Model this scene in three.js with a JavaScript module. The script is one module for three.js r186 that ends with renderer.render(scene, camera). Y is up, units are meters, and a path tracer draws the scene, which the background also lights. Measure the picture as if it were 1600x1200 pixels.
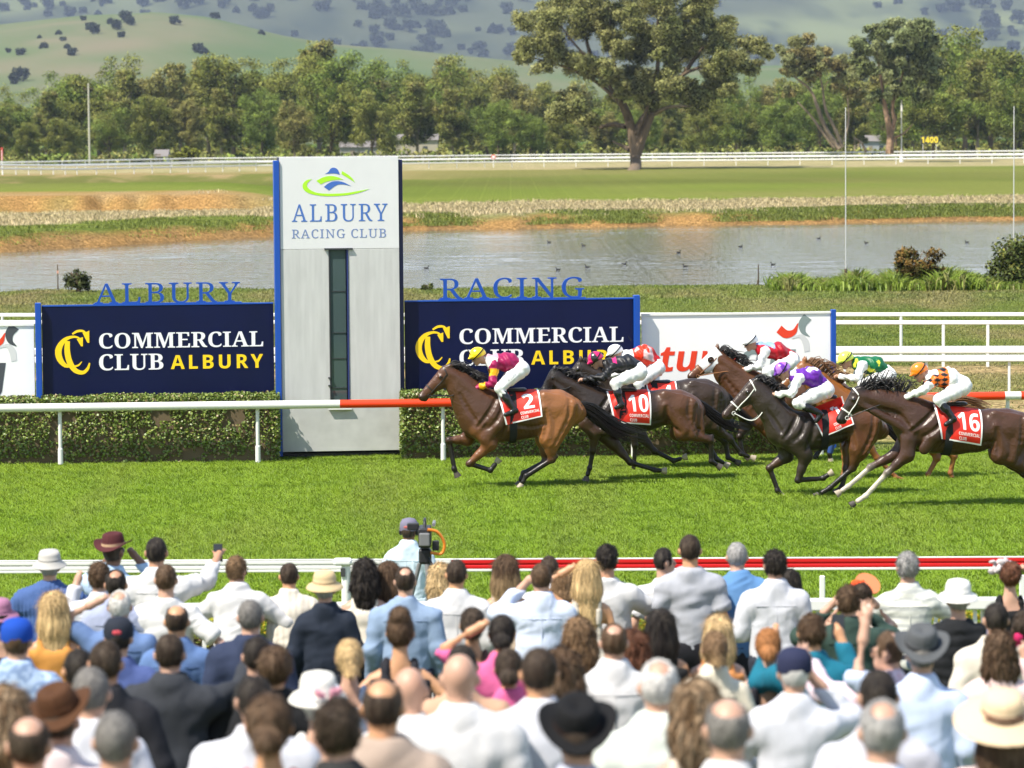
import * as THREE from 'three';
import { mergeGeometries, mergeVertices } from 'three/addons/utils/BufferGeometryUtils.js';
import { RoundedBoxGeometry } from 'three/addons/geometries/RoundedBoxGeometry.js';
import { FontLoader } from 'three/addons/loaders/FontLoader.js';
import { TextGeometry } from 'three/addons/geometries/TextGeometry.js';

// ---------------------------------------------------------------- camera, sky, sun, exposure
const EYE = 5.78, FPX = 5500, PITCH = Math.atan((600 - 205) / FPX);
const scene = new THREE.Scene();
const camera = new THREE.PerspectiveCamera(2 * Math.atan(600 / FPX) * 180 / Math.PI, 4 / 3, 0.5, 30000);
camera.position.set(0, EYE, 0);
camera.rotation.order = 'YXZ';
camera.rotation.set(-PITCH, 0, -0.45 * Math.PI / 180);
camera.updateMatrixWorld(true);
camera.focus = 57;
camera.userData.fStop = 3.6;
const renderer = new THREE.WebGLRenderer({ antialias: true });
renderer.toneMapping = THREE.LinearToneMapping;
renderer.toneMappingExposure = 1.8;
renderer.shadowMap.enabled = true;
const SUN = new THREE.Vector3(-0.45, 0.82, 0.35).normalize();
{
  const w = 128, h = 64, d = new Float32Array(w * h * 4);
  for (let j = 0; j < h; j++) for (let i = 0; i < w; i++) {
    const el = ((j + 0.5) / h - 0.5) * Math.PI, e = Math.max(0, Math.sin(el));
    const t = Math.pow(1 - e, 3.2), o = (j * w + i) * 4;
    d[o] = 0.17 + 0.86 * t; d[o + 1] = 0.27 + 0.80 * t; d[o + 2] = 0.45 + 0.62 * t; d[o + 3] = 1;
  }
  const sky = new THREE.DataTexture(d, w, h, THREE.RGBAFormat, THREE.FloatType);
  sky.mapping = THREE.EquirectangularReflectionMapping; sky.magFilter = sky.minFilter = THREE.LinearFilter; sky.needsUpdate = true;
  scene.background = sky; scene.environment = sky;
}
const sun = new THREE.DirectionalLight(new THREE.Color(1, 0.93, 0.82), 4.6);
sun.position.copy(SUN).multiplyScalar(300).add(new THREE.Vector3(0, 0, -60)); sun.target.position.set(0, 0, -60);
sun.castShadow = true; sun.shadow.mapSize.set(4096, 4096);
Object.assign(sun.shadow.camera, { left: -60, right: 60, top: 60, bottom: -60, near: 10, far: 700 });
scene.add(sun, sun.target);
scene.fog = new THREE.FogExp2(new THREE.Color(0.60, 0.72, 0.95), 0.00005);

// ---------------------------------------------------------------- helpers
let seed = 12345;
function rnd() { seed = (seed * 1664525 + 1013904223) >>> 0; return seed / 4294967296; }
const rr = (a, b) => a + (b - a) * rnd();
const V = (x, y, z) => new THREE.Vector3(x, y, z);
const clamp = (x, a = 0, b = 1) => Math.min(b, Math.max(a, x));
const sstep = (a, b, x) => { const t = clamp((x - a) / (b - a)); return t * t * (3 - 2 * t); };
const lerp = (a, b, t) => a + (b - a) * t;
function hash3(x, y, z) { let h = Math.imul(x, 374761393) ^ Math.imul(y, 668265263) ^ Math.imul(z, 2147483647 ^ 0x5bd1e995); h = Math.imul(h ^ (h >>> 13), 1274126177); return ((h ^ (h >>> 16)) >>> 0) / 4294967296; }
function noise(x, y, z = 0) {
  const xi = Math.floor(x), yi = Math.floor(y), zi = Math.floor(z); let fx = x - xi, fy = y - yi, fz = z - zi;
  fx = fx * fx * (3 - 2 * fx); fy = fy * fy * (3 - 2 * fy); fz = fz * fz * (3 - 2 * fz);
  const l = (a, b, t) => a + (b - a) * t, H = hash3;
  return l(l(l(H(xi, yi, zi), H(xi + 1, yi, zi), fx), l(H(xi, yi + 1, zi), H(xi + 1, yi + 1, zi), fx), fy),
    l(l(H(xi, yi, zi + 1), H(xi + 1, yi, zi + 1), fx), l(H(xi, yi + 1, zi + 1), H(xi + 1, yi + 1, zi + 1), fx), fy), fz);
}
const fbm = (x, y, z = 0, o = 4) => { let s = 0, a = 0.5, t = 0; for (let i = 0; i < o; i++) { s += a * noise(x, y, z); t += a; a *= 0.5; x *= 2.03; y *= 2.03; z *= 2.03; } return s / t; };
const S = (r, g, b) => new THREE.Color().setRGB(r / 255, g / 255, b / 255, THREE.SRGBColorSpace);   // colour as seen on a screen
const L = (r, g, b) => new THREE.Color().setRGB(r, g, b);                                            // linear base colour
const mat = (color, roughness = 0.8, o = {}) => new THREE.MeshStandardMaterial({ color, roughness, metalness: 0, ...o });
const phys = (color, roughness, o = {}) => new THREE.MeshPhysicalMaterial({ color, roughness, metalness: 0, ...o });
const taken = new Map();
function numbered(n) { const k = taken.get(n) || 0; taken.set(n, k + 1); return k ? n + '_' + String(k).padStart(3, '0') : n; }
function tag(o, label, category, group, kind) {
  if (label) o.userData.label = label; if (category) o.userData.category = category;
  if (group) o.userData.group = group; if (kind) o.userData.kind = kind; return o;
}
function shade(o) { o.castShadow = true; o.receiveShadow = true; return o; }
function part(name, geo, m, parent) { const o = shade(new THREE.Mesh(geo, m)); o.name = name; parent.add(o); return o; }
function solo(name, geo, m, label, category, group) { const o = part(numbered(name), geo, m, scene); return tag(o, label, category, group); }
function setting(name, geo, m) { const o = part(numbered(name), geo, m, scene); o.userData.kind = 'structure'; return o; }
function thing(name, label, category, pos, turn = 0, group) {
  const o = new THREE.Group(); o.name = numbered(name); scene.add(o); if (pos) o.position.copy(pos); o.rotation.y = turn;
  return tag(o, label, category, group);
}
const box = (w, h, d, x = 0, y = 0, z = 0, ry = 0) => { const g = new THREE.BoxGeometry(w, h, d); if (ry) g.rotateY(ry); return g.translate(x, y, z); };
const rbox = (w, h, d, r, x = 0, y = 0, z = 0) => new RoundedBoxGeometry(w, h, d, 2, r).translate(x, y, z);
function rod(a, b, r0, r1 = r0, n = 10) {
  const g = new THREE.CylinderGeometry(r1, r0, a.distanceTo(b), n, 1);
  g.applyQuaternion(new THREE.Quaternion().setFromUnitVectors(V(0, 1, 0), b.clone().sub(a).normalize()));
  const m = a.clone().add(b).multiplyScalar(0.5); return g.translate(m.x, m.y, m.z);
}
function tube(pts, r, seg = 12, n = 6, closed = false) { return new THREE.TubeGeometry(new THREE.CatmullRomCurve3(pts, closed), seg, r, n, closed); }
const merge = a => mergeGeometries(a.map(g => { g = g.index ? g.toNonIndexed() : g; for (const k of Object.keys(g.attributes)) if (!['position', 'normal'].includes(k)) g.deleteAttribute(k); return g; }));
// the world point seen at photograph pixel (px, py), used to lay things out from measured positions
const CQ = camera.quaternion.clone();
const ray = (px, py) => V((px - 800) / FPX, (600 - py) / FPX, -1).applyQuaternion(CQ).normalize();
const ground = (px, py, h = 0) => { const r = ray(px, py), t = (h - EYE) / r.y; return V(r.x * t, h, r.z * t); };
const atD = (px, py, d) => { const r = ray(px, py), t = -d / r.z; return V(r.x * t, EYE + r.y * t, -d); };
const TRACK = Math.atan(0.11);            // the home straight runs slightly away from the viewer to the right
class Frame {                              // a local frame: x along the straight, y up, z towards the stand
  constructor(o, a = TRACK) { this.o = o; this.a = a; this.u = V(Math.cos(a), 0, -Math.sin(a)); this.n = V(Math.sin(a), 0, Math.cos(a)); }
  J(px, py, lat = 0) {
    const r = ray(px, py), e = V(0, EYE, 0).sub(this.o);
    const t = (lat - e.dot(this.n)) / r.dot(this.n), p = e.addScaledVector(r, t);
    return V(p.dot(this.u), p.y, lat);
  }
}
function dataTex(w, h, f, srgb = true, rx = 1, ry = 1) {
  const d = new Uint8Array(w * h * 4);
  for (let j = 0; j < h; j++) for (let i = 0; i < w; i++) { const c = f(i / w, j / h), o = (j * w + i) * 4; d[o] = clamp(c[0]) * 255; d[o + 1] = clamp(c[1]) * 255; d[o + 2] = clamp(c[2]) * 255; d[o + 3] = 255; }
  const t = new THREE.DataTexture(d, w, h); t.magFilter = THREE.LinearFilter; t.minFilter = THREE.LinearMipmapLinearFilter; t.generateMipmaps = true;
  t.wrapS = t.wrapT = THREE.RepeatWrapping; t.repeat.set(rx, ry); if (srgb) t.colorSpace = THREE.SRGBColorSpace; t.needsUpdate = true; return t;
}
function tileNoise(u, v, n, s = 0, o = 4) { // periodic fbm
  let sum = 0, a = 0.5, tot = 0;
  for (let k = 0; k < o; k++) {
    const x = u * n, y = v * n, xi = Math.floor(x), yi = Math.floor(y); let fx = x - xi, fy = y - yi; fx = fx * fx * (3 - 2 * fx); fy = fy * fy * (3 - 2 * fy);
    const H = (i, j) => hash3(((i % n) + n) % n, ((j % n) + n) % n, s + k * 17);
    sum += a * lerp(lerp(H(xi, yi), H(xi + 1, yi), fx), lerp(H(xi, yi + 1), H(xi + 1, yi + 1), fx), fy); tot += a; a *= 0.55; n *= 2;
  }
  return sum / tot;
}
const FONT = {};
for (const k of ['sans_bold', 'sans_regular', 'serif_regular', 'serif_bold']) FONT[k] = await new FontLoader().loadAsync('fonts/droid/droid_' + k + '.typeface.json');
function textGeo(str, font, depth, track = 0) { // letters as shapes, optional letter spacing in em
  const gs = []; let x = 0; const f = FONT[font];
  for (const ch of str) {
    const adv = (f.data.glyphs[ch] || f.data.glyphs['o']).ha / f.data.resolution;
    if (ch !== ' ') { const g = new TextGeometry(ch, { font: f, size: 1, depth, curveSegments: 5, bevelEnabled: false }); g.translate(x, 0, 0); gs.push(g); }
    x += adv * 1.0 + track;
  }
  return gs;
}
function fitText(str, font, x0, x1, y0, y1, z, depth, track = 0, slant = 0) { // list of letter geometries filling a rectangle
  const gs = textGeo(str, font, 1, track), bb = new THREE.Box3();
  for (const g of gs) { g.computeBoundingBox(); bb.union(g.boundingBox); }
  const sx = (x1 - x0) / (bb.max.x - bb.min.x), sy = (y1 - y0) / (bb.max.y - bb.min.y);
  for (const g of gs) {
    g.translate(-bb.min.x, -bb.min.y, 0); g.scale(sx, sy, depth); 
    if (slant) { const p = g.attributes.position; for (let i = 0; i < p.count; i++) p.setX(i, p.getX(i) + p.getY(i) * slant); }
    g.translate(x0, y0, z);
  }
  return gs;
}
// ---------------------------------------------------------------- smooth bodies: blended tapered capsules meshed with surface nets
const cap = (a, b, ra, rb = ra, o = {}) => ({ a, b, ra, rb, s: o.s || null, k: o.k ?? 0.04, col: o.col || null, sub: o.sub || 0 });
const ball = (a, r, o = {}) => cap(a, a.clone().add(V(0, 1e-4, 0)), r, r, o);
function primDist(q, x, y, z) {
  let ax = q.a.x, ay = q.a.y, az = q.a.z, bx = q.b.x - ax, by = q.b.y - ay, bz = q.b.z - az, px = x - ax, py = y - ay, pz = z - az, m = 1;
  if (q.s) { const s = q.s; px /= s[0]; py /= s[1]; pz /= s[2]; bx /= s[0]; by /= s[1]; bz /= s[2]; m = Math.min(s[0], s[1], s[2]); }
  const h = Math.min(1, Math.max(0, (px * bx + py * by + pz * bz) / (bx * bx + by * by + bz * bz + 1e-12)));
  px -= bx * h; py -= by * h; pz -= bz * h;
  return (Math.sqrt(px * px + py * py + pz * pz) - (q.ra + (q.rb - q.ra) * h)) * m;
}
function smin(a, b, k) { const h = Math.max(k - Math.abs(a - b), 0); return Math.min(a, b) - h * h / (4 * k); }
function sdf(prims, x, y, z) { let d = 1e3; for (const q of prims) { const e = primDist(q, x, y, z); d = q.sub ? -smin(-d, e, q.k) : smin(d, e, q.k); } return d; }
function meshSDF(prims, cell, o = {}) {
  const mn = V(1e9, 1e9, 1e9), mx = V(-1e9, -1e9, -1e9), bbs = [];
  for (const q of prims) {
    const m = Math.max(q.ra, q.rb), s = q.s || [1, 1, 1], e = q.k + 3 * cell + (o.grow || 0);
    const b = new THREE.Box3().setFromPoints([q.a, q.b]); b.min.x -= m * s[0] + e; b.min.y -= m * s[1] + e; b.min.z -= m * s[2] + e; b.max.x += m * s[0] + e; b.max.y += m * s[1] + e; b.max.z += m * s[2] + e;
    bbs.push(b); if (!q.sub) { mn.min(b.min); mx.max(b.max); }
  }
  if (o.lim) { mn.max(o.lim.min); mx.min(o.lim.max); }
  const nx = Math.ceil((mx.x - mn.x) / cell) + 1, ny = Math.ceil((mx.y - mn.y) / cell) + 1, nz = Math.ceil((mx.z - mn.z) / cell) + 1;
  const F = new Float32Array(nx * ny * nz).fill(10);
  prims.forEach((q, qi) => {
    const b = bbs[qi];
    const i0 = Math.max(0, Math.floor((b.min.x - mn.x) / cell)), i1 = Math.min(nx - 1, Math.ceil((b.max.x - mn.x) / cell));
    const j0 = Math.max(0, Math.floor((b.min.y - mn.y) / cell)), j1 = Math.min(ny - 1, Math.ceil((b.max.y - mn.y) / cell));
    const k0 = Math.max(0, Math.floor((b.min.z - mn.z) / cell)), k1 = Math.min(nz - 1, Math.ceil((b.max.z - mn.z) / cell));
    for (let k = k0; k <= k1; k++) for (let j = j0; j <= j1; j++) { let n = (k * ny + j) * nx + i0;
      for (let i = i0; i <= i1; i++, n++) { const e = primDist(q, mn.x + i * cell, mn.y + j * cell, mn.z + k * cell); F[n] = q.sub ? -smin(-F[n], e, q.k) : smin(F[n], e, q.k); } }
  });
  const g = o.grow || 0;
  if (g || o.clip || o.noise) for (let k = 0, n = 0; k < nz; k++) for (let j = 0; j < ny; j++) for (let i = 0; i < nx; i++, n++) {
    let v = F[n]; if (v > g + 6 * cell) continue; const x = mn.x + i * cell, y = mn.y + j * cell, z = mn.z + k * cell;
    v -= g; if (o.noise && Math.abs(v) < 4 * cell) v += o.noise(x, y, z); if (o.clip) v = Math.max(v, o.clip(x, y, z)); F[n] = v;
  }
  const id = new Int32Array(nx * ny * nz).fill(-1), pos = [], idx = [];
  const off = [0, 1, nx, nx + 1, nx * ny, nx * ny + 1, nx * ny + nx, nx * ny + nx + 1];
  const E = [[0, 1], [2, 3], [4, 5], [6, 7], [0, 2], [1, 3], [4, 6], [5, 7], [0, 4], [1, 5], [2, 6], [3, 7]];
  for (let k = 0; k < nz - 1; k++) for (let j = 0; j < ny - 1; j++) for (let i = 0; i < nx - 1; i++) {
    const n = (k * ny + j) * nx + i; let m = 0; for (let c = 0; c < 8; c++) if (F[n + off[c]] < 0) m |= 1 << c;
    if (m === 0 || m === 255) continue;
    let sx = 0, sy = 0, sz = 0, t = 0;
    for (const [a, b] of E) { const fa = F[n + off[a]], fb = F[n + off[b]]; if ((fa < 0) === (fb < 0)) continue; const f = fa / (fa - fb);
      sx += (a & 1) + f * ((b & 1) - (a & 1)); sy += ((a >> 1) & 1) + f * (((b >> 1) & 1) - ((a >> 1) & 1)); sz += (a >> 2) + f * ((b >> 2) - (a >> 2)); t++; }
    id[n] = pos.length / 3; pos.push(mn.x + (i + sx / t) * cell, mn.y + (j + sy / t) * cell, mn.z + (k + sz / t) * cell);
  }
  const quad = (a, b, c, d, flip) => { if (a < 0 || b < 0 || c < 0 || d < 0) return; if (flip) idx.push(a, c, b, a, d, c); else idx.push(a, b, c, a, c, d); };
  for (let k = 1; k < nz - 1; k++) for (let j = 1; j < ny - 1; j++) for (let i = 1; i < nx - 1; i++) {
    const n = (k * ny + j) * nx + i, f = F[n] < 0;
    if (f !== (F[n + 1] < 0)) quad(id[n - nx - nx * ny], id[n - nx * ny], id[n], id[n - nx], !f);
    if (f !== (F[n + nx] < 0)) quad(id[n - 1 - nx * ny], id[n - 1], id[n], id[n - nx * ny], !f);
    if (f !== (F[n + nx * ny] < 0)) quad(id[n - 1 - nx], id[n - nx], id[n], id[n - 1], !f);
  }
  const geo = new THREE.BufferGeometry(); geo.setAttribute('position', new THREE.Float32BufferAttribute(pos, 3)); geo.setIndex(idx); geo.computeVertexNormals();
  if (o.disp) { const P = geo.attributes.position, N = geo.attributes.normal; for (let i = 0; i < P.count; i++) { const h = o.disp(P.getX(i), P.getY(i), P.getZ(i)); P.setXYZ(i, P.getX(i) + N.getX(i) * h, P.getY(i) + N.getY(i) * h, P.getZ(i) + N.getZ(i) * h); } geo.computeVertexNormals(); }
  if (o.color) { // o.color(x,y,z,nx,ny,nz) -> Color, or 'prims' to blend the bones' own colours
    const P = geo.attributes.position, N = geo.attributes.normal, C = new Float32Array(P.count * 3), tmp = new THREE.Color();
    for (let i = 0; i < P.count; i++) {
      const x = P.getX(i), y = P.getY(i), z = P.getZ(i); let c;
      if (o.color === 'prims' || o.blend) { let w = 0; tmp.setRGB(0, 0, 0); for (const q of prims) { if (!q.col || q.sub) continue; const d = primDist(q, x, y, z); if (d > 0.12) continue; const e = Math.exp(-Math.max(d, -0.01) / (o.soft || 0.012)); w += e; tmp.r += q.col.r * e; tmp.g += q.col.g * e; tmp.b += q.col.b * e; } if (w) tmp.multiplyScalar(1 / w); c = tmp; if (o.blend) c = o.blend(c, x, y, z); }
      else c = o.color(x, y, z, N.getX(i), N.getY(i), N.getZ(i));
      C[i * 3] = c.r; C[i * 3 + 1] = c.g; C[i * 3 + 2] = c.b;
    }
    geo.setAttribute('color', new THREE.BufferAttribute(C, 3));
  }
  return geo;
}
// ---------------------------------------------------------------- land
const LIN = (xs, ys, x) => { if (x <= xs[0]) return ys[0]; for (let i = 1; i < xs.length; i++) if (x <= xs[i]) return lerp(ys[i - 1], ys[i], (x - xs[i - 1]) / (xs[i] - xs[i - 1])); return ys[ys.length - 1]; };
const shoreNear = u => 130 + 2.2 * (noise(u * 60, 3) - 0.5) - 1.5 * sstep(-0.1, -0.15, u);
const shoreFar = u => LIN([-0.3, -0.145, -0.1, -0.067, -0.027, 0.145, 0.3], [170, 203, 217, 229, 240, 256, 262], u) + 2.5 * (noise(u * 70, 9) - 0.5);
const WATER = -1.0;
function landH(x, d) {
  const u = x / Math.max(d, 30);
  if (d < 36) return lerp(0.45 + (30.5 - d) * 0.087, 0, sstep(30.5, 35.5, d));
  const n = shoreNear(u), f = shoreFar(u);
  let h = -1.7 * sstep(n, n + 6, d) * (1 - sstep(f - 3, f + 7, d));
  const left = sstep(-0.045, -0.085, u);
  h += 1.15 * left * sstep(0, 4.5, d - (264 + 9 * (noise(u * 45, 5) - 0.5) + 5 * (noise(u * 190, 8) - 0.5))) * (1 - sstep(330, 390, d));
  h += 0.8 * sstep(-0.02, -0.07, u) * sstep(0, 30, d - 400) * (1 - sstep(0, 60, d - 440));
  h += (fbm(x * 0.06, d * 0.05, 4) - 0.5) * 0.25 * sstep(95, 120, d);
  return h;
}
const cTurf = L(0.15, 0.225, 0.036), cMown = L(0.245, 0.275, 0.075), cStraw = L(0.44, 0.34, 0.17), cField = L(0.27, 0.325, 0.07), cClay = L(0.54, 0.31, 0.12), cSand = L(0.55, 0.40, 0.215), cMud = L(0.24, 0.165, 0.095), cDry = L(0.64, 0.53, 0.32), cWeed = L(0.17, 0.225, 0.05);
function landC(x, d, c) {
  const u = x / Math.max(d, 30), n1 = fbm(x * 0.35, d * 0.12, 1), n2 = fbm(x * 1.3, d * 0.5, 2, 3), n3 = fbm(x * 0.05, d * 0.03, 7);
  if (d < 64) { c.copy(cTurf).lerp(cMown, 0.25 * n2); if (d < 29) c.lerp(cMud, 0.3 * n1); return c; }
  if (d < 132) {
    c.copy(cMown).lerp(cTurf, clamp(n2 * 1.1 - 0.25)).lerp(cStraw, clamp((n1 - 0.45) * 2.2) * 0.65);
    const s = Math.max(sstep(64, 66.5, d) * (1 - sstep(74.5, 76, d + n2 * 1.5)), sstep(82.5, 83.6, d + n2) * (1 - sstep(85.6, 87.6, d + n2 * 1.5)));
    c.lerp(cSand, s * clamp(0.78 + n2 * 0.3));
    c.lerp(cStraw, 0.55 * sstep(76, 77, d) * (1 - sstep(79, 80.5, d)) * n1 * 1.6);
    c.lerp(cWeed, 0.6 * sstep(126, 129, d)); return c;
  }
  const f = shoreFar(u), e = d - f, left = sstep(-0.05, -0.09, u);
  c.copy(cMud);
  c.lerp(cClay, sstep(-1, 2.5, e) * clamp(n2 * 1.5 + 0.1));
  c.lerp(cWeed, sstep(3.5, 6.5, e + 5 * (n1 - 0.5)) );
  c.lerp(cField, sstep(7, 12, e) * 0.7);
  const ee = e - 15 * left, dry = sstep(4, 9, ee + 7 * (n1 - 0.5)) * (1 - sstep(28, 48, ee + 16 * (n1 - 0.5) + 10 * (n3 - 0.5)));
  c.lerp(cDry, dry * clamp(0.25 + n2 * 0.45 + 0.35 * n3));
  c.lerp(cField, sstep(32, 52, ee + 14 * (n1 - 0.5)) * 0.9);
  const bank = left * sstep(258, 264, d + 9 * (noise(u * 45, 5) - 0.5)) * (1 - sstep(283, 290, d + 10 * (n1 - .5)));
  c.lerp(cClay, bank * clamp(0.45 + n1)); c.lerp(cSand, left * sstep(270, 273, d) * (1 - sstep(284, 292, d)) * 0.7 * clamp(n1 * 1.6));
  c.lerp(cTurf, 0.65 * sstep(300, 330, d) * clamp(n3 * 1.7 - 0.35)); c.lerp(cStraw, sstep(290, 320, d) * clamp((fbm(x * 0.02, d * 0.008, 33) - 0.40) * 3) * 0.45); c.lerp(L(0.17, 0.17, 0.06), sstep(330, 380, d) * (1 - sstep(420, 500, d)) * clamp((fbm(x * 0.012, d * 0.02, 37) - 0.35) * 2.4) * 0.6);
  c.lerp(cSand, sstep(0.0, -0.06, u) * sstep(410, 450, d + 60 * (n1 - .5)) * (1 - sstep(520, 545, d)) * clamp(n1 * 2.2 - 0.35));
  c.lerp(cDry, 0.85 * sstep(522, 540, d) * (1 - sstep(640, 660, d)) * clamp(0.4 + n1));
  c.lerp(cTurf, sstep(650, 690, d)); return c;
}
{
  const ds = []; let d = -14; while (d < 1500) { ds.push(d); d += d < 30 ? 1.5 : d < 140 ? 0.5 + (d - 30) * 0.002 : clamp(d * d / 45000, 0.45, 40); }
  ds.push(2200, 4000, 9000, 20000);
  const us = []; for (let i = 0; i <= 290; i++) us.push(-0.19 + 0.38 * i / 290);
  const all = [-2.4, -1.2, -0.6, -0.35, -0.25, ...us, 0.25, 0.35, 0.6, 1.2, 2.4];
  const P = [], C = [], UV = [], I = [], c = new THREE.Color(), W = all.length;
  for (const dd of ds) for (const u of all) { const q = Math.max(dd, 30), x = u * q; P.push(x, landH(x, dd), -dd); landC(x, dd, c); C.push(c.r, c.g, c.b); UV.push(x / 2.6, dd / 2.6); }
  for (let j = 0; j < ds.length - 1; j++) for (let i = 0; i < W - 1; i++) { const a = j * W + i; I.push(a, a + 1, a + W, a + 1, a + W + 1, a + W); }
  const g = new THREE.BufferGeometry(); g.setAttribute('position', new THREE.Float32BufferAttribute(P, 3)); g.setAttribute('color', new THREE.Float32BufferAttribute(C, 3)); g.setAttribute('uv', new THREE.Float32BufferAttribute(UV, 2)); g.setIndex(I); g.computeVertexNormals();
  const speck = dataTex(512, 512, (u, v) => { const a = tileNoise(u, v, 24, 3, 4), b = tileNoise(u, v, 6, 9, 3); const t = 0.62 + 0.5 * (a - 0.5) * 1.5 + 0.25 * (b - 0.5) + 0.13; return [t, t, t * 0.97]; });
  const bump = dataTex(512, 512, (u, v) => { const a = tileNoise(u, v, 32, 5, 4); return [a, a, a]; }, false);
  setting('ground', g, phys(L(1, 1, 1), 1, { specularIntensity: 0, vertexColors: true, map: speck, bumpMap: bump, bumpScale: 0.03 }));
}
{ // the pond, its surface ruffled by small waves
  const P = [], I = [], UV = [], nu = 110, nd = 340;
  for (let i = 0; i <= nu; i++) { const u = -0.24 + 0.48 * i / nu; for (let j = 0; j <= nd; j++) { const d = lerp(shoreNear(u) - 1, shoreFar(u) + 8, j / nd), x = u * d, gust = 0.08 + 0.92 * sstep(0.38, 0.66, fbm(x * 0.035, d * 0.05, 51, 3)); P.push(x, WATER + gust * (0.06 * (fbm(x * 0.55, d * 1.15, 52, 3) - 0.5)), -d); UV.push(x / 3.5, d / 6); } }
  for (let i = 0; i < nu; i++) for (let j = 0; j < nd; j++) { const q = i * (nd + 1) + j; I.push(q, q + nd + 1, q + 1, q + 1, q + nd + 1, q + nd + 2); }
  const g = new THREE.BufferGeometry(); g.setAttribute('position', new THREE.Float32BufferAttribute(P, 3)); g.setAttribute('uv', new THREE.Float32BufferAttribute(UV, 2)); g.setIndex(I); g.computeVertexNormals();
  const wave = dataTex(512, 512, (u, v) => { const q = tileNoise(u, v, 14, 2, 3) * 0.75 + 0.25 * tileNoise(u, v, 5, 8, 2); return [q, q, q]; }, false);
  setting('water', g, phys(L(0.11, 0.108, 0.085), 0.06, { ior: 1.33, bumpMap: wave, bumpScale: 0.035 }));
}
// ---------------------------------------------------------------- hills
function hill(name, d0, d1, nd, xw, nx, H, col) {
  const P = [], C = [], I = [], c = new THREE.Color();
  for (let j = 0; j <= nd; j++) for (let i = 0; i <= nx; i++) { const d = lerp(d0, d1, j / nd), x = (i / nx * 2 - 1) * xw * d; P.push(x, H(x, d), -d); col(x, d, c); C.push(c.r, c.g, c.b); }
  for (let j = 0; j < nd; j++) for (let i = 0; i < nx; i++) { const a = j * (nx + 1) + i; I.push(a, a + 1, a + nx + 1, a + 1, a + nx + 2, a + nx + 1); }
  const g = new THREE.BufferGeometry(); g.setAttribute('position', new THREE.Float32BufferAttribute(P, 3)); g.setAttribute('color', new THREE.Float32BufferAttribute(C, 3)); g.setIndex(I); g.computeVertexNormals();
  setting(name, g, phys(L(1, 1, 1), 1, { vertexColors: true, specularIntensity: 0 }));
}
const crestN = u => LIN([-0.4, -0.19, -0.145, -0.12, -0.1, -0.085, -0.065, -0.05, -0.03, 0, 0.04, 0.1, 0.16, 0.4], [110, 140, 172, 186, 188, 180, 152, 138, 130, 112, 100, 104, 108, 95], u) / 5500;
const hillN = (x, d) => { const u = x / d, c = crestN(u * 1.0) * 3600 + EYE; const t = sstep(1500, 3600, d), g = (fbm(x * 0.0045, d * 0.002, 3) - 0.5) * 40 * t * (1 - t * 0.6); return -2 + c * (t * 0.35 + 0.65 * t * t) * (1 - 0.55 * sstep(3600, 4600, d)) + g * (1 - sstep(3300, 3600, d) * 0.8); };
const hillF = (x, d) => { const t = sstep(4700, 9200, d); return -4 + 560 * t + (fbm(x * 0.0016, d * 0.0009, 6, 5) - 0.5) * 260 * t * (1 - 0.4 * t) + Math.abs(fbm(x * 0.0011, 2, 8) - 0.5) * 150 * t; };
hill('hill', 1500, 4600, 110, 0.3, 160, hillN, (x, d, c) => { const a = fbm(x * 0.006, d * 0.004, 1), b = fbm(x * 0.02, d * 0.008, 5); c.setRGB(0.10, 0.135, 0.055).lerp(L(0.17, 0.15, 0.09), clamp((a - 0.42) * 2.6)).lerp(L(0.085, 0.125, 0.05), clamp((b - 0.5) * 2.5)); return c; });
hill('far_range', 4700, 11000, 130, 0.3, 240, hillF, (x, d, c) => { const a = fbm(x * 0.0028, d * 0.0016, 11, 5), b = fbm(x * 0.012, d * 0.006, 15); c.setRGB(0.07, 0.08, 0.045).lerp(L(0.15, 0.17, 0.075), clamp((a - 0.46) * 5)).lerp(L(0.035, 0.045, 0.028), clamp((b - 0.46) * 4)); return c; });
// ---------------------------------------------------------------- paint and metal
const mWhite = phys(L(0.78, 0.77, 0.73), 0.38), mRed = phys(S(232, 62, 20), 0.34), mSteelW = mat(L(0.72, 0.72, 0.69), 0.5);
const mBlue = phys(S(10, 72, 165), 0.42), mNavyTrimAndShade = phys(S(14, 22, 70), 0.45), mNavy = phys(S(18, 24, 74), 0.36), mYellow = phys(S(250, 208, 20), 0.4), mPrintW = phys(L(0.82, 0.82, 0.85), 0.4);
const mottled = (c, amt, n, s, rough, bump = 0.0006) => { // painted sheet with faint streaks and specks of dirt
  const t = dataTex(256, 256, (u, v) => { const a = tileNoise(u, v, n, s, 4), b = tileNoise(u, v * 0.25, n * 3, s + 5, 2); const k = 1 - amt * (0.6 * a + 0.4 * b); return [c[0] * k, c[1] * k, c[2] * k]; });
  return phys(L(1, 1, 1), rough, { map: t, specularIntensity: 0.45 });
};
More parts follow.
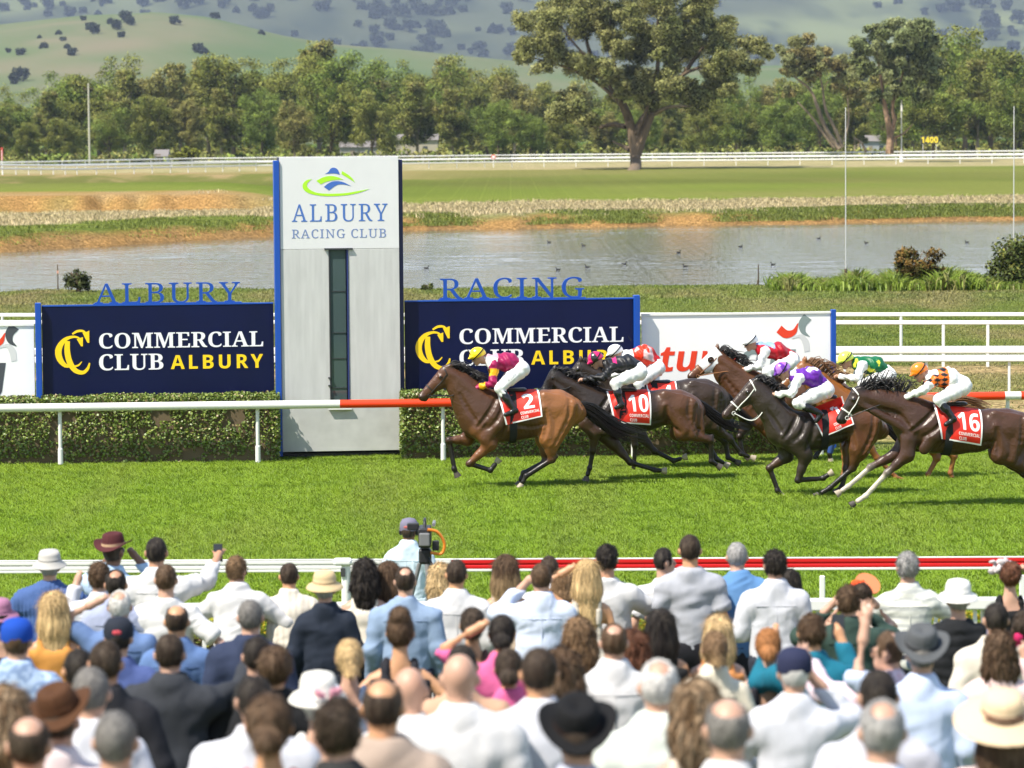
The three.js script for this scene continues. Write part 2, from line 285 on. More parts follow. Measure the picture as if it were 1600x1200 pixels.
// a long rail: a beam of pipe on posts, laid from photograph measurements of its top line
function railThing(name, label, A, B, o) {
  const dir = B.clone().sub(A), len = dir.length(), turn = Math.atan2(-dir.z, dir.x); dir.normalize();
  const g = thing(name, label, 'rail', A, turn, o.group);
  const beams = o.beams || [[0, len, mWhite]];
  for (const lay of (o.layers || [{ y: o.h, w: 0.1, h: 0.12 }])) for (const [s, e, m] of beams) {
    const q = lay.round ? new THREE.CylinderGeometry(lay.h / 2, lay.h / 2, e - s, 20).rotateZ(Math.PI / 2).scale(1, 1, 1) : rbox(e - s, lay.h, lay.w, Math.min(lay.h, lay.w) * 0.25);
    q.translate((s + e) / 2, lay.y - lay.h / 2, lay.z || 0); part('rail_beam', q, lay.m || m, g);
  }
  const pg = [];
  for (const x of o.posts) { const q = o.postGeo ? o.postGeo() : rod(V(0, 0, 0), V(0, o.h - 0.06, 0), o.pr || 0.035); q.translate(x, 0, o.pz || 0); pg.push(q); }
  if (o.joined) { const p = part('posts', merge(pg), mWhite, g); p.userData.kind = 'stuff'; } else for (const q of pg) part('post', q, o.postM || mSteelW, g);
  return g;
}
// running rail in front of the post
const railA = ground(93, 729), railB = ground(1590, 708);
const RF = new Frame(ground(402, 727), Math.atan2(-(ground(1590, 709).z - railA.z), ground(1590, 709).x - railA.x));
{
  const fr = RF, A = V(0, 0, 0), X = px => fr.J(px, 632).x;
  const w2 = x => fr.o.clone().addScaledVector(fr.u, x);
  const x0 = X(-500), x1 = X(2100), org = w2(x0);
  const seg = [[X(-500), X(531), mWhite], [X(531), X(1569), mRed], [X(1569), X(1594), mWhite], [X(1594), X(1900), mRed], [X(1900), X(2100), mWhite]].map(([a, b, m]) => [a - x0, b - x0, m]);
  const post = () => merge([rod(V(0, 0, 0), V(0, 0.32, 0), 0.048, 0.046), rod(V(0, 0.32, 0), V(0, 0.36, 0), 0.046, 0.03), rod(V(0, 0.36, 0), V(0, 0.98, 0), 0.034, 0.034), rod(V(0, 0.96, -0.02), V(0, 1.05, 0.06), 0.03, 0.03)]);
  railThing('running_rail', 'round white and red plastic running rail in front of the finish tower and hedges', org, w2(x1), {
    h: 1.12, beams: seg, layers: [{ y: 1.13, h: 0.145, w: 0.14, round: true, z: 0.04 }],
    posts: [-215, 93, 402, 692, 990, 1283, 1575].map(p => X(p) - x0), postGeo: post, pz: -0.03 });
}
// outside rail in front of the lawn, white then red
{
  const a = atD(0, 878, 38.2), b = atD(1600, 871, 38.2), y = 1.12;
  const A = ground(-300, 878.6, y), B = ground(1900, 869.5, y); A.y = B.y = 0;
  const dir = B.clone().sub(A), len = dir.length(), f = px => (px + 300) / 2200 * len;
  railThing('outside_rail', 'flat white then red crowd rail along the near edge of the track', A, B, {
    h: y, beams: [[0, f(712), mWhite], [f(712), len, phys(S(206, 26, 30), 0.36)]],
    layers: [{ y: 1.13, h: 0.01, w: 0.052, m: mWhite }, { y: 1.12, h: 0.045, w: 0.05 }, { y: 1.075, h: 0.014, w: 0.028, z: -0.008 }, { y: 1.061, h: 0.04, w: 0.05 }, { y: 1.019, h: 0.028, w: 0.05, m: mWhite }],
    posts: [133, 520, 905, 1290, 1600, -200, 1800].map(f), postGeo: () => rbox(0.06, 0.93, 0.06, 0.012, 0, 0.465, 0.02), pz: 0 });
  const e = ground(541, 866, 1.22), g = thing('rail_end_post', 'stout white bollard with a flat hooded top on the outside rail', 'post', V(e.x, 0, e.z + 0.1));
  part('column', rod(V(0, 0, 0), V(0, 1.12, 0), 0.055, 0.05, 18), mWhite, g); part('hood', rbox(0.2, 0.075, 0.17, 0.03, -0.035, 1.15, 0), mWhite, g); part('bracket', box(0.05, 0.09, 0.04, -0.03, 1.04, 0.045), mat(L(0.05, 0.05, 0.05), 0.5), g);
}
// inner training-track rails behind the boards
const rA = (py0, py1, h) => { const a = ground(-250, py0, h), b = ground(1850, py1, h); a.y = b.y = 0; return [a, b]; };
{
  const mk = (label, py0, py1, h, pxs, o = {}) => { const [a, b] = rA(py0, py1, h), len = a.distanceTo(b), fr = new Frame(a, Math.atan2(-(b.z - a.z), b.x - a.x)), mid = (py0 + py1) / 2;
    railThing('training_rail', label, a, b, { h, layers: o.layers, posts: pxs.map(p => fr.J(p, mid + 20).x), postGeo: o.postGeo, pz: 0, pr: 0.04, group: 'white rails of the training track behind the boards' }); };
  const posts = []; for (let p = -230; p < 1840; p += 78) posts.push(p);
  mk('white rail with slim posts, farthest of the three behind the right-hand board', 489.5, 488, 1.12, posts.filter((_, i) => i % 3 == 0), { layers: [{ y: 1.12, h: 0.1, w: 0.08 }] });
  mk('white rail with square posts, middle one of the three behind the boards', 501, 501.5, 1.12, [-120, 1474, 1543.5, 1700], { layers: [{ y: 1.13, h: 0.1, w: 0.09 }], postGeo: () => rbox(0.075, 1.06, 0.075, 0.012, 0, 0.53, 0) });
  mk('broad double white rail, nearest of the three behind the right-hand board', 546, 541.5, 1.1, [1320, 1448, 1577, 1710], { layers: [{ y: 1.12, h: 0.16, w: 0.12 }, { y: 0.935, h: 0.15, w: 0.1 }], postGeo: () => rbox(0.055, 0.95, 0.055, 0.01, 0, 0.475, -0.03) });
}
// far rails beyond the field
{
  const mk = (label, pts, h, step, thick) => {
    const g = thing('distant_rail', label, 'rail', V(0, 0, 0), 0, 'white rails on the far side of the course'); const beams = [], posts = [];
    const W = pts.map(([px, d]) => { const p = atD(px, 250, d); p.y = landH(p.x, d); return p; });
    for (let i = 0; i < W.length - 1; i++) { const a = W[i], b = W[i + 1];
      for (const y of [h, h * 0.62]) part('rail_beam', rod(a.clone().add(V(0, y, 0)), b.clone().add(V(0, y, 0)), thick, thick, 8), mWhite, g);
      const n = Math.max(1, Math.round(a.distanceTo(b) / step)); for (let k = 0; k < n; k++) { const p = a.clone().lerp(b, k / n); posts.push(rod(p, p.clone().add(V(0, h, 0)), 0.07, 0.07, 6)); } }
    const q = part('posts', merge(posts), mWhite, g); q.userData.kind = 'stuff'; };
  mk('near one of two distant white double rails beyond the field', [[-300, 430], [-60, 452], [120, 500], [400, 545], [800, 566], [1700, 566], [2100, 560]], 1.35, 5.2, 0.13);
  mk('farther of two distant white double rails, in front of the trees', [[-300, 520], [60, 560], [300, 615], [800, 640], [2100, 650]], 1.45, 8.5, 0.12);
}
// ---------------------------------------------------------------- finish tower
const TF = new Frame(ground(532, 717), TRACK);
{
  const J = (px, py, l = 0) => TF.J(px, py, l);
  const g = thing('finish_tower', 'tall pale finish-post tower with a club crest and a narrow window', 'tower', TF.o, TRACK);
  const xl = J(439.5, 500).x, xr = J(625, 500).x, xm = (xl + xr) / 2, top = J(532, 245).y, bot = J(532, 705).y, w = xr - xl, D = 1.5;
  const mSheet = mottled([0.80, 0.80, 0.79], 0.14, 6, 21, 0.34), mSheet2 = mottled([0.86, 0.86, 0.86], 0.04, 5, 33, 0.4);
  const split = J(532, 389).y, wx0 = J(515, 500).x, wx1 = J(545, 500).x, wy0 = J(532, 633).y, wb = wy0, gap = 0.004;
  const sheet = (x0, x1, y0, y1, m) => { const q = rbox(x1 - x0 - gap, y1 - y0 - gap, 0.06, 0.006, (x0 + x1) / 2, (y0 + y1) / 2, -0.03); q.attributes.uv && 0; return part('cladding_panel', q, m, g); };
  sheet(xl, xr, split, top, mSheet2);
  sheet(xl, wx0, wb, split, mSheet); sheet(wx1, xr, wb, split, mSheet); sheet(xl, xr, bot, wb, mSheet);
  part('core', box(w - 0.03, top - bot - 0.02, D - 0.12, xm, (top + bot) / 2, -D / 2 - 0.02), mNavyTrimAndShade, g);
  const bl = part('side_fin', rbox(0.10, top - 0.12, 0.34, 0.012, xl - 0.055, (top - 0.12) / 2 + 0.06, -0.02 - 0.11), mBlue, g); bl.userData.label = 'bright blue upright fin';
  part('side_fin', rbox(0.075, top - 0.12, D - 0.2, 0.012, xr + 0.042, (top - 0.12) / 2 + 0.06, -D / 2 - 0.02), mNavyTrimAndShade, g);  // blue fin too; the shade on this side is painted in as navy
  part('plinth', box(w + 0.02, 0.1, D - 0.1, xm, 0.05, -D / 2 - 0.05), mat(L(0.035, 0.035, 0.035), 0.8), g);
  // window slot
  const win = part('window', box(wx1 - wx0 - 0.07, split - wb - 0.04, 0.012, (wx0 + wx1) / 2 - 0.012, (wb + split) / 2, -0.025), phys(L(0.055, 0.085, 0.085), 0.06, { ior: 1.5 }), g);
  const fr = mat(S(38, 52, 110), 0.4), dk = mat(L(0.03, 0.035, 0.04), 0.5);
  part('frame', box(0.022, split - wb, 0.05, wx1 - 0.014, (wb + split) / 2, -0.008), fr, win); part('frame', box(0.016, split - wb, 0.05, wx0 + 0.009, (wb + split) / 2, -0.012), dk, win);
  part('frame', box(wx1 - wx0 + 0.16, 0.028, 0.07, (wx0 + wx1) / 2, split + 0.002, 0.008), dk, win);
  part('sill', box(wx1 - wx0 + 0.07, 0.03, 0.07, (wx0 + wx1) / 2, J(532, 638.5).y, 0.03), mSteelW, win);
  for (const py of [455, 520, 560, 606]) part('glazing_bar', box(wx1 - wx0 - 0.09, 0.012, 0.012, (wx0 + wx1) / 2 - 0.012, J(532, py).y, -0.012), dk, win);
  for (const py of [590, 602]) part('latch', box(0.05, 0.022, 0.05, wx0 - 0.012, J(532, py).y, 0.02), dk, g);
  // crest and lettering on the head panel
  const sh = (pts, m, z) => { const s = new THREE.Shape(); const q = pts.map(([x, y]) => J(430 + x / 7.5, 240 + y / 7.5)); s.moveTo(q[0].x, q[0].y); s.splineThru(q.slice(1).map(p => new THREE.Vector2(p.x, p.y))); return part('crest_shape', new THREE.ExtrudeGeometry(s, { depth: 0.003, bevelEnabled: false, curveSegments: 6 }).translate(0, 0, z), m, g); };
  const seg = (list, m) => { const s = new THREE.Shape(); list.forEach((run, i) => { const q = run.map(([x, y]) => { const p = J(430 + x / 7.5, 240 + y / 7.5); return new THREE.Vector2(p.x, p.y); }); if (!i) s.moveTo(q[0].x, q[0].y); else s.lineTo(q[0].x, q[0].y); s.splineThru(q.slice(1)); }); return part('crest_shape', new THREE.ExtrudeGeometry(s, { depth: 0.003, bevelEnabled: false, curveSegments: 8 }).translate(0, 0, 0.001), m, g); };
  const lime = phys(S(168, 226, 40), 0.4), royal = phys(S(62, 104, 184), 0.4), pale = phys(S(70, 110, 180), 0.45), slate = phys(S(112, 132, 178), 0.45);
  seg([[[583, 238], [622, 214], [648, 178], [684, 164], [722, 178], [745, 210], [756, 246]], [[756, 246], [690, 232], [583, 238]]], royal);
  seg([[[482, 318], [560, 278], [640, 262], [720, 272], [800, 304]], [[800, 304], [690, 310], [600, 330], [532, 360]], [[532, 360], [482, 318]]], lime);
  seg([[[782, 204], [850, 244], [905, 292], [935, 338]], [[935, 338], [870, 296], [800, 254], [776, 240]], [[776, 240], [782, 204]]], lime);
  seg([[[570, 390], [630, 344], [700, 322], [790, 332], [890, 380]], [[890, 380], [800, 362], [720, 370], [630, 432]], [[630, 432], [570, 390]]], royal);
  seg([[[428, 300], [372, 310], [328, 350], [322, 395], [352, 440], [430, 476], [560, 496], [700, 498], [860, 484], [1000, 452], [1104, 414]], [[1104, 414], [960, 440], [820, 462], [640, 470], [500, 460], [420, 430], [376, 388], [380, 345], [428, 300]]], lime);
  const b1 = [J(456, 347), J(605.5, 318)], b2 = [J(456, 372.5), J(603, 357)];
  for (const q of fitText('ALBURY', 'serif_regular', b1[0].x, b1[1].x, b1[0].y, b1[1].y, 0.001, 0.003, 0.12)) part('letter', q, pale, g);
  for (const q of fitText('RACING CLUB', 'serif_regular', b2[0].x, b2[1].x, b2[0].y, b2[1].y, 0.001, 0.003, 0.1)) part('letter', q, slate, g);
}
// ---------------------------------------------------------------- sponsor boards beside the tower
function arcStroke(fr, pts, widths, m, z, parent) { // a tapering brush stroke along pixel points
  const c = new THREE.CatmullRomCurve3(pts.map(([x, y]) => fr.J(x, y, 0))), n = 22, a = [], b = [];
  for (let i = 0; i <= n; i++) { const t = i / n, p = c.getPoint(t), d = c.getTangent(t), k = LIN(widths.map((_, q) => q / (widths.length - 1)), widths, t); a.push(new THREE.Vector2(p.x - d.y * k, p.y + d.x * k)); b.push(new THREE.Vector2(p.x + d.y * k, p.y - d.x * k)); }
  return part('emblem_stroke', new THREE.ExtrudeGeometry(new THREE.Shape([...a, ...b.reverse()]), { depth: 0.003, bevelEnabled: false }).translate(0, 0, z), m, parent);
}
const BF = new Frame(ground(532, 717).add(V(0, 0, -0.22)), TRACK);
function navyBoard(label, px0, px1, pyT, sx, post, word, wb) {
  const J = (x, y) => BF.J(x, y), g = thing('sponsor_board', label, 'sign', BF.o, TRACK), x0 = J(px0, 540).x, x1 = J(px1, 540).x, y1 = J((px0 + px1) / 2, pyT).y;
  const mB = mottled([0.05, 0.085, 0.255], 0.25, 5, 41 + sx, 0.33); mB.map.repeat.set(1, 1);
  part('board', rbox(x1 - x0, y1 - 0.35, 0.09, 0.01, (x0 + x1) / 2, (y1 + 0.35) / 2, -0.046), mB, g);
  for (const t of [0.08, 0.5, 0.92]) part('leg', box(0.09, 0.4, 0.06, lerp(x0, x1, t), 0.2, -0.05), mNavyTrimAndShade, g);
  part('top_trim', box(x1 - x0, 0.025, 0.11, (x0 + x1) / 2, y1 + 0.0125, -0.046), mBlue, g);
  const px = J(post, 540).x; part('upright', rbox(0.105, y1 + 0.07, 0.2, 0.01, px, (y1 + 0.07) / 2, 0.02), mBlue, g);
  const rows = [['COMMERCIAL', 'serif_bold', 155, 411, 545, 517, mPrintW, -0.01], ['CLUB', 'serif_bold', 155, 255, 579, 552, mPrintW, 0], ['ALBURY', 'sans_bold', 267, 411, 577, 553, mYellow, 0.16]];
  for (const [t, f, a, b, yb, yt, m, tr] of rows) { const q = J(a + sx, yb + wb), r = J(b + sx, yt + wb); for (const k of fitText(t, f, q.x, r.x, q.y, r.y, 0.001, 0.004, tr)) part('letter', k, m, g); }
  const off = l => l.map(([x, y]) => [x + sx, y + wb]);
  arcStroke(BF, off([[127, 533], [122, 527.5], [112, 526.5], [100, 532], [91.5, 546], [93, 560], [102, 571], [113, 572.5]]), [0.012, 0.016, 0.022, 0.038, 0.058, 0.055, 0.036, 0.012], mYellow, 0.001, g);
  arcStroke(BF, off([[137, 524], [130, 517.5], [121, 517.5], [113, 522]]), [0.012, 0.02, 0.022, 0.016], mYellow, 0.0054, g);
  arcStroke(BF, off([[105.5, 533], [105, 548], [109, 566], [118, 579], [130, 582], [137, 576], [140, 567]]), [0.042, 0.05, 0.052, 0.044, 0.032, 0.026, 0.012], mYellow, 0.0054, g);
  arcStroke(BF, off([[113, 572.5], [122, 571], [128, 565]]), [0.012, 0.016, 0.006], mYellow, 0.001, g);
  const tri = pts => { const sh = new THREE.Shape(off(pts).map(([x, y]) => { const p = J(x, y); return new THREE.Vector2(p.x, p.y); })); part('emblem_stroke', new THREE.ExtrudeGeometry(sh, { depth: 0.003, bevelEnabled: false }).translate(0, 0, 0.0094), mYellow, g); };
  tri([[139.5, 516.5], [139.5, 535.5], [136.5, 535.5], [129, 520], [134, 519]]); tri([[129.5, 526.5], [129.5, 541], [126.5, 541], [120, 530], [124, 528.5]]);
  const Wd = [J(word[1], word[3]), J(word[2], word[4])];
  const ls = fitText(word[0], 'serif_regular', Wd[0].x, Wd[1].x, y1 + 0.035, Wd[1].y, -0.075, 0.06, 0.1);
  for (const q of ls) { const l = part('standing_letter', q, mBlue, g); }
  part('letter_base', box(Wd[1].x - Wd[0].x + 0.05, 0.02, 0.07, (Wd[0].x + Wd[1].x) / 2, y1 + 0.034, -0.045), mBlue, g);
}
navyBoard('navy sponsor board left of the tower with blue letters ALBURY on top', 66, 428, 477, 0, 60.5, ['ALBURY', 148, 375, 474, 440.5], 0);
navyBoard('navy sponsor board right of the tower with blue letters RACING on top', 633, 990, 469.5, 563, 994.5, ['RACING', 688, 913, 469, 432.5], -7);
const WF = new Frame(ground(532, 717).add(V(0, 0, -0.34)), TRACK);
function whiteBoard(label, px0, px1, pyT, post, sh, full) {
  const J = (x, y) => WF.J(x, y), g = thing('advertising_board', label, 'sign', WF.o, TRACK), x0 = J(px0, 560).x, x1 = J(px1, 560).x, y1 = J((px0 + px1) / 2, pyT).y;
  part('board', rbox(x1 - x0, y1 - 0.2, 0.06, 0.008, (x0 + x1) / 2, (y1 + 0.2) / 2, -0.031), mottled([0.955, 0.955, 0.945], 0.05, 5, 61 + px0 % 7, 0.4), g);
  part('top_cap', box(x1 - x0, 0.035, 0.1, (x0 + x1) / 2, y1 + 0.018, -0.03), mWhite, g);
  for (const t of [0.05, 0.5, 0.95]) part('leg', box(0.07, 0.25, 0.05, lerp(x0, x1, t), 0.125, -0.04), mSteelW, g);
  if (post) part('upright', rbox(0.085, y1 + 0.07, 0.12, 0.01, J(post, 560).x, (y1 + 0.07) / 2, 0.0), mBlue, g);
  const red = phys(S(226, 62, 30), 0.4), grey = phys(full ? S(128, 142, 140) : S(70, 74, 80), 0.4), pg = phys(S(206, 207, 206), 0.4), dy = full ? 0 : 15, dx = sh;
  arcStroke(WF, [[1217, 514], [1228, 522], [1240, 519], [1247, 505]].map(([x, y]) => [x + dx, y + dy]), [0.075, 0.075, 0.05, 0.006], red, 0.001, g);
  arcStroke(WF, [[1262, 495], [1254, 506], [1255, 518], [1265, 526]].map(([x, y]) => [x + dx, y + dy]), [0.085, 0.075, 0.045, 0.004], grey, 0.001, g);
  arcStroke(WF, [[1237, 529], [1250, 525], [1258, 533], [1261, 549]].map(([x, y]) => [x + dx, y + dy]), [0.006, 0.035, 0.06, 0.05], pg, 0.001, g);
  const tx = (t, a, b, yb, yt, m, sl) => { const q = J(a + dx, yb + dy), r = J(b + dx, yt + dy); for (const k of fitText(t, 'sans_bold', q.x, r.x, q.y, r.y, 0.001, 0.003, -0.03, sl)) part('letter', k, m, g); };
  if (full) { tx('turn', 1028, 1148, 581, 541, red, 0.16); tx('ou', 1154, 1238, 581, 545, grey, 0.16); }
  else { const s = new THREE.Shape([[-30, 567], [9, 567], [3, 612], [-2, 620], [-30, 622]].map(([x, y]) => { const p = J(x, y); return new THREE.Vector2(p.x, p.y); })); part('letter', new THREE.ExtrudeGeometry(s, { depth: 0.003, bevelEnabled: false }).translate(0, 0, 0.001), grey, g); }
}
whiteBoard('white advertising board with red and grey lettering behind the galloping horses', 1003, 1298, 491.5, 1302, 0, true);
whiteBoard('white advertising board with a grey letter cut by the left edge', -240, 54, 511, 0, -1239, false);
// ---------------------------------------------------------------- grass
function tuftGeo(n, spread, h, w, lean, strap = 0) {
  const P = [], N = [];
  for (let i = 0; i < n; i++) {
    const a = rr(0, 6.283), r = spread * Math.sqrt(rnd()), bx = Math.cos(a) * r, bz = Math.sin(a) * r, f = rr(0, 6.283), hh = h * rr(0.55, 1.1), ww = w * rr(0.7, 1.2), la = rr(0, 6.283), ll = lean * hh * rr(0.2, 1);
    const sx = Math.cos(f) * ww / 2, sz = Math.sin(f) * ww / 2, mx = bx + Math.cos(la) * ll * 0.35, mz = bz + Math.sin(la) * ll * 0.35, tx = bx + Math.cos(la) * ll, tz = bz + Math.sin(la) * ll, my = hh * 0.6, ty = hh * (1 - 0.25 * lean), k = strap ? 1.1 : 0.7;
    P.push(bx - sx, 0, bz - sz, bx + sx, 0, bz + sz, mx + sx * k, my, mz + sz * k, bx - sx, 0, bz - sz, mx + sx * k, my, mz + sz * k, mx - sx * k, my, mz - sz * k, mx - sx * k, my, mz - sz * k, mx + sx * k, my, mz + sz * k, tx, ty, tz);
    for (let q = 0; q < 9; q++) { const v = V(Math.cos(la + 1.5) * 0.5, 0.8, Math.sin(la + 1.5) * 0.5).normalize(); N.push(v.x, v.y, v.z); }
  }
  const g = new THREE.BufferGeometry(); g.setAttribute('position', new THREE.Float32BufferAttribute(P, 3)); g.setAttribute('normal', new THREE.Float32BufferAttribute(N, 3)); return g;
}
const _m = new THREE.Matrix4(), _q = new THREE.Quaternion(), _e = new THREE.Euler(), _s = V(1, 1, 1);
function scatter(name, geo, m, n, place, parent = scene, kind = 'stuff') { // place(i) -> {p, s, ry, rx, c} or null
  const im = new THREE.InstancedMesh(geo, m, n); let k = 0; const tries = n * 3;
  for (let i = 0; i < tries && k < n; i++) { const o = place(k); if (!o) continue; _e.set(o.rx || 0, o.ry || 0, o.rz || 0); _q.setFromEuler(_e); if (o.s.isVector3) _s.copy(o.s); else _s.setScalar(o.s); im.setMatrixAt(k, _m.compose(o.p, _q, _s)); im.setColorAt(k, o.c); k++; }
  im.count = k; im.name = name; im.userData.kind = kind; shade(im); parent.add(im); return im;
}
const mBlade = phys(L(1, 1, 1), 1, { side: THREE.DoubleSide, specularIntensity: 0.2, transmission: 0.4, thickness: 0 });
const _c = new THREE.Color();
{
  const geos = [tuftGeo(9, 0.06, 0.085, 0.011, 0.7), tuftGeo(9, 0.07, 0.07, 0.010, 0.95)];
  geos.forEach((g, gi) => {
    const im = scatter(gi ? 'turf_grass' : 'turf_blades', g, mBlade, 95000, () => {
      const d = Math.sqrt(lerp(33 * 33, 62.6 * 62.6, rnd())), x = rr(-0.158, 0.158) * d; const a = fbm(x * 0.5, d * 0.35, 21, 3), b = noise(x * 3, d * 2.4, 5), e = fbm(x * 0.9, d * 0.12, 40, 3);
      _c.setRGB(0.375, 0.575, 0.045).lerp(L(0.47, 0.64, 0.065), clamp((a - 0.35) * 1.1)).lerp(L(0.15, 0.29, 0.022), clamp((b - 0.5) * 0.9)).lerp(L(0.45, 0.45, 0.13), clamp((e - 0.52) * 2.2) * 0.45).multiplyScalar(rr(0.88, 1.13));
      return { p: V(x, -0.004, -d), s: rr(0.75, 1.35) * (0.8 + 0.5 * a), ry: rr(0, 6.283), c: _c };
    });
    tag(im, gi ? 'short bright green racing turf, its lighter leaning blades' : 'lush bright green racing turf covering the track', 'grass');
  });
  const g2 = tuftGeo(9, 0.16, 0.06, 0.02, 0.9);
  tag(scatter('infield_grass', g2, mBlade, 62000, () => {
    const d = Math.sqrt(lerp(62.6 * 62.6, 131 * 131, rnd())), x = rr(-0.158, 0.158) * d, b = noise(x * 0.9, d * 0.5, 2), n2 = fbm(x * 1.3, d * 0.5, 2, 3), a = fbm(x * 0.35, d * 0.12, 1);
    if (d > 64.5 && d < 75 + b * 2 && rnd() > 0.04 + 0.1 * (d > 72)) return null; if (d > 82.6 && d < 85.6 && rnd() > 0.12) return null;
    _c.setRGB(0.27, 0.34, 0.07).lerp(L(0.42, 0.36, 0.16), clamp((a - 0.42) * 2.4)).lerp(L(0.13, 0.21, 0.035), clamp((n2 - 0.5) * 2)).multiplyScalar(rr(0.75, 1.2));
    return { p: V(x, landH(x, d) - 0.004, -d), s: rr(0.6, 1.3) * (d > 118 ? 1.8 : 1), ry: rr(0, 6.283), c: _c };
  }), 'mown infield grass with straw patches between the boards and the pond', 'grass');
  const g3 = tuftGeo(16, 0.7, 0.32, 0.05, 0.9);
  tag(scatter('dry_grass', g3, mBlade, 7000, () => {
    const u = rr(-0.165, 0.165), left = sstep(-0.05, -0.09, u), ee = rr(4, 52), d = shoreFar(u) + ee + 15 * left, x = u * d, n1 = fbm(x * 0.35, d * 0.12, 1);
    if (rnd() > sstep(4, 10, ee + 7 * (n1 - 0.5)) * (1 - sstep(24, 42, ee + 12 * (n1 - 0.5)))) return null; if (left > 0.5 && d > 262 && d < 275) return null;
    _c.setRGB(0.78, 0.64, 0.40).lerp(L(0.52, 0.48, 0.18), rnd() * 0.5).multiplyScalar(rr(0.85, 1.15));
    return { p: V(x, landH(x, d) - 0.02, -d), s: rr(0.6, 1.5), ry: rr(0, 6.283), c: _c };
  }), 'pale dry grass strip beyond the pond', 'grass');
  tag(scatter('bank_weeds', g3, mBlade, 9000, () => {
    const u = rr(-0.165, 0.165), e = 2.5 + 6 * Math.pow(rnd(), 1.2) + 14 * rnd() * sstep(-0.05, -0.09, u), d = shoreFar(u) + e, x = u * d; if (fbm(x * 0.25, d * 0.2, 71) < 0.38 + 0.3 * rnd()) return null;
    _c.setRGB(0.36, 0.42, 0.08).lerp(L(0.20, 0.26, 0.05), rnd()).multiplyScalar(rr(0.7, 1.2));
    return { p: V(x, landH(x, d) - 0.03, -d), s: rr(0.4, 1.0), ry: rr(0, 6.283), c: _c };
  }), 'green weeds along the far bank of the pond', 'weeds');
  const g4 = tuftGeo(16, 0.22, 0.95, 0.06, 0.75, 1);
  tag(scatter('reed_clumps', g4, mBlade, 1500, () => {
    const px = rr(1200, 1660), d = rr(125.5, 130.5), p = atD(px, 440, d), k = noise(px * 0.03, 7); const h = 0.35 + 0.75 * k; if (px < 1240 && rnd() > (px - 1195) / 45) return null;
    _c.setRGB(0.36, 0.48, 0.07).lerp(L(0.20, 0.31, 0.045), rnd()).lerp(L(0.42, 0.36, 0.16), rnd() < 0.18 ? 0.7 : 0);
    return { p: V(p.x, landH(p.x, d) - 0.03, -d), s: h * rr(0.6, 1.1), ry: rr(0, 6.283), c: _c };
  }), 'bright green strap-leaved reeds on the near shore around the bushes', 'reeds');
}
// ---------------------------------------------------------------- leaves
function leafCloud(clumps, n, size, o = {}) { // clumps: [center, rx, ry, rz, colour]; leaf faces spread through each volume
  const P = [], N = [], C = [], tot = clumps.reduce((s, c) => s + c[1] * c[2] * 1 + c[3] * 0.3, 0), a = V(), b = V(), c = V(), dir = V();
  for (const cl of clumps) {
    const [ctr, rx, ry, rz, col] = cl, k = Math.max(6, Math.round(n * (rx * ry + rz * 0.3) / tot));
    for (let i = 0; i < k; i++) {
      dir.set(rr(-1, 1), rr(-1, 1), rr(-1, 1)).normalize(); const r = Math.pow(rnd(), o.core ?? 0.42) * (0.8 + 0.35 * noise(dir.x * 2.2 + ctr.x, dir.y * 2.2 + ctr.y, dir.z * 2.2));
      const x = ctr.x + dir.x * rx * r, y = ctr.y + dir.y * ry * r - (o.droop || 0) * ry * r * r * rnd(), z = ctr.z + dir.z * rz * r, s = size * rr(0.55, 1.3);
      a.set(rr(-1, 1), rr(-1, 0.6), rr(-1, 1)).normalize().multiplyScalar(s); b.set(rr(-1, 1), rr(-1, 1), rr(-1, 1)).cross(a).normalize().multiplyScalar(s * (o.wide || 0.5));
      P.push(x - b.x, y - b.y, z - b.z, x + b.x, y + b.y, z + b.z, x + a.x, y + a.y, z + a.z); if (!o.single) P.push(x - b.x, y - b.y, z - b.z, x - a.x * 0.6, y - a.y * 0.6, z - a.z * 0.6, x + b.x, y + b.y, z + b.z);
      c.crossVectors(a, b).normalize(); if (c.dot(dir) < 0) c.negate(); c.multiplyScalar(0.75).add(dir.multiplyScalar(0.55)).normalize();
      const t = rr(0.72, 1.22), y2 = o.tip && dir.y > 0.1 && rnd() < o.tip.p ? o.tip.c : col;
      for (let q = 0; q < (o.single ? 3 : 6); q++) { N.push(c.x, c.y, c.z); C.push(y2.r * t, y2.g * t, y2.b * t); }
    }
  }
  const g = new THREE.BufferGeometry(); g.setAttribute('position', new THREE.Float32BufferAttribute(P, 3)); g.setAttribute('normal', new THREE.Float32BufferAttribute(N, 3)); g.setAttribute('color', new THREE.Float32BufferAttribute(C, 3)); return g;
}
const mLeaf = phys(L(1, 1, 1), 1, { vertexColors: true, side: THREE.DoubleSide, specularIntensity: 0.2, transmission: 0.45, thickness: 0 });
const barkTex = dataTex(256, 256, (u, v) => { const a = tileNoise(u, v * 0.3, 20, 4, 3), b = tileNoise(u, v, 5, 7, 3); const t = 0.55 + 0.55 * (a - 0.4) + 0.3 * (b - 0.5); return [t, t * 0.96, t * 0.9]; });
const mBark = mat(L(0.36, 0.28, 0.20), 0.95, { map: barkTex }), mPaleBark = mat(L(0.66, 0.56, 0.45), 0.9, { map: barkTex }), mPinkBark = mat(L(0.62, 0.44, 0.31), 0.9, { map: barkTex });
function limb(pts, r0, r1, seg = 8, n = 7) { // tapered branch
  const c = new THREE.CatmullRomCurve3(pts), g = new THREE.TubeGeometry(c, seg, 1, n, false), p = g.attributes.position;
  for (let i = 0; i <= seg; i++) { const o = c.getPointAt(i / seg), r = lerp(r0, r1, i / seg); for (let j = 0; j <= n; j++) { const k = i * (n + 1) + j; p.setXYZ(k, o.x + (p.getX(k) - o.x) * r, o.y + (p.getY(k) - o.y) * r, o.z + (p.getZ(k) - o.z) * r); } }
  g.computeVertexNormals(); return g;
}
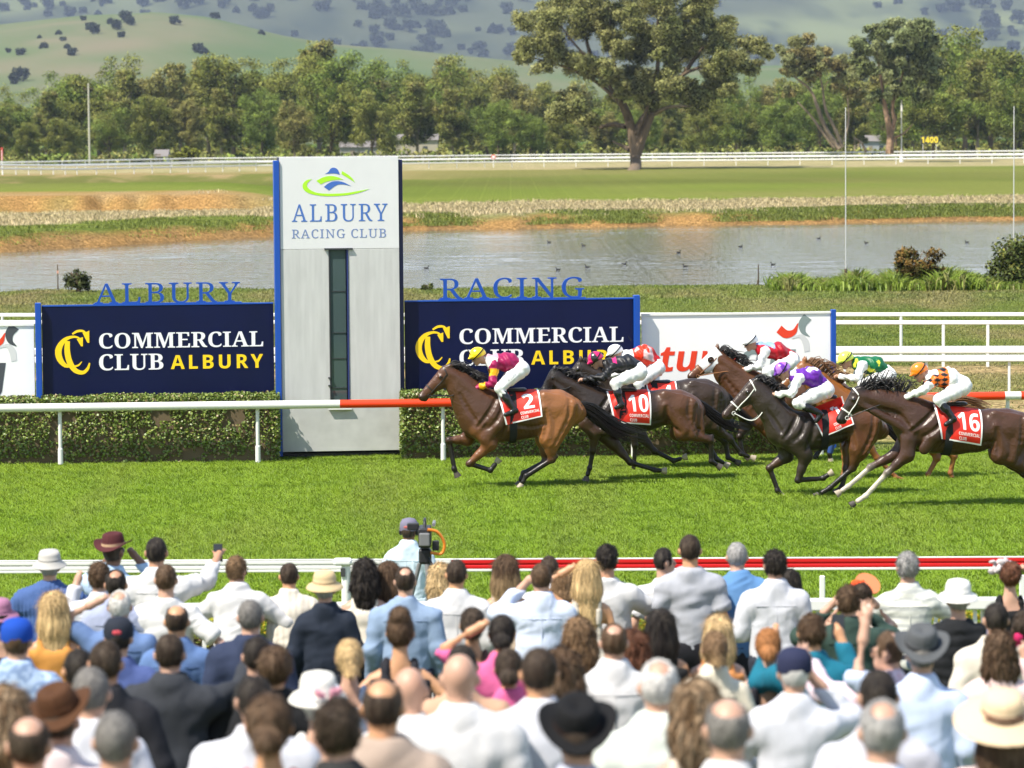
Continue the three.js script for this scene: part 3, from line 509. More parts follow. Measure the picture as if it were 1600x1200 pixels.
// ---------------------------------------------------------------- hedges
function hedge(label, fr, px0, px1, zF, zB, h) {
  const x0 = fr.J(px0, 680, zF).x, x1 = fr.J(px1, 680, zF).x, g = thing('hedge', label, 'hedge', fr.o, fr.a, 'clipped hedges under the boards');
  const leaf = new THREE.BufferGeometry(); leaf.setAttribute('position', new THREE.Float32BufferAttribute([-0.5, 0, 0, 0, 0.1, 0.55, 0.5, 0, 0, -0.5, 0, 0, 0.5, 0, 0, 0, 0.1, -0.45], 3)); leaf.setAttribute('normal', new THREE.Float32BufferAttribute([-.3, .95, 0, 0, .95, .2, .3, .95, 0, -.3, .95, 0, .3, .95, 0, 0, .95, -.2], 3));
  part('branches', rbox(x1 - x0 - 0.16, h - 0.12, zF - zB - 0.16, 0.05, (x0 + x1) / 2, (h - 0.12) / 2, (zF + zB) / 2), mat(L(0.13, 0.095, 0.055), 1), g);
  const w = x1 - x0, d = zF - zB, A = [w * h, w * d, d * h, d * h], tot = A[0] * 1 + A[1] + A[2] * 2;
  const n = Math.round(tot * 1700);
  const im = scatter('foliage', leaf, phys(L(1, 1, 1), 0.42, { side: THREE.DoubleSide }), n, () => {
    let t = rnd() * tot, x, y, z, nx = 0, ny = 0, nz = 0; const dep = Math.pow(rnd(), 1.4) * 0.13;
    if (t < A[0]) { x = rr(x0, x1); y = rr(0.03, h); z = zF - dep; nz = 1; } else if ((t -= A[0]) < A[1]) { x = rr(x0, x1); y = h - dep; z = rr(zB, zF); ny = 1; } else { const s = (t - A[1]) < A[2]; x = s ? x0 + dep : x1 - dep; y = rr(0.03, h); z = rr(zB, zF); nx = s ? -1 : 1; }
    const b = (fbm(x * 2.2, y * 2.2, z * 2.2, 3) - 0.5) * 0.15, low = y < 0.16 && nz && fbm(x * 3, 2) < 0.62 * 1 && rnd() < 0.75; if (low) return null; x += nx * b; y += ny * b; z += nz * b;
    if (nz && fbm(x * 4, y * 4, 31, 2) < 0.28) return null;
    _c.setRGB(0.125, 0.19, 0.03).lerp(L(0.31, 0.34, 0.065), rnd() * rnd()).lerp(L(0.09, 0.13, 0.022), rnd() < 0.3 ? 0.8 : 0).lerp(L(0.27, 0.19, 0.10), rnd() < 0.1 ? 0.8 : 0).multiplyScalar(rr(0.8, 1.15));
    return { p: V(x, y, z), s: rr(0.028, 0.062), rx: rr(-1.2, 1.2) + nz * 0.8, ry: rr(0, 6.28), rz: rr(-1.1, 1.1), c: _c };
  }, g);
}
hedge('clipped green hedge left of the tower, under the navy board', RF, -260, 437, -0.28, -1.2, 1.2);
hedge('clipped green hedge right of the tower, behind the leading horses', RF, 628, 1302, -0.28, -1.2, 1.2);
// ---------------------------------------------------------------- trees
{ // the great spreading gum in the field
  const d = 530, base = ground(985, 266), g = thing('gum_tree', 'huge spreading grey-green gum tree standing alone before the far rails', 'tree', base);
  const T = (x, y, z = 0) => { const p = atD(780 + x / 3.636, y / 3.636, d + z); return p.sub(base); };
  const L0 = [[300, 60, 95], [480, 50, 95], [700, 60, 90], [900, 40, 95], [1090, 60, 95], [1170, 120, 80], [1270, 150, 75], [150, 120, 70], [130, 320, 50], [200, 260, 80], [290, 160, 90], [330, 290, 95], [440, 340, 90], [500, 160, 90], [600, 120, 80], [560, 400, 80], [760, 130, 85], [900, 170, 105], [890, 270, 90], [740, 290, 85], [1050, 160, 95], [1070, 270, 95], [1250, 240, 95], [1320, 330, 90], [1230, 420, 95], [1160, 520, 80], [1420, 250, 60], [1500, 285, 45], [1410, 380, 60], [800, 460, 105], [940, 470, 95], [1040, 480, 80], [710, 520, 70], [420, 590, 90], [340, 640, 70], [500, 660, 60], [1110, 590, 60], [620, 420, 70], [650, 210, 80], [820, -60, 110], [600, -50, 110], [1000, -70, 110], [400, -30, 90], [1180, -20, 90], [1280, 500, 60], [240, 380, 45], [860, 590, 60], [1000, 380, 70]];
  const cl = [], ks = 1 / 3.636 / 10.4;
  for (const [x, y, r] of L0) for (let q = 0; q < 3; q++) { const z = [rr(-3, 3), rr(4, 12), rr(-12, -4)][q], s = q ? 0.85 : 1, R = r * ks * s, c = T(x + rr(-18, 18) * (q ? 2.2 : 0.6), y + rr(-14, 14) * (q ? 2 : 0.5), z);
    for (let k = 0; k < 4; k++) cl.push([c.clone().add(V(rr(-0.7, 0.7) * R, rr(-0.5, 0.6) * R, rr(-0.7, 0.7) * R)), R * rr(0.55, 0.95), R * rr(0.42, 0.68), R * rr(0.55, 0.95), L(0.498, 0.502, 0.186).lerp(L(0.386, 0.421, 0.135), rnd()).lerp(L(0.585, 0.549, 0.233), rnd() * 0.5)]); }
  const cg = leafCloud(cl, 300000, 0.24, { droop: 0.5, core: 0.5, single: 1, wide: 0.6 }); part('crown', cg, mLeaf, g);
  const tr = [limb([V(0, -1.5, 0), T(775, 900), T(760, 800), T(745, 700), T(700, 590)], 1.25, 0.62, 14, 12), limb([T(780, 880), T(820, 760), T(860, 660), T(900, 560)], 0.8, 0.5, 10, 9), limb([T(770, 860), T(790, 720), T(850, 620), T(900, 380, -2), T(900, 100, -2)], 0.62, 0.16, 16)];
  part('trunk', merge(tr), mBark, g);
  const br = [[[745, 700], [690, 590], [560, 400], [420, 240], [330, 120]], [[700, 600], [560, 470], [400, 390], [200, 330]], [[690, 580], [660, 420], [640, 240], [620, 40]], [[560, 400], [500, 250], [480, 80]], [[900, 560], [1050, 420], [1250, 350], [1420, 290]], [[900, 560], [960, 380], [1060, 200], [1120, 60]], [[1050, 420], [1150, 280], [1260, 180]], [[720, 720], [640, 705], [560, 725], [480, 690], [420, 620]], [[860, 660], [960, 610], [1140, 605]], [[740, 850], [680, 820], [640, 800]], [[760, 780], [830, 650], [850, 560], [830, 470]]];
  br.forEach((b, i) => part('branch', limb(b.map(([x, y], k) => T(x, y, k * (i % 2 ? 2 : -2))), 0.42, 0.08, 10, 6), i == 8 ? mPaleBark : mBark, g));
}
const treeProto = [];
function protoTree(h, w, cols, bark, lean, shape) { // a gum about h tall; returns geometries for trunk and crown
  const cl = [], br = [], n = 24;
  const trunkTop = V(lean * h * 0.2, h * 0.55, 0); br.push(limb([V(0, -0.5, 0), V(lean * h * 0.04, h * 0.2, 0), trunkTop], h * 0.022, h * 0.011, 6, 6));
  for (let i = 0; i < n; i++) {
    const a = rr(0, 6.283), t = rr(0.22, 1), rad = w * 0.5 * (shape == 'tall' ? 0.75 : 1) * Math.sqrt(Math.max(0.08, 1 - Math.pow((t - 0.5) * 1.7, 2))) * rr(0.35, 0.85), y = h * lerp(0.09, 0.93, t);
    const c = V(Math.cos(a) * rad + lean * y * 0.3, y, Math.sin(a) * rad); const R = w * rr(0.17, 0.27);
    if (i < 7) br.push(limb([V(lean * h * 0.1, h * rr(0.18, 0.42), 0), V(c.x * 0.5, y * 0.72, c.z * 0.5), c], h * 0.01, h * 0.003, 5, 5));
    for (let k = 0; k < 4; k++) cl.push([c.clone().add(V(rr(-.7, .7) * R, rr(-.6, .6) * R, rr(-.7, .7) * R)), R * rr(.45, .75), R * rr(.38, .62), R * rr(.45, .75), cols[Math.floor(rnd() * cols.length)]]);
  }
  return { trunk: merge(br), crown: leafCloud(cl, 24000, 0.31, { droop: 0.4, core: 0.5, single: 1, wide: 0.6 }), bark };
}
{
  const olive = [L(0.388, 0.411, 0.089), L(0.454, 0.461, 0.116), L(0.294, 0.339, 0.073)], brown = [L(0.495, 0.448, 0.146), L(0.415, 0.404, 0.121)], green = [L(0.374, 0.468, 0.094), L(0.281, 0.375, 0.073)], grey = [L(0.307, 0.367, 0.146), L(0.234, 0.295, 0.111)];
  treeProto.push(protoTree(20, 15, olive, mBark, 0.05), protoTree(20, 13, brown, mPaleBark, -0.1, 'tall'), protoTree(20, 16, green, mBark, 0.1), protoTree(20, 12, [...olive, ...brown], mPaleBark, 0.15, 'tall'), protoTree(20, 15, [...green, ...olive], mBark, -0.05));
  const words = ['olive', 'brownish', 'fresh green', 'thin brown-olive', 'mid-green'];
  const ord = n => n + (n % 100 > 10 && n % 100 < 14 ? 'th' : ['th', 'st', 'nd', 'rd', 'th', 'th', 'th', 'th', 'th', 'th'][n % 10]);
  const sky = x => LIN([-80, 0, 50, 100, 150, 200, 260, 320, 400, 440, 480, 520, 560, 620, 680, 720, 760, 820, 900, 1100, 1190, 1240, 1300, 1400, 1480, 1540, 1600, 1700], [120, 132, 152, 122, 92, 108, 98, 78, 90, 122, 62, 70, 92, 108, 92, 80, 102, 122, 130, 130, 135, 118, 92, 100, 66, 54, 84, 90], x);
  let nA = 0, nB = 0; const spots = [];
  for (let x = -60; x < 1680; x += rr(36, 50)) spots.push([x, 1]);
  for (let x = -70; x < 1690; x += rr(50, 72)) spots.push([x, 0]);
  const seq = [0, 0]; spots.sort((a, b) => a[0] - b[0]);
  for (const [x, back] of spots) {
    const d = back ? rr(760, 830) : rr(668, 715), y0 = back ? sky(x) + rr(-6, 10) : sky(x) + rr(28, 62), k = Math.floor(rnd() * 5), t = treeProto[k], base = atD(x, 250, d); base.y = 0;
    const h = EYE - (-0) + (205 - 0 - y0) / FPX * d; const s = Math.max(8, h) / 19.6;
    const inView = x > -30 && x < 1630; if (inView) seq[back]++;
    const g = thing('belt_tree', inView ? `${words[k]} gum in the ${back ? 'tall rear' : 'lower front'} row of the tree belt, ${ord(seq[back])} from the left` : `${words[k]} belt gum just outside the ${x < 0 ? 'left' : 'right'} edge, ${back ? 'rear' : 'front'} row, ${Math.round(base.distanceTo(camera.position))} metres away`, 'tree', base, rr(0, 6.283), 'gum trees of the belt beyond the far rails');
    g.scale.set(s * rr(0.9, 1.15), s, s * rr(0.9, 1.15)); part('trunk', t.trunk, t.bark, g); part('crown', t.crown, mLeaf, g);
  }
  // two gums that stand out on the right
  const own = (name, label, px, py, d, clumps, limbs, cols, m, n) => { const base = atD(px, py, d); base.y = 0; const g = thing(name, label, 'tree', base), T = (x, y, z = 0) => atD(1180 + x / 3.81, 20 + y / 3.81, d + z).sub(base), ks = d / FPX / 3.81, cl = [];
    for (const [x, y, r] of clumps) for (let q = 0; q < 3; q++) { const R = r * ks, c = T(x + rr(-15, 15) * (q ? 2 : 0.5), y + rr(-12, 12) * (q ? 2 : .5), [0, rr(2, 7), rr(-7, -2)][q]); for (let k = 0; k < 3; k++) cl.push([c.clone().add(V(rr(-.7, .7) * R, rr(-.5, .5) * R, rr(-.7, .7) * R)), R * rr(.42, .66), R * rr(.34, .52), R * rr(.42, .66), cols[Math.floor(rnd() * cols.length)]]); }
    part('crown', leafCloud(cl, Math.round(n * 2.6), 0.28, { droop: 0.4, core: 0.5, single: 1, wide: 0.6 }), mLeaf, g); limbs.forEach(([r0, r1, ...b], i) => part(i ? 'branch' : 'trunk', limb(b.map(([x, y]) => T(x, y)), r0, r1, 10, 7), m, g)); };
  own('gum_tree', 'large blue-green gum with pinkish forked trunk beside the light pole', 1392, 240, 600, [[850, 80, 100], [720, 120, 80], [970, 110, 90], [640, 170, 70], [1050, 160, 60], [620, 250, 60], [760, 240, 90], [900, 220, 100], [1020, 250, 90], [1100, 300, 50], [680, 330, 70], [820, 330, 80], [960, 340, 90], [1060, 380, 70], [900, 440, 70], [800, 450, 70], [720, 500, 50], [1000, 480, 70]], [[0.75, 0.4, [800, 840], [805, 740], [790, 640], [770, 540]], [0.42, 0.14, [805, 740], [830, 640], [815, 560], [870, 400], [900, 220]], [0.35, 0.1, [770, 540], [750, 400], [720, 200]], [0.25, 0.08, [815, 750], [880, 720], [940, 660]]], [L(0.375, 0.438, 0.187), L(0.300, 0.350, 0.132), L(0.450, 0.488, 0.220)], mPinkBark, 26000);
  own('gum_tree', 'pale gum with bare white leaning limbs left of the thin pole', 1305, 235, 640, [[280, 210, 90], [200, 260, 70], [330, 260, 80], [250, 330, 70], [180, 330, 50], [330, 350, 60], [210, 470, 45], [480, 300, 80], [520, 370, 70], [430, 250, 60], [560, 330, 50], [620, 470, 55], [500, 440, 50]], [[0.55, 0.14, [500, 810], [420, 690], [370, 560], [330, 460], [230, 380]], [0.4, 0.1, [470, 800], [380, 680], [320, 600], [250, 530]], [0.42, 0.12, [520, 800], [470, 680], [420, 580], [400, 440], [380, 360]], [0.3, 0.1, [530, 770], [555, 640], [550, 500]], [0.3, 0.1, [660, 830], [630, 770], [590, 745]]], [L(0.451, 0.482, 0.210), L(0.403, 0.415, 0.158), L(0.476, 0.403, 0.158)], mPaleBark, 15000);
  // the wood behind, one mass
  const cl = []; for (let x = -120; x < 1730; x += 7) { const d = rr(850, 900), p = atD(x, 200, d), top = (205 - (sky(x) + rr(12, 40))) / FPX * d; for (let y = 1; y < top; y += rr(2.2, 4.2)) cl.push([V(p.x + rr(-2, 2), y, p.z), rr(1.6, 3), rr(1.4, 2.4), 3, olive[Math.floor(rnd() * 3)].clone().lerp(brown[0], rnd() * 0.5)]); }
  const w = part('woodland', leafCloud(cl, 110000, 0.62, { core: 0.5, single: 1, wide: 0.65 }), mLeaf, scene); tag(w, 'dense olive woodland filling in behind the tree belt', 'woodland', null, 'stuff');
  const b = part('undergrowth', leafCloud(Array.from({ length: 240 }, (_, i) => { const p = atD(-60 + i * 7.2, 240, rr(655, 700)); return [V(p.x, rr(0.4, 1.5), p.z), rr(1, 2.2), rr(0.7, 1.8), 2, green[i % 2].clone().lerp(brown[0], rnd())]; }), 12000, 0.5), mLeaf, scene); tag(b, 'low scrub at the foot of the tree belt', 'scrub', null, 'stuff');
}
// hillside trees
{
  const cl = (n, R) => Array.from({ length: n }, () => [V(rr(-1, 1) * R, rr(0.5, 1.5) * R, rr(-1, 1) * R), R * rr(0.5, 0.8), R * rr(0.5, 0.8), R * rr(0.5, 0.8), L(0.06, 0.075, 0.04)]);
  const gs = [leafCloud(cl(5, 5), 420, 1.6), leafCloud(cl(7, 7), 520, 1.9)];
  const put = (px, py, d0, d1, H, s) => { // march along the view to meet the hillside
    const r = ray(px, py); for (let d = d0; d < d1; d += 12) { const t = -d / r.z, y = EYE + r.y * t, x = r.x * t; if (y < H(x, d)) { const o = thing('hillside_tree', 'small dark tree dotted on the hazy hillside', 'tree', V(x, H(x, d) - 1, -d), rr(0, 6), 'scattered trees on the hills'); o.scale.setScalar(s * 0.55); part('crown', gs[Math.floor(rnd() * 2)], mLeaf, o); return; } } };
  for (const [x, y, s] of [[13, 83, .9], [30, 88, .9], [69, 76, 1.1], [105, 76, .9], [110, 88, 1], [92, 55, .9], [75, 30, .9], [47, 22, 1], [130, 32, 1], [142, 47, 1.4], [150, 54, 1.3], [172, 38, 1.2], [185, 47, 1.3], [200, 35, 1.5], [206, 40, 1.2], [190, 58, 1.1], [272, 39, 1.2], [117, 17, 1], [133, 14, .9], [168, 14, .9], [195, 14, 1], [337, 30, 1], [352, 28, 1], [368, 32, 1.2], [386, 35, 1.3], [402, 40, 1.3], [408, 54, 1], [428, 42, 1.2], [310, 84, 1.2], [320, 86, 1.2], [30, 128, 1.5], [22, 132, 1.4], [452, 55, 1], [250, 14, 1], [238, 15, .9], [62, 60, .7], [100, 65, .6]]) put(x, y, 1700, 4500, hillN, s);
  for (let i = 0; i < 240; i++) { const x = rr(440, 1640), y = rr(-6, 96), k = fbm(x * 0.012, y * 0.03, 77); if (k < 0.45) continue; put(x, y, 4800, 10800, hillF, rr(1.6, 3.6)); }
  for (let i = 0; i < 60; i++) put(rr(0, 700), rr(-6, 30), 4800, 10800, hillF, rr(1.6, 3.2));
}
// bushes by the pond
function bush(label, px, py, w, h, clumps, col, tip, leaf, n) {
  const d = 128, p = atD(px, py, d); p.y = landH(p.x, d); const g = thing('bush', label, 'bush', p), R = w / 2, cl = [];
  for (let i = 0; i < clumps; i++) { const a = rr(0, 6.283), q = Math.sqrt(rnd()) * 0.72; cl.push([V(Math.cos(a) * q * R, h * rr(0.18, 0.86) * (1 - 0.25 * q), Math.sin(a) * q * R), R * rr(.26, .42), R * rr(.24, .4), R * rr(.26, .42), col[i % col.length]]); }
  part('foliage', leafCloud(cl, n, leaf, { core: 0.5, tip }), mLeaf, g);
  part('stems', merge(Array.from({ length: 6 }, () => limb([V(rr(-.1, .1), -0.1, rr(-.1, .1)), V(rr(-.2, .2) * R, h * 0.4, rr(-.2, .2) * R), V(rr(-.6, .6) * R, h * 0.8, rr(-.5, .5) * R)], 0.04, 0.012, 4, 5))), mBark, g);
}
bush('rounded orange-tipped bush on the near shore of the pond', 1434, 440, 2.1, 1.75, 26, [L(0.21, 0.19, 0.05), L(0.15, 0.15, 0.04), L(0.27, 0.19, 0.055)], { p: 0.5, c: L(0.42, 0.25, 0.07) }, 0.085, 5200);
bush('loose dark green bush on the shore at the right edge', 1585, 440, 3.0, 1.95, 24, [L(0.14, 0.19, 0.05), L(0.20, 0.24, 0.07)], { p: 0.2, c: L(0.38, 0.38, 0.09) }, 0.085, 5200);
bush('small upright dark shrub on the left shore of the pond', 122, 447, 1.05, 0.95, 16, [L(0.12, 0.15, 0.05), L(0.16, 0.19, 0.07)], null, 0.06, 1800);
bush('little leafy shrub low by the tower on the pond shore', 668, 452, 0.5, 0.3, 8, [L(0.16, 0.2, 0.06)], null, 0.05, 500);
{ const d = 640, p = atD(292, 246, d); p.y = 0; const g = thing('bush', 'yellow-green bush at the foot of the tree belt', 'bush', p); part('foliage', leafCloud(Array.from({ length: 14 }, () => [V(rr(-1.6, 1.6), rr(0.6, 3), rr(-1, 1)), 0.9, 0.8, 0.9, L(0.34, 0.36, 0.05)]), 900, 0.4), mLeaf, g); }
// ---------------------------------------------------------------- small far things
function pole(label, px, py0, py1, r, m, d) { const a = d ? atD(px, py1, d) : ground(px, py1); if (d) a.y = landH(a.x, d); const top = atD(px, py0, -a.z).y; const g = thing('pole', label, 'pole', a); part('shaft', rod(V(0, -0.05, 0), V(0, top - a.y, 0), r, r * 0.75, 8), m, g); return [g, top - a.y]; }
const mGalv = mat(L(0.55, 0.55, 0.53), 0.45), mWood = mat(L(0.30, 0.24, 0.17), 0.95, { map: barkTex });
{
  for (const [l, px, y0, y1] of [['thin pale pole standing before the pond, left of the orange bush', 1321.5, 168, 415], ['thin pale pole before the pond at the right edge', 1584, 166, 360]]) { const [g, h] = pole(l, px, y0, y1, 0.022, mGalv, 128); part('collar', rod(V(0, 0, 0), V(0, 0.75, 0), 0.05, 0.05, 8), mWood, g); }
  const [g2, h2] = pole('grey light pole with a white foot beside the blue-green gum', 1408.5, 156, 240, 0.13, mGalv, 600); part('foot', rod(V(0, 0, 0), V(0, 1.1, 0), 0.36, 0.3, 10), mWhite, g2); part('lamp', box(0.3, 1.1, 0.3, 0, h2 - 1.4, 0.1), mWhite, g2);
  const [g3, h3] = pole('weathered timber telegraph pole in front of the left trees', 140, 130, 247, 0.2, mat(L(0.42, 0.42, 0.33), 0.9), 640); part('crossarm', box(1.8, 0.15, 0.15, 0, h3 - 1, 0), mWood, g3);
  const [g4] = pole('short stake at the water edge left of the small shrub', 90.5, 413, 446, 0.025, mWood, 130); part('cap', box(0.06, 0.1, 0.06, 0, 0.7, 0), mat(L(0.6, 0.3, 0.2), 0.8), g4);
  const [g5] = pole('grey stake leaning at the water edge right of the letters', 1185, 413, 446, 0.03, mWood, 130); part('brace', rod(V(-0.07, 0, 0), V(0, 0.35, 0), 0.018, 0.015, 6), mWood, g5);
  const b = atD(1452, 240, 640); b.y = 0; const g = thing('distance_sign', 'yellow 1400 distance sign on two legs before the far trees', 'sign', b); const m = phys(S(250, 225, 60), 0.5), J = (x, y) => atD(x, y, 640).sub(b);
  const q0 = J(1439.5, 223.5), q1 = J(1465.5, 213.5); for (const k of fitText('1400', 'sans_bold', q0.x, q1.x, q0.y, q1.y, 0.03, 0.06, 0)) part('digit', k, m, g);
  part('board', box(q1.x - q0.x + 0.3, 1.5, 0.05, (q0.x + q1.x) / 2, (q0.y + q1.y) / 2, 0), mat(L(0.05, 0.055, 0.04), 0.8), g); for (const x of [q0.x + 0.3, q1.x - 0.3]) part('leg', rod(V(x, -0.1, 0), V(x, q0.y - 0.2, 0), 0.06, 0.06, 6), mGalv, g);
  for (const [l, px, py, d] of [['round red and white marker on the far rail right of the tower', 771, 243, 560], ['tall red and white marker post at the far left edge', 3, 246, 520]]) { const a = atD(px, py, d); a.y = landH(a.x, d); const g = thing('course_marker', l, 'marker', a); const h = px < 100 ? 4.2 : 2.2; part('stem', rod(V(0, 0, 0), V(0, h - 0.6, 0), 0.07, 0.07, 8), mWhite, g); if (px < 100) part('panel', box(0.3, 1.9, 0.1, 0, h - 1.1, 0), phys(S(190, 70, 60), .5), g); else { part('disc', new THREE.CylinderGeometry(0.38, 0.38, 0.08, 20).rotateX(Math.PI / 2).translate(0, h - 0.5, 0), phys(S(222, 70, 60), .5), g); part('centre', new THREE.CylinderGeometry(0.25, 0.25, 0.03, 16).rotateX(Math.PI / 2).translate(0, h - 0.5, 0.055), mWhite, g); } }
  for (const [l, px, py, w, h, c] of [['small pale shed glimpsed between trunks left of the tower top', 298, 244, 2.4, 1.5, L(0.6, .6, .6)], ['cream cottage glimpsed through the trees right of the tower', 646, 244, 9, 4, L(.4, .35, .26)], ['long low white building glimpsed behind the trees by the tower', 555, 242, 9, 2.6, L(.3, .28, .25)], ['pale shed half hidden behind the light pole', 1390, 240, 6, 3, L(.32, .33, .34)]]) {
    const a = atD(px, py, 735); a.y = 0; if (px == 298) a.z += 60; else a.z -= 30; const g = thing('small_building', l, 'building', a); part('wall', box(w, h, 5, 0, h / 2, 0), mat(c, 0.9), g); const s = new THREE.Shape([new THREE.Vector2(-2.9, 0), new THREE.Vector2(2.9, 0), new THREE.Vector2(0, 1.3)]); part('roof', new THREE.ExtrudeGeometry(s, { depth: w + 0.4, bevelEnabled: false }).rotateY(Math.PI / 2).translate(-w / 2 - 0.2, h + 0.005, 0), mat(L(.2, .18, .17), .8), g); part('window', box(1, 1, 0.06, w * 0.2, h * 0.55, 2.52), phys(L(.06, .07, .08), .1), g); part('door', box(0.9, 2, 0.06, -w * 0.2, 1, 2.52), mat(L(.25, .2, .15), .7), g);
  }
}
{ // ducks on the pond
  const prim = [cap(V(-0.12, 0.05, 0), V(0.13, 0.06, 0), 0.085, 0.06, { s: [1, 0.8, 0.85] }), cap(V(0.13, 0.07, 0), V(0.24, 0.11, 0), 0.04, 0.015)], body = meshSDF(prim, 0.02), head = meshSDF([cap(V(-0.13, 0.1, 0), V(-0.17, 0.2, 0), 0.035, 0.03), ball(V(-0.185, 0.22, 0), 0.045), cap(V(-0.2, 0.215, 0), V(-0.27, 0.205, 0), 0.02, 0.012)], 0.012), dk = mat(L(0.02, 0.02, 0.022), 0.6);
  const where = ['nearest the tower', 'just below the dark reflection, left', 'in the dark reflection, upper left', 'in the middle of the dark reflection', 'lower left near the letters', 'low by the letter G', 'lower middle of the dark reflection', 'lower right of the dark reflection', 'right of the dark reflection, near the stake', 'upper right part of the water', 'right of the thin pole', 'far right of the water', 'between the reflection and the far bank'];
  [[666, 419.5], [858, 379], [912, 384], [1060, 395], [872, 422], [918, 418], [975, 413], [1071, 417], [1208, 414], [1279, 373], [1354, 380], [1511, 379], [1157, 386]].forEach(([px, py], i) => { const p = ground(px, py, WATER); const g = thing('duck', 'small black duck on the pond, ' + where[i], 'duck', p, rr(-0.5, 0.5) + (i % 3 ? 0 : Math.PI), 'ducks on the pond'); g.scale.setScalar(0.6); part('body', body, dk, g); part('head', head, dk, g); });
}
// ---------------------------------------------------------------- horses
function tubeGeo(pts, r, seg, n) { return tube(pts, r, seg, n); }
function hairBundle(spine, width, n, r, spreadZ, col, o = {}) { // many fine locks that follow a spine curve, loosely
  const gs = [], c = new THREE.CatmullRomCurve3(spine);
  for (let i = 0; i < n; i++) {
    const oy = rr(-1, 1), oz = rr(-1, 1), len = rr(o.min || 0.65, 1), ph = rr(0, 6.28), pts = [];
    for (let k = 0; k <= 5; k++) { const t = k / 5 * len, p = c.getPoint(t), w = width * LIN([0, 0.3, 0.7, 1], o.prof || [0.35, 0.9, 1, 0.7], t); pts.push(V(p.x + Math.sin(ph + t * 5) * w * 0.12, p.y + oy * w + Math.sin(ph * 2 + t * 6) * w * 0.12, p.z + oz * spreadZ * (0.5 + 0.5 * t))); }
    gs.push(limb(pts, r * rr(0.7, 1.3), r * 0.15, 7, 4));
  }
  return merge(gs);
}
const hoofGeo = (f, h, lat) => { // a hoof: tapered block pointing from the pastern
  const d = h.clone().sub(f).normalize(), g = new THREE.CylinderGeometry(0.042, 0.062, 0.085, 14, 1); g.scale(1, 1, 0.85);
  g.applyQuaternion(new THREE.Quaternion().setFromUnitVectors(V(0, -1, 0), d)); return g.translate(h.x, h.y, h.z);
};
function surfaceZ(prims, x, y, z0 = 0.6, off = 0.01) { let z = z0; for (let i = 0; i < 60; i++) { const d = sdf(prims, x, y, z) - off; if (d < 0.0015) return z; z -= Math.max(0.002, d * 0.7); if (z < 0) return 0; } return z; }
function patchOn(prims, fr, c, nu, nv, off, lat = 0.25, puff = 0) { // cloth panel draped on the near flank: corners TL, TR, BR, BL in photograph pixels
  const P = [], UV = [], I = [];
  for (let j = 0; j <= nv; j++) for (let i = 0; i <= nu; i++) { const u = i / nu, v = j / nv, px = lerp(lerp(c[0][0], c[1][0], u), lerp(c[3][0], c[2][0], u), v), py = lerp(lerp(c[0][1], c[1][1], u), lerp(c[3][1], c[2][1], u), v); const q = fr.J(px, py, lat); const z = surfaceZ(prims, q.x, q.y, 0.6, off + puff * (0.5 + 0.5 * Math.sin(u * 9 + v * 4)) * v); P.push(q.x, q.y, z); UV.push(u, 1 - v); }
  for (let j = 0; j < nv; j++) for (let i = 0; i < nu; i++) { const a = j * (nu + 1) + i; I.push(a, a + nu + 1, a + 1, a + 1, a + nu + 1, a + nu + 2); }
  const g = new THREE.BufferGeometry(); g.setAttribute('position', new THREE.Float32BufferAttribute(P, 3)); g.setAttribute('uv', new THREE.Float32BufferAttribute(UV, 2)); g.setIndex(I); g.computeVertexNormals(); return g;
}
function bandOn(prims, ctr, ax, w, off, n = 28, R = 0.6) { // a strap that hugs the body around an axis
  const u = V(0, 0, 1), v = new THREE.Vector3().crossVectors(ax, u).normalize(), P = [], I = [];
  for (let i = 0; i < n; i++) { const a = i / n * 6.28319, d = u.clone().multiplyScalar(Math.cos(a)).addScaledVector(v, Math.sin(a)); for (const s of [-1, 1]) { const o = ctr.clone().addScaledVector(ax, s * w / 2); let r = R; for (let k = 0; k < 50; k++) { const p = o.clone().addScaledVector(d, r), e = sdf(prims, p.x, p.y, p.z) - off; if (e < 0.0015) break; r -= Math.max(0.002, e * 0.7); if (r < 0.02) break; } const p = o.addScaledVector(d, r); P.push(p.x, p.y, p.z); } }
  for (let i = 0; i < n; i++) { const a = i * 2, b = ((i + 1) % n) * 2; I.push(a, b, a + 1, a + 1, b, b + 1); }
  const g = new THREE.BufferGeometry(); g.setAttribute('position', new THREE.Float32BufferAttribute(P, 3)); g.setIndex(I); g.computeVertexNormals(); return g;
}
function clothTex(num) {
  const c = document.createElement('canvas'); c.width = 320; c.height = 256; const x = c.getContext('2d');
  x.fillStyle = '#dd2a18'; x.fillRect(0, 0, 320, 256); x.fillStyle = '#f3f0ee'; x.fillRect(308, 0, 12, 256); x.fillRect(60, 244, 260, 12); x.fillRect(0, 0, 14, 256);
  x.textAlign = 'center'; x.font = 'bold 172px sans-serif'; x.save(); x.translate(222, 158); x.scale(num.length > 1 ? 0.86 : 1.1, 1); x.fillText(num, 0, 0); x.restore();
  x.textAlign = 'left'; x.font = 'bold 34px sans-serif'; x.save(); x.translate(140, 200); x.scale(0.72, 1); x.fillText('COMMERCIAL', 0, 0); x.fillText('CLUB', 0, 36); x.restore();
  const t = new THREE.CanvasTexture(c); t.colorSpace = THREE.SRGBColorSpace; return t;
}
const coatTex = dataTex(512, 512, (u, v) => { const a = tileNoise(u + v * 0.0, v, 9, 3, 3), r = 1 - Math.abs(tileNoise(u, v, 7, 13, 3) - 0.5) * 5, b = tileNoise(u * 1, v, 60, 6, 2); const t = 0.45 * a + 0.35 * clamp(r) + 0.2 * b; return [t, t, t]; }, false);
const mHorse = phys(L(1, 1, 1), 0.40, { vertexColors: true, specularIntensity: 0.9, clearcoat: 0.06, clearcoatRoughness: 0.22, bumpMap: coatTex, bumpScale: 0.007 });
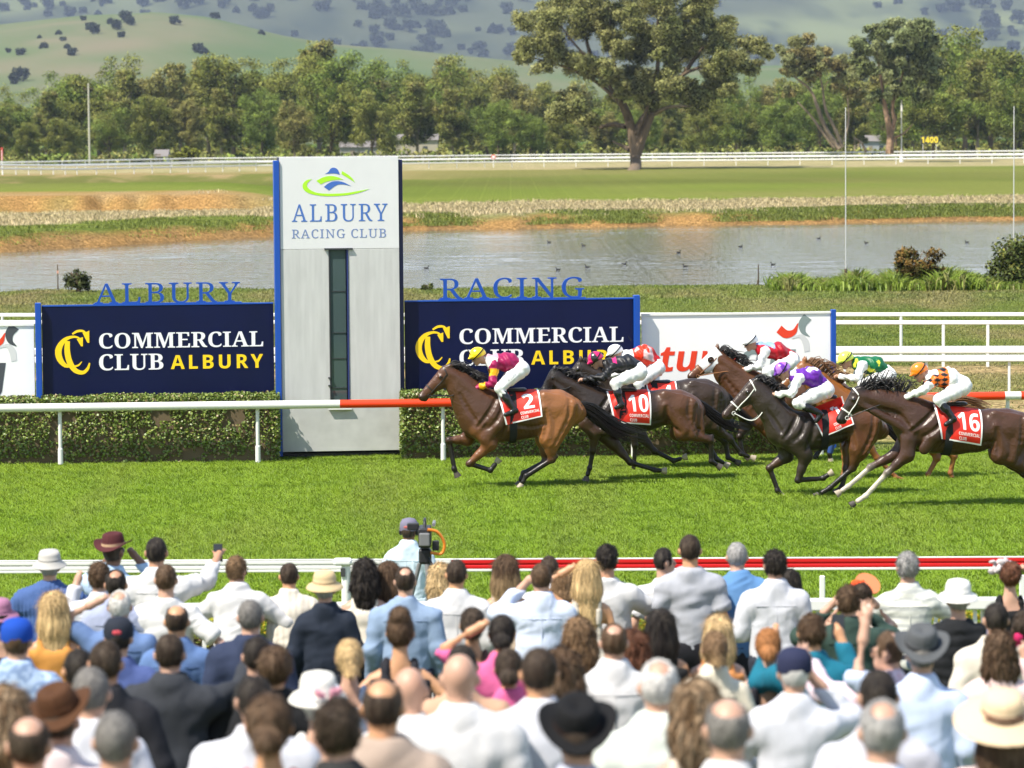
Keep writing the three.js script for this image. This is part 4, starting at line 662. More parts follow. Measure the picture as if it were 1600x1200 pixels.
const mHoof = phys(L(0.075, 0.062, 0.05), 0.45), mHoofPale = phys(L(0.36, 0.30, 0.22), 0.5), mLeather = phys(L(0.016, 0.013, 0.012), 0.4), mTan = phys(L(0.25, 0.10, 0.03), 0.5), mWhiteTack = phys(L(0.74, 0.73, 0.68), 0.5), mGirth = mat(L(0.012, 0.012, 0.013), 0.85);
const mEye = phys(L(0.008, 0.006, 0.006), 0.08, { clearcoat: 1 });
const HORSE = [];
function horse(H) {
  const Z = ([x, y]) => [H.ox + x / 4, 500 + y / 4], fr = new Frame(ground(...H.at)), J = (q, l = 0) => fr.J(...Z(q), l);
  const g = thing('racehorse', H.label, 'horse', fr.o, fr.a, 'racehorses galloping past the post');
  const C = H.col, prims = [], sec = H.sec.map(([t, b, lat, c], i) => { const p = J(t), q = J(b), slim = i < 3 ? [0.92, 0.85, 0.88][i] : i < 7 ? 0.955 : 0.98; return { c: p.clone().lerp(q, i < 3 ? 0.47 : 0.48), r: p.distanceTo(q) / 2 * slim, lat, col: C[c || 'body'] }; });
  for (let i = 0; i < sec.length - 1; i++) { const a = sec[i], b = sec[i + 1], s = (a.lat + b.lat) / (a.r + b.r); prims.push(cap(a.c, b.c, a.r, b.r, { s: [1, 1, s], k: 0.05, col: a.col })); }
  // muscles that catch the light on both sides
  const hip = H.hind[0].j[0], W = J(H.withers), sh = J(H.shoulder), by = sec[H.iHip];
  const PS = (i, t) => { const [a, b] = H.sec[i], p = J(a), q = J(b); return [lerp(p.x, q.x, t), lerp(p.y, q.y, t)]; };
  const el = J(H.fore[0].j[1]), st = H.hind.map(l => J(l.j[1])), hk = H.hind.map(l => J(l.j[2]));
  for (const z of [1, -1]) {
    const mu = (A, B, ra, rb, la, lb, col, k = 0.013, sz = 0.5) => (la += 0.013, lb += 0.013, prims.push(cap(V(A[0], A[1], (la - ra * sz) * z), V(B[0], B[1], (lb - rb * sz) * z), ra, rb, { s: [1, 1, sz], k, col })));
    const l = i => H.sec[i][2], hi = H.hind.findIndex(q => q.s == z), S2 = st[hi], K2 = hk[hi];
    mu(PS(0, 0.7), PS(3, 0.72), 0.042, 0.08, l(0) * 0.9 + 0.012, l(3) * 0.9 + 0.014, C.body);
    mu(PS(0, 0.3), PS(3, 0.25), 0.045, 0.09, l(0) * 0.95 + 0.006, l(3) * 0.85 + 0.012, C.body, 0.03);
    mu(PS(4, 0.16), PS(3, 0.62), 0.07, 0.085, l(4) * 0.72 + 0.01, l(3) + 0.03, C.body);
    const s4 = PS(4, 0.3), s5 = PS(5, 0.22); mu([lerp(s4[0], s5[0], 0.45), lerp(s4[1], s5[1], 0.45)], PS(4, 0.62), 0.075, 0.095, l(4) * 0.93 + 0.012, l(4) + 0.03, C.body);
    mu(PS(4, 0.6), [el.x * 0.4 + PS(4, 0.85)[0] * 0.6 + 0.02, PS(4, 0.88)[1]], 0.11, 0.085, l(4) + 0.022, l(4) * 0.9 + 0.02, C.body);
    mu(PS(7, 0.16), PS(9, 0.28), 0.10, 0.12, l(7) * 0.8 + 0.015, l(9) + 0.012, C.rump, 0.025);
    mu(PS(7, 0.42), [S2.x - 0.02, S2.y + 0.06], 0.075, 0.085, l(7) + 0.012, 0.275, C.rump);
    mu(PS(9, 0.3), [lerp(S2.x, K2.x, 0.18) + 0.05, lerp(S2.y, K2.y, 0.18)], 0.10, 0.075, l(9) + 0.026, 0.265, C.rump);
    mu(PS(10, 0.3), [lerp(S2.x, K2.x, 0.5) + 0.06, lerp(S2.y, K2.y, 0.5) + 0.02], 0.075, 0.05, l(10) + 0.03, 0.20, C.rump);
  }
  // legs: [near/far sign, hip or shoulder, elbow/stifle, knee/hock, fetlock, hoof]
  const hoofs = [];
  const leg = (L_, fore) => {
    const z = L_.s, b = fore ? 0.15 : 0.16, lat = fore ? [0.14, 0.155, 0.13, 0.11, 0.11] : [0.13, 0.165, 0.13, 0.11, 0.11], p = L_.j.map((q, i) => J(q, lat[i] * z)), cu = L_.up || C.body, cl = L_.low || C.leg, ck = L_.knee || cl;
    if (fore) {
      prims.push(cap(p[0], p[1], 0.13, 0.105, { k: 0.05, s: [1, 1, 0.75], col: cu }), cap(p[1], p[1].clone().lerp(p[2], 0.55), 0.105, 0.068, { k: 0.045, s: [1, 1, 0.8], col: cu }), cap(p[1].clone().lerp(p[2], 0.5), p[2], 0.066, 0.05, { k: 0.03, col: L_.mid || cu }), ball(p[2], 0.056, { k: 0.025, col: ck }));
    } else {
      const up = p[0], st = p[1], hk = p[2];
      prims.push(cap(up, st, 0.215, 0.15, { k: 0.06, s: [1, 1, 0.62], col: C.rump }), cap(up.clone().add(V(0.16, -0.03, 0)), st.clone().lerp(hk, 0.3).add(V(0.05, 0, 0)), 0.14, 0.085, { k: 0.035, s: [1, 1, 0.7], col: C.rump }), cap(st, st.clone().lerp(hk, 0.55), 0.125, 0.085, { k: 0.045, s: [1, 1, 0.72], col: cu }), cap(st.clone().lerp(hk, 0.5), hk, 0.08, 0.056, { k: 0.03, s: [1, 1, 0.85], col: L_.mid || cu }), ball(hk, 0.062, { k: 0.025, s: [1, 1, 0.8], col: ck }));
      const bk = hk.clone().sub(p[3]).normalize(); prims.push(cap(hk, hk.clone().addScaledVector(bk, 0.05).add(V(0.03, 0.02, 0)), 0.045, 0.03, { k: 0.02, col: ck }), cap(st.clone().lerp(hk, 0.55).add(V(0.04, 0, 0)), hk.clone().addScaledVector(bk, 0.05).add(V(0.03, 0.02, 0)), 0.026, 0.022, { k: 0.025, col: ck }));
    }
    const r = fore ? 1 : 1.1; prims.push(cap(p[2], p[3], 0.040 * r, 0.034 * r, { k: 0.02, s: [1, 1, 0.85], col: cl }), ball(p[3], 0.046, { k: 0.018, col: L_.fet || cl }));
    const past = p[3].clone().lerp(p[4], 0.6); prims.push(cap(p[3], past, 0.036, 0.038, { k: 0.016, col: L_.fet || cl }));
    // tendon behind the cannon bone
    const d = p[3].clone().sub(p[2]).normalize(), n = V(-d.y, d.x, 0); if (n.x < 0) n.negate(); prims.push(cap(p[2].clone().addScaledVector(n, 0.018).addScaledVector(d, 0.04), p[3].clone().addScaledVector(n, 0.018), 0.022, 0.022, { k: 0.012, col: cl }));
    hoofs.push([hoofGeo(p[3], p[4]), L_.hoof || mHoof]);
    if (L_.boot) hoofs.push([bandGeo(p[2], p[3]), L_.boot, 'leg_bandage']);
  };
  const bandGeo = (a, b) => rod(a.clone().lerp(b, 0.3), b.clone().lerp(a, 0.08), 0.05, 0.052, 12);
  H.fore.forEach(l => leg(l, true)); H.hind.forEach(l => leg(l, false));
  // head
  const P0 = J(H.poll), M0 = J(H.muzzle), ax = M0.clone().sub(P0), hl = ax.length(); ax.normalize(); const dn = V(-ax.y, ax.x, 0); if (dn.y > 0) dn.negate();
  const hp = (t, s, z = 0) => P0.clone().addScaledVector(ax, t * hl).addScaledVector(dn, s).add(V(0, 0, z)), hc = C.head || C.body, head = [];
  const hs = { s: [1, 1, 0.62], k: 0.035 };
  head.push(ball(hp(0.07, 0.055), 0.10, { ...hs, s: [1, 1, 0.85], col: hc }), cap(hp(0.2, 0.115), hp(0.42, 0.1), 0.135, 0.105, { ...hs, col: hc }), cap(hp(0.15, 0.03), hp(0.9, 0.04), 0.085, 0.055, { s: [1, 1, 0.75], k: 0.03, col: hc }), cap(hp(0.45, 0.085), hp(0.88, 0.08), 0.088, 0.062, { s: [1, 1, 0.72], k: 0.03, col: hc }), ball(hp(0.94, 0.06), 0.066, { s: [1, 1, 0.85], k: 0.025, col: C.muz }), ball(hp(0.92, 0.115), 0.04, { s: [1, 1, 0.8], k: 0.02, col: C.muz }), cap(hp(0.05, 0.1), sec[0].c, 0.12, sec[0].r * 0.9, { s: [1, 1, 0.6], k: 0.04, col: hc }));
  for (const z of [1, -1]) { head.push(ball(hp(0.28, 0.035, 0.062 * z), 0.034, { k: 0.02, col: hc }), ball(hp(0.965, 0.035, 0.042 * z), 0.022, { k: 0.012, col: C.muz }), ball(hp(0.985, 0.04, 0.056 * z), 0.014, { sub: 1, k: 0.01 })); const e = H.ear || [0.10, 0.13]; const b = hp(0.0, 0.0, 0.05 * z), tip = b.clone().add(V(e[0], e[1], 0.012 * z)); head.push(cap(b, b.clone().lerp(tip, 0.45), 0.026, 0.032, { k: 0.018, s: [1, 1, 0.7], col: C.ear || C.leg }), cap(b.clone().lerp(tip, 0.45), tip, 0.03, 0.006, { k: 0.01, s: [1, 1, 0.7], col: C.ear || C.leg })); }
  prims.push(...head);
  { // grooves between the muscles, laid on the surface
    const base = prims.slice(), mid = (a, b, t) => [lerp(a[0], b[0], t), lerp(a[1], b[1], t)];
    for (const z of [1, -1]) {
      const hi = H.hind.findIndex(q => q.s == z), S2 = st[hi], K2 = hk[hi], sh0 = PS(3, 0.3), sh1 = PS(3, 0.72);
      const lines = [[mid(PS(3, 0.12), PS(4, 0.06), 0.7), mid(PS(3, 0.4), PS(4, 0.45), 0.25), [sh1[0] - 0.02, sh1[1]], 0.020], [PS(1, 0.7), PS(2, 0.7), mid(PS(2, 0.72), PS(3, 0.7), 0.7), 0.017], [mid(PS(4, 0.2), PS(5, 0.2), 0.75), mid(PS(4, 0.55), PS(5, 0.5), 0.62), mid(PS(4, 0.9), PS(5, 0.86), 0.3), 0.018], [mid(PS(4, 0.15), PS(5, 0.2), 0.25), PS(4, 0.45), mid(PS(3, 0.75), PS(4, 0.68), 0.55), 0.013],
        [PS(7, 0.45), mid(PS(7, 0.8), PS(8, 0.85), 0.1), [S2.x - 0.1, S2.y + 0.02], 0.020], [mid(PS(8, 0.2), PS(9, 0.1), 0.8), mid(PS(9, 0.6), PS(8, 0.7), 0.15), [lerp(S2.x, K2.x, 0.4) + 0.02, lerp(S2.y, K2.y, 0.4)], 0.015], [mid(PS(9, 0.2), PS(10, 0.15), 0.6), mid(PS(10, 0.9), PS(9, 0.95), 0.35), [lerp(S2.x, K2.x, 0.6) + 0.06, lerp(S2.y, K2.y, 0.6) + 0.02], 0.015], [PS(5, 0.62), PS(6, 0.72), PS(7, 0.8), 0.010]];
      for (const [A, B, D, r] of lines) { const cv = new THREE.CatmullRomCurve3([V(A[0], A[1], 0), V(B[0], B[1], 0), V(D[0], D[1], 0)]), ps = []; for (let i = 0; i <= 8; i++) { const q = cv.getPoint(i / 8), zz = surfaceZ(base, q.x, q.y, 0.6, 0.004); if (zz > 0.03) ps.push(V(q.x, q.y, zz * z)); } for (let i = 0; i + 1 < ps.length; i++) { const f = t => r * 1.15 * (0.35 + 0.65 * Math.sin(Math.PI * clamp(t, 0.05, 0.95))); prims.push(cap(ps[i], ps[i + 1], f(i / 8), f((i + 1) / 8), { sub: 1, k: 0.048 })); } }
    }
  }
  const blaze = H.blaze, r5 = sec[5], r6 = sec[6], rib = (x, y) => sstep(r5.c.x - 0.12, r5.c.x, x) * (1 - sstep(r6.c.x + 0.05, r6.c.x + 0.2, x)) * sstep(r5.c.y + 0.12, r5.c.y, y) * sstep(r5.c.y - 0.4, r5.c.y - 0.25, y);
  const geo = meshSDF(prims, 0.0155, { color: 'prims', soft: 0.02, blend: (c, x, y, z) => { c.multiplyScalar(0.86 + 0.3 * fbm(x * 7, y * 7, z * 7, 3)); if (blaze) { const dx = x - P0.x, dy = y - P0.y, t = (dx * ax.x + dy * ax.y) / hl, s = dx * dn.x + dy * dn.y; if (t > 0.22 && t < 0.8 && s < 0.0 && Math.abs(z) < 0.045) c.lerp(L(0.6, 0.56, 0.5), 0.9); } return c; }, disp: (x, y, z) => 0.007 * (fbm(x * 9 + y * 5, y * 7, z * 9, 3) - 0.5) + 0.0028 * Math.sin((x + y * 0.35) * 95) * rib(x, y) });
  { const P = geo.attributes.position, uv = new Float32Array(P.count * 2); for (let i = 0; i < P.count; i++) { uv[i * 2] = P.getX(i) * 1.6; uv[i * 2 + 1] = P.getY(i) * 1.6 + P.getZ(i) * 0.7; } geo.setAttribute('uv', new THREE.BufferAttribute(uv, 2)); }
  const body = part('body', geo, mHorse, g);
  for (const [q, m, nm] of hoofs) part(nm || 'hoof', q, m, g);
  for (const z of [1, -1]) part('eye', new THREE.SphereGeometry(0.02, 12, 10).translate(...hp(0.285, 0.032, 0.085 * z).toArray()), mEye, g);
  // mane and tail
  const mHair = mat(C.hair || L(0.010, 0.008, 0.007), 0.5);
  const crest = H.crest.map(q => J(q)); { const gs = []; const cc = new THREE.CatmullRomCurve3(crest); for (let i = 0; i < 110; i++) { const t = rnd() * 0.97, p = cc.getPoint(t), l = rr(0.10, 0.24) * (H.maneUp || 1), up = H.maneFly ?? 0.35; const z = rr(-0.035, 0.05); gs.push(limb([V(p.x, p.y - 0.02, z), V(p.x + l * 0.5, p.y + 0.03 + l * up * rr(0, 1), z * 1.5 + rr(-.02, .03)), V(p.x + l * rr(0.8, 1.2), p.y + l * up * rr(-0.7, 1) - 0.02, z * 2 + rr(0, 0.06))], 0.012, 0.002, 5, 4)); } part('mane', merge(gs), mHair, g); }
  if (H.tail) part('tail', hairBundle(H.tail.map((q, i) => J(q, H.tz ? H.tz[i] : 0)), H.tw || 0.10, 110, 0.012, 0.07, null), mHair, g);
  // tack
  const tack = H.tack === 'white' ? mWhiteTack : H.tack === 'tan' ? mTan : mLeather, near = prims.filter(q => !q.sub), hd = head.filter(q => !q.sub);
  const br = [bandOn(hd, hp(0.66, 0.06), ax, 0.022, 0.006, 24, 0.25), bandOn(hd, hp(0.12, 0.07), ax.clone().multiplyScalar(0.85).addScaledVector(dn, -0.3).normalize(), 0.02, 0.006, 24, 0.3)];
  const bit = hp(0.80, 0.115, 0.055); for (const z of [1, -1]) { const pts = [0.14, 0.35, 0.55, 0.72].map((t, i) => { const p = hp(t, [0.075, 0.1, 0.1, 0.11][i]); return V(p.x, p.y, z * surfaceZ(hd, p.x, p.y, 0.3, 0.006)); }); br.push(tube(pts, 0.009, 10, 5)); const k1 = hp(0.68, 0.1); br.push(new THREE.TorusGeometry(0.028, 0.005, 6, 14).translate(bit.x, bit.y, z * 0.066)); }
  const bd = part('bridle', merge(br.map(q => { q.deleteAttribute('uv'); return q; })), tack, g);
  if (H.hand) for (const z of [1, -1]) { const h = J(H.hand, 0.07 * z); const mid = bit.clone().lerp(h, 0.5); mid.z = 0; mid.y -= 0.05 * (H.sag ?? 1); const zz = z * Math.max(0.1, surfaceZ(near, mid.x, mid.y, 0.6, 0.012)); part('rein', tube([V(bit.x, bit.y, 0.075 * z), V(mid.x, mid.y, zz), V(h.x, h.y, 0.09 * z)], 0.0085, 14, 5), H.reinM || tack, g); }
  if (H.hood) { const gq = meshSDF(hd, 0.012, { grow: 0.008, clip: (x, y, z) => { const dx = x - P0.x, dy = y - P0.y, t = (dx * ax.x + dy * ax.y) / hl, s = dx * dn.x + dy * dn.y; return Math.max(t * hl - 0.60 * hl, -(t * hl + 0.02), s - 0.22, 0.045 - Math.hypot(dx - ax.x * 0.285 * hl - dn.x * 0.04, dy - ax.y * 0.285 * hl - dn.y * 0.04, 0)); } }); part('blinker_hood', gq, mat(L(0.74, 0.74, 0.72), 0.85), g); for (const z of [1, -1]) part('blinker_cup', new THREE.TorusGeometry(0.047, 0.008, 8, 18).translate(...hp(0.285, 0.04, 0.088 * z).toArray()), mLeather, g); }
  if (H.cloth) {
    const c = H.cloth.map(Z), tex = clothTex(H.num), q = patchOn(near, fr, c, 26, 22, 0.014, 0.25, 0.012), m = phys(L(1, 1, 1), 0.55, { map: tex, side: THREE.DoubleSide }); const o = part('saddle_cloth', q, m, g); o.userData.label = `red saddle cloth with white number ${H.num}`;
    const far = q.clone(); far.scale(1, 1, -1); const uv = far.attributes.uv; for (let i = 0; i < uv.count; i++) uv.setX(i, 1 - uv.getX(i)); far.computeVertexNormals(); part('saddle_cloth', far, m, g);
    const a = J(H.cloth[0]), b = J(H.cloth[1]), sx = lerp(a.x, b.x, 0.38), sy = Math.max(a.y, b.y); part('saddle', meshSDF([cap(V(sx - 0.1, sy + 0.0, 0), V(sx + 0.16, sy + 0.01, 0), 0.055, 0.06, { s: [1, 0.6, 2.2] }), ball(V(sx - 0.13, sy + 0.035, 0), 0.04)], 0.014), mLeather, g);
    const gx = J(H.girth); part('girth', bandOn(sec2(prims, H), V(gx.x, J(H.girth).y, 0), V(1, 0, 0), 0.115, 0.017, 40, 0.75), mGirth, g);
  }
  if (H.breast) part('breastplate', tube(H.breast.map(q => { const p = J(q, 0.2); return V(p.x, p.y, surfaceZ(near, p.x, p.y, 0.6, 0.008)); }), 0.010, 14, 5), H.breastM || mLeather, g);
  HORSE.push({ g, fr, J, prims });
  return g;
}
function sec2(prims, H) { return prims.slice(0, H.sec.length - 1); }
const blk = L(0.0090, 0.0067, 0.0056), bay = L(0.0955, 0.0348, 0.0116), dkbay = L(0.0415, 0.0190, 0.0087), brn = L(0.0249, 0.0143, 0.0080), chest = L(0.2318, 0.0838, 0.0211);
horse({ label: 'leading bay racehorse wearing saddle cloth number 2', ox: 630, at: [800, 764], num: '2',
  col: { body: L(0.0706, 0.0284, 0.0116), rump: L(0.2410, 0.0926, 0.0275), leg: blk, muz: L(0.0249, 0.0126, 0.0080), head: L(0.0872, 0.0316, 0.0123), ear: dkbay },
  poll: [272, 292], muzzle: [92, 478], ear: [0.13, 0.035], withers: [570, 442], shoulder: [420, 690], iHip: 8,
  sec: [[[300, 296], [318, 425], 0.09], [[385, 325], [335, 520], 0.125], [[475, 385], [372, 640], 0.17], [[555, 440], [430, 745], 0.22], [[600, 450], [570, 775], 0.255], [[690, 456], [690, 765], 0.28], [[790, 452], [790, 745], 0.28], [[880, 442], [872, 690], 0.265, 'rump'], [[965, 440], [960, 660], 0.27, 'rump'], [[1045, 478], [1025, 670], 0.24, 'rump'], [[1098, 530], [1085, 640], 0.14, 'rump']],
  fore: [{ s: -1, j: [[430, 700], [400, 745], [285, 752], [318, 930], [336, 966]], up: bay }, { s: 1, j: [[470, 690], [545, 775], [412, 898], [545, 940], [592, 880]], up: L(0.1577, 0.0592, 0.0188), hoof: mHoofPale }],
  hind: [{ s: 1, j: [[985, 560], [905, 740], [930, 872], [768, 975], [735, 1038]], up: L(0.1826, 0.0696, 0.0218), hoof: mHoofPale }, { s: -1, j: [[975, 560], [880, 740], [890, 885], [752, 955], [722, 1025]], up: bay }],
  crest: [[270, 284], [330, 300], [400, 338], [470, 392]], tail: [[1100, 538], [1190, 580], [1330, 680], [1545, 745]], tw: 0.16, hand: [430, 432],
  cloth: [[588, 452], [852, 437], [868, 602], [640, 655]], girth: [678, 600] });
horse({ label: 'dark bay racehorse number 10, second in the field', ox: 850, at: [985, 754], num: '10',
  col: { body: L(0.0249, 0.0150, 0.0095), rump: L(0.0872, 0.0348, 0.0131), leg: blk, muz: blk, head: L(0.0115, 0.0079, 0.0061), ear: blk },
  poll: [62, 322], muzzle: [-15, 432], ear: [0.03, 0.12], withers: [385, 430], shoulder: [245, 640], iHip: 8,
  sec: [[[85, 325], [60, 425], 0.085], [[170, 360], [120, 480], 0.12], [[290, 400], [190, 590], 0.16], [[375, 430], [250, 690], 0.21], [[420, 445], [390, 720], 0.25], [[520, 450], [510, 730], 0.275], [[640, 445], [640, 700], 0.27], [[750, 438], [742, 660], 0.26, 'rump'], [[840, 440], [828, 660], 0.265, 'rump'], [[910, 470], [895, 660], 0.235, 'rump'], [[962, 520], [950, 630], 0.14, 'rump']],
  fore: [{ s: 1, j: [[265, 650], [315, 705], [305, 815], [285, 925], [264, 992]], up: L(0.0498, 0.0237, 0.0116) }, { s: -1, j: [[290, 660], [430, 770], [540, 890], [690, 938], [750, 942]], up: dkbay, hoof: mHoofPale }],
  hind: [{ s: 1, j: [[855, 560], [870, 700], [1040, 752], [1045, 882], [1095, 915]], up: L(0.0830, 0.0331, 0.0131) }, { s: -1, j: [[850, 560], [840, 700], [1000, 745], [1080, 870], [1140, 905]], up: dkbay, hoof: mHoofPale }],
  crest: [[62, 314], [140, 345], [240, 380], [330, 412]], tail: [[962, 512], [1040, 580], [1150, 650], [1290, 690]], tw: 0.11, hand: [232, 378],
  cloth: [[395, 448], [668, 438], [668, 658], [435, 640]], girth: [478, 600] });
horse({ label: 'dark racehorse half hidden behind number 10, ridden by the orange-red jockey', ox: 850, at: [1040, 736], num: '4',
  col: { body: L(0.0283, 0.0182, 0.0116), rump: L(0.0399, 0.0222, 0.0123), leg: blk, muz: blk, head: L(0.0233, 0.0150, 0.0102), ear: L(0.0332, 0.0190, 0.0116) },
  poll: [232, 268], muzzle: [118, 372], ear: [-0.005, 0.13], withers: [600, 375], shoulder: [450, 560], iHip: 8,
  sec: [[[262, 272], [235, 380], 0.085], [[350, 300], [300, 440], 0.12], [[470, 345], [400, 560], 0.16], [[580, 372], [460, 640], 0.21], [[630, 385], [600, 660], 0.25], [[730, 392], [720, 665], 0.27], [[830, 385], [830, 640], 0.27], [[920, 372], [915, 600], 0.255, 'rump'], [[1000, 374], [990, 590], 0.26, 'rump'], [[1070, 405], [1055, 600], 0.23, 'rump'], [[1115, 450], [1100, 570], 0.14, 'rump']],
  fore: [{ s: 1, j: [[470, 580], [545, 650], [568, 780], [562, 905], [556, 955]] }, { s: -1, j: [[500, 600], [600, 720], [690, 820], [810, 880], [880, 858]], hoof: mHoofPale }],
  hind: [{ s: 1, j: [[1010, 490], [1020, 640], [1165, 745], [1230, 835], [1305, 862]], hoof: mHoofPale }, { s: -1, j: [[1000, 490], [1000, 640], [1130, 760], [1150, 860], [1210, 890]] }],
  crest: [[230, 258], [310, 285], [420, 322], [520, 352]], tail: [[1115, 445], [1160, 500], [1230, 580], [1330, 650]], tw: 0.09,
  cloth: [[640, 395], [832, 388], [836, 520], [660, 560]], girth: [680, 560] });
horse({ label: 'bay racehorse in a white blinker hood, ridden by the red and white jockey', ox: 1050, at: [1220, 726], num: '7',
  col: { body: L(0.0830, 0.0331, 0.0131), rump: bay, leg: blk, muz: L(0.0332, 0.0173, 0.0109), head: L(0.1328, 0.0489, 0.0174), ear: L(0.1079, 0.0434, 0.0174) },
  poll: [282, 192], muzzle: [95, 348], ear: [0.01, 0.13], withers: [575, 338], shoulder: [440, 530], iHip: 8, hood: true, tack: 'tan',
  sec: [[[305, 205], [290, 330], 0.09], [[375, 240], [310, 420], 0.125], [[470, 295], [380, 540], 0.17], [[560, 335], [430, 620], 0.215], [[620, 350], [580, 640], 0.25], [[720, 358], [710, 645], 0.27], [[820, 355], [820, 620], 0.27], [[900, 350], [895, 580], 0.255, 'rump'], [[975, 352], [965, 570], 0.26, 'rump'], [[1040, 385], [1025, 570], 0.23, 'rump'], [[1085, 430], [1070, 545], 0.14, 'rump']],
  fore: [{ s: 1, j: [[460, 560], [540, 640], [630, 760], [690, 850], [720, 885]], up: bay }, { s: -1, j: [[440, 560], [470, 650], [420, 730], [440, 835], [470, 858]], up: dkbay }],
  hind: [{ s: 1, j: [[985, 470], [960, 620], [1010, 740], [985, 838], [992, 880]], hoof: mHoofPale, boot: phys(S(28, 62, 120), 0.7) }, { s: -1, j: [[975, 470], [940, 620], [960, 750], [900, 850], [880, 885]] }],
  crest: [[290, 190], [345, 215], [410, 255], [470, 290]], tail: [[1085, 428], [1150, 470], [1240, 560], [1330, 600]], tw: 0.09, hand: [455, 312], sag: -0.4 });
horse({ label: 'dark brown racehorse with a white bridle, ridden by the purple jockey', ox: 1050, at: [1250, 778], num: '1',
  col: { body: L(0.0283, 0.0190, 0.0131), rump: L(0.1079, 0.0410, 0.0145), leg: L(0.0102, 0.0073, 0.0056), muz: L(0.0498, 0.0237, 0.0145), head: L(0.0348, 0.0190, 0.0116), ear: blk },
  poll: [515, 378], muzzle: [308, 592], ear: [0.10, 0.04], withers: [735, 560], shoulder: [680, 740], iHip: 8, tack: 'white',
  sec: [[[545, 385], [548, 545], 0.09], [[610, 430], [575, 620], 0.125], [[680, 500], [610, 690], 0.165], [[735, 560], [670, 800], 0.215], [[790, 575], [790, 840], 0.25], [[900, 575], [900, 820], 0.275], [[1010, 560], [1010, 780], 0.27], [[1090, 548], [1095, 740], 0.255], [[1170, 555], [1165, 740], 0.265, 'rump'], [[1255, 580], [1235, 760], 0.235, 'rump'], [[1310, 640], [1295, 750], 0.14, 'rump']],
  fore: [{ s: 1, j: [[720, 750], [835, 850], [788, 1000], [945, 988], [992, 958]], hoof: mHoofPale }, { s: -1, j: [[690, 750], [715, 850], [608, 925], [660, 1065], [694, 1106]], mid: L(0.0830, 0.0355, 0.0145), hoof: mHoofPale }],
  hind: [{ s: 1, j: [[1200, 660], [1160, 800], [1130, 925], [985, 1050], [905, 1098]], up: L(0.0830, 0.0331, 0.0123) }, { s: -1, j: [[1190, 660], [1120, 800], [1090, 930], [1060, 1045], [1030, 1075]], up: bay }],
  crest: [[505, 372], [560, 385], [630, 430], [690, 500]], hand: [630, 470], sag: 5, reinM: mWhiteTack,
  cloth: [[860, 572], [1085, 482], [1135, 650], [940, 735]], girth: [940, 700], tail: [[1310, 640], [1360, 690], [1440, 760], [1520, 800]], tw: 0.08 });
horse({ label: 'bright chestnut racehorse with a white blaze behind number 16, ridden by the green jockey', ox: 1200, at: [1370, 752], num: '9',
  col: { body: chest, rump: L(0.2781, 0.1103, 0.0324), leg: L(0.2596, 0.1014, 0.0292), muz: L(0.1660, 0.0711, 0.0363), head: chest, ear: chest, hair: L(0.1660, 0.0750, 0.0276) },
  poll: [225, 268], muzzle: [58, 425], ear: [0.03, 0.12], withers: [560, 450], shoulder: [420, 610], iHip: 8, tack: 'tan', blaze: true,
  sec: [[[258, 285], [235, 400], 0.09], [[340, 320], [280, 490], 0.125], [[450, 390], [350, 600], 0.165], [[545, 445], [410, 700], 0.215], [[600, 462], [570, 730], 0.25], [[700, 470], [700, 735], 0.27], [[820, 470], [820, 715], 0.27], [[920, 470], [915, 680], 0.255], [[1010, 470], [1000, 680], 0.265, 'rump'], [[1080, 495], [1065, 680], 0.235, 'rump'], [[1130, 540], [1115, 650], 0.14, 'rump']],
  fore: [{ s: 1, j: [[450, 640], [600, 740], [680, 860], [800, 985], [895, 1020]] }, { s: -1, j: [[430, 640], [480, 740], [480, 860], [470, 970], [460, 1015]] }],
  hind: [{ s: 1, j: [[1020, 570], [1030, 740], [1162, 850], [1140, 955], [1160, 1008]] }, { s: -1, j: [[1015, 570], [1000, 740], [1055, 865], [1000, 965], [1006, 1018]] }],
  crest: [[225, 260], [300, 290], [380, 340], [470, 400]], tail: [[1125, 535], [1200, 520], [1300, 535], [1400, 560]], tw: 0.12, maneUp: 1.3 });
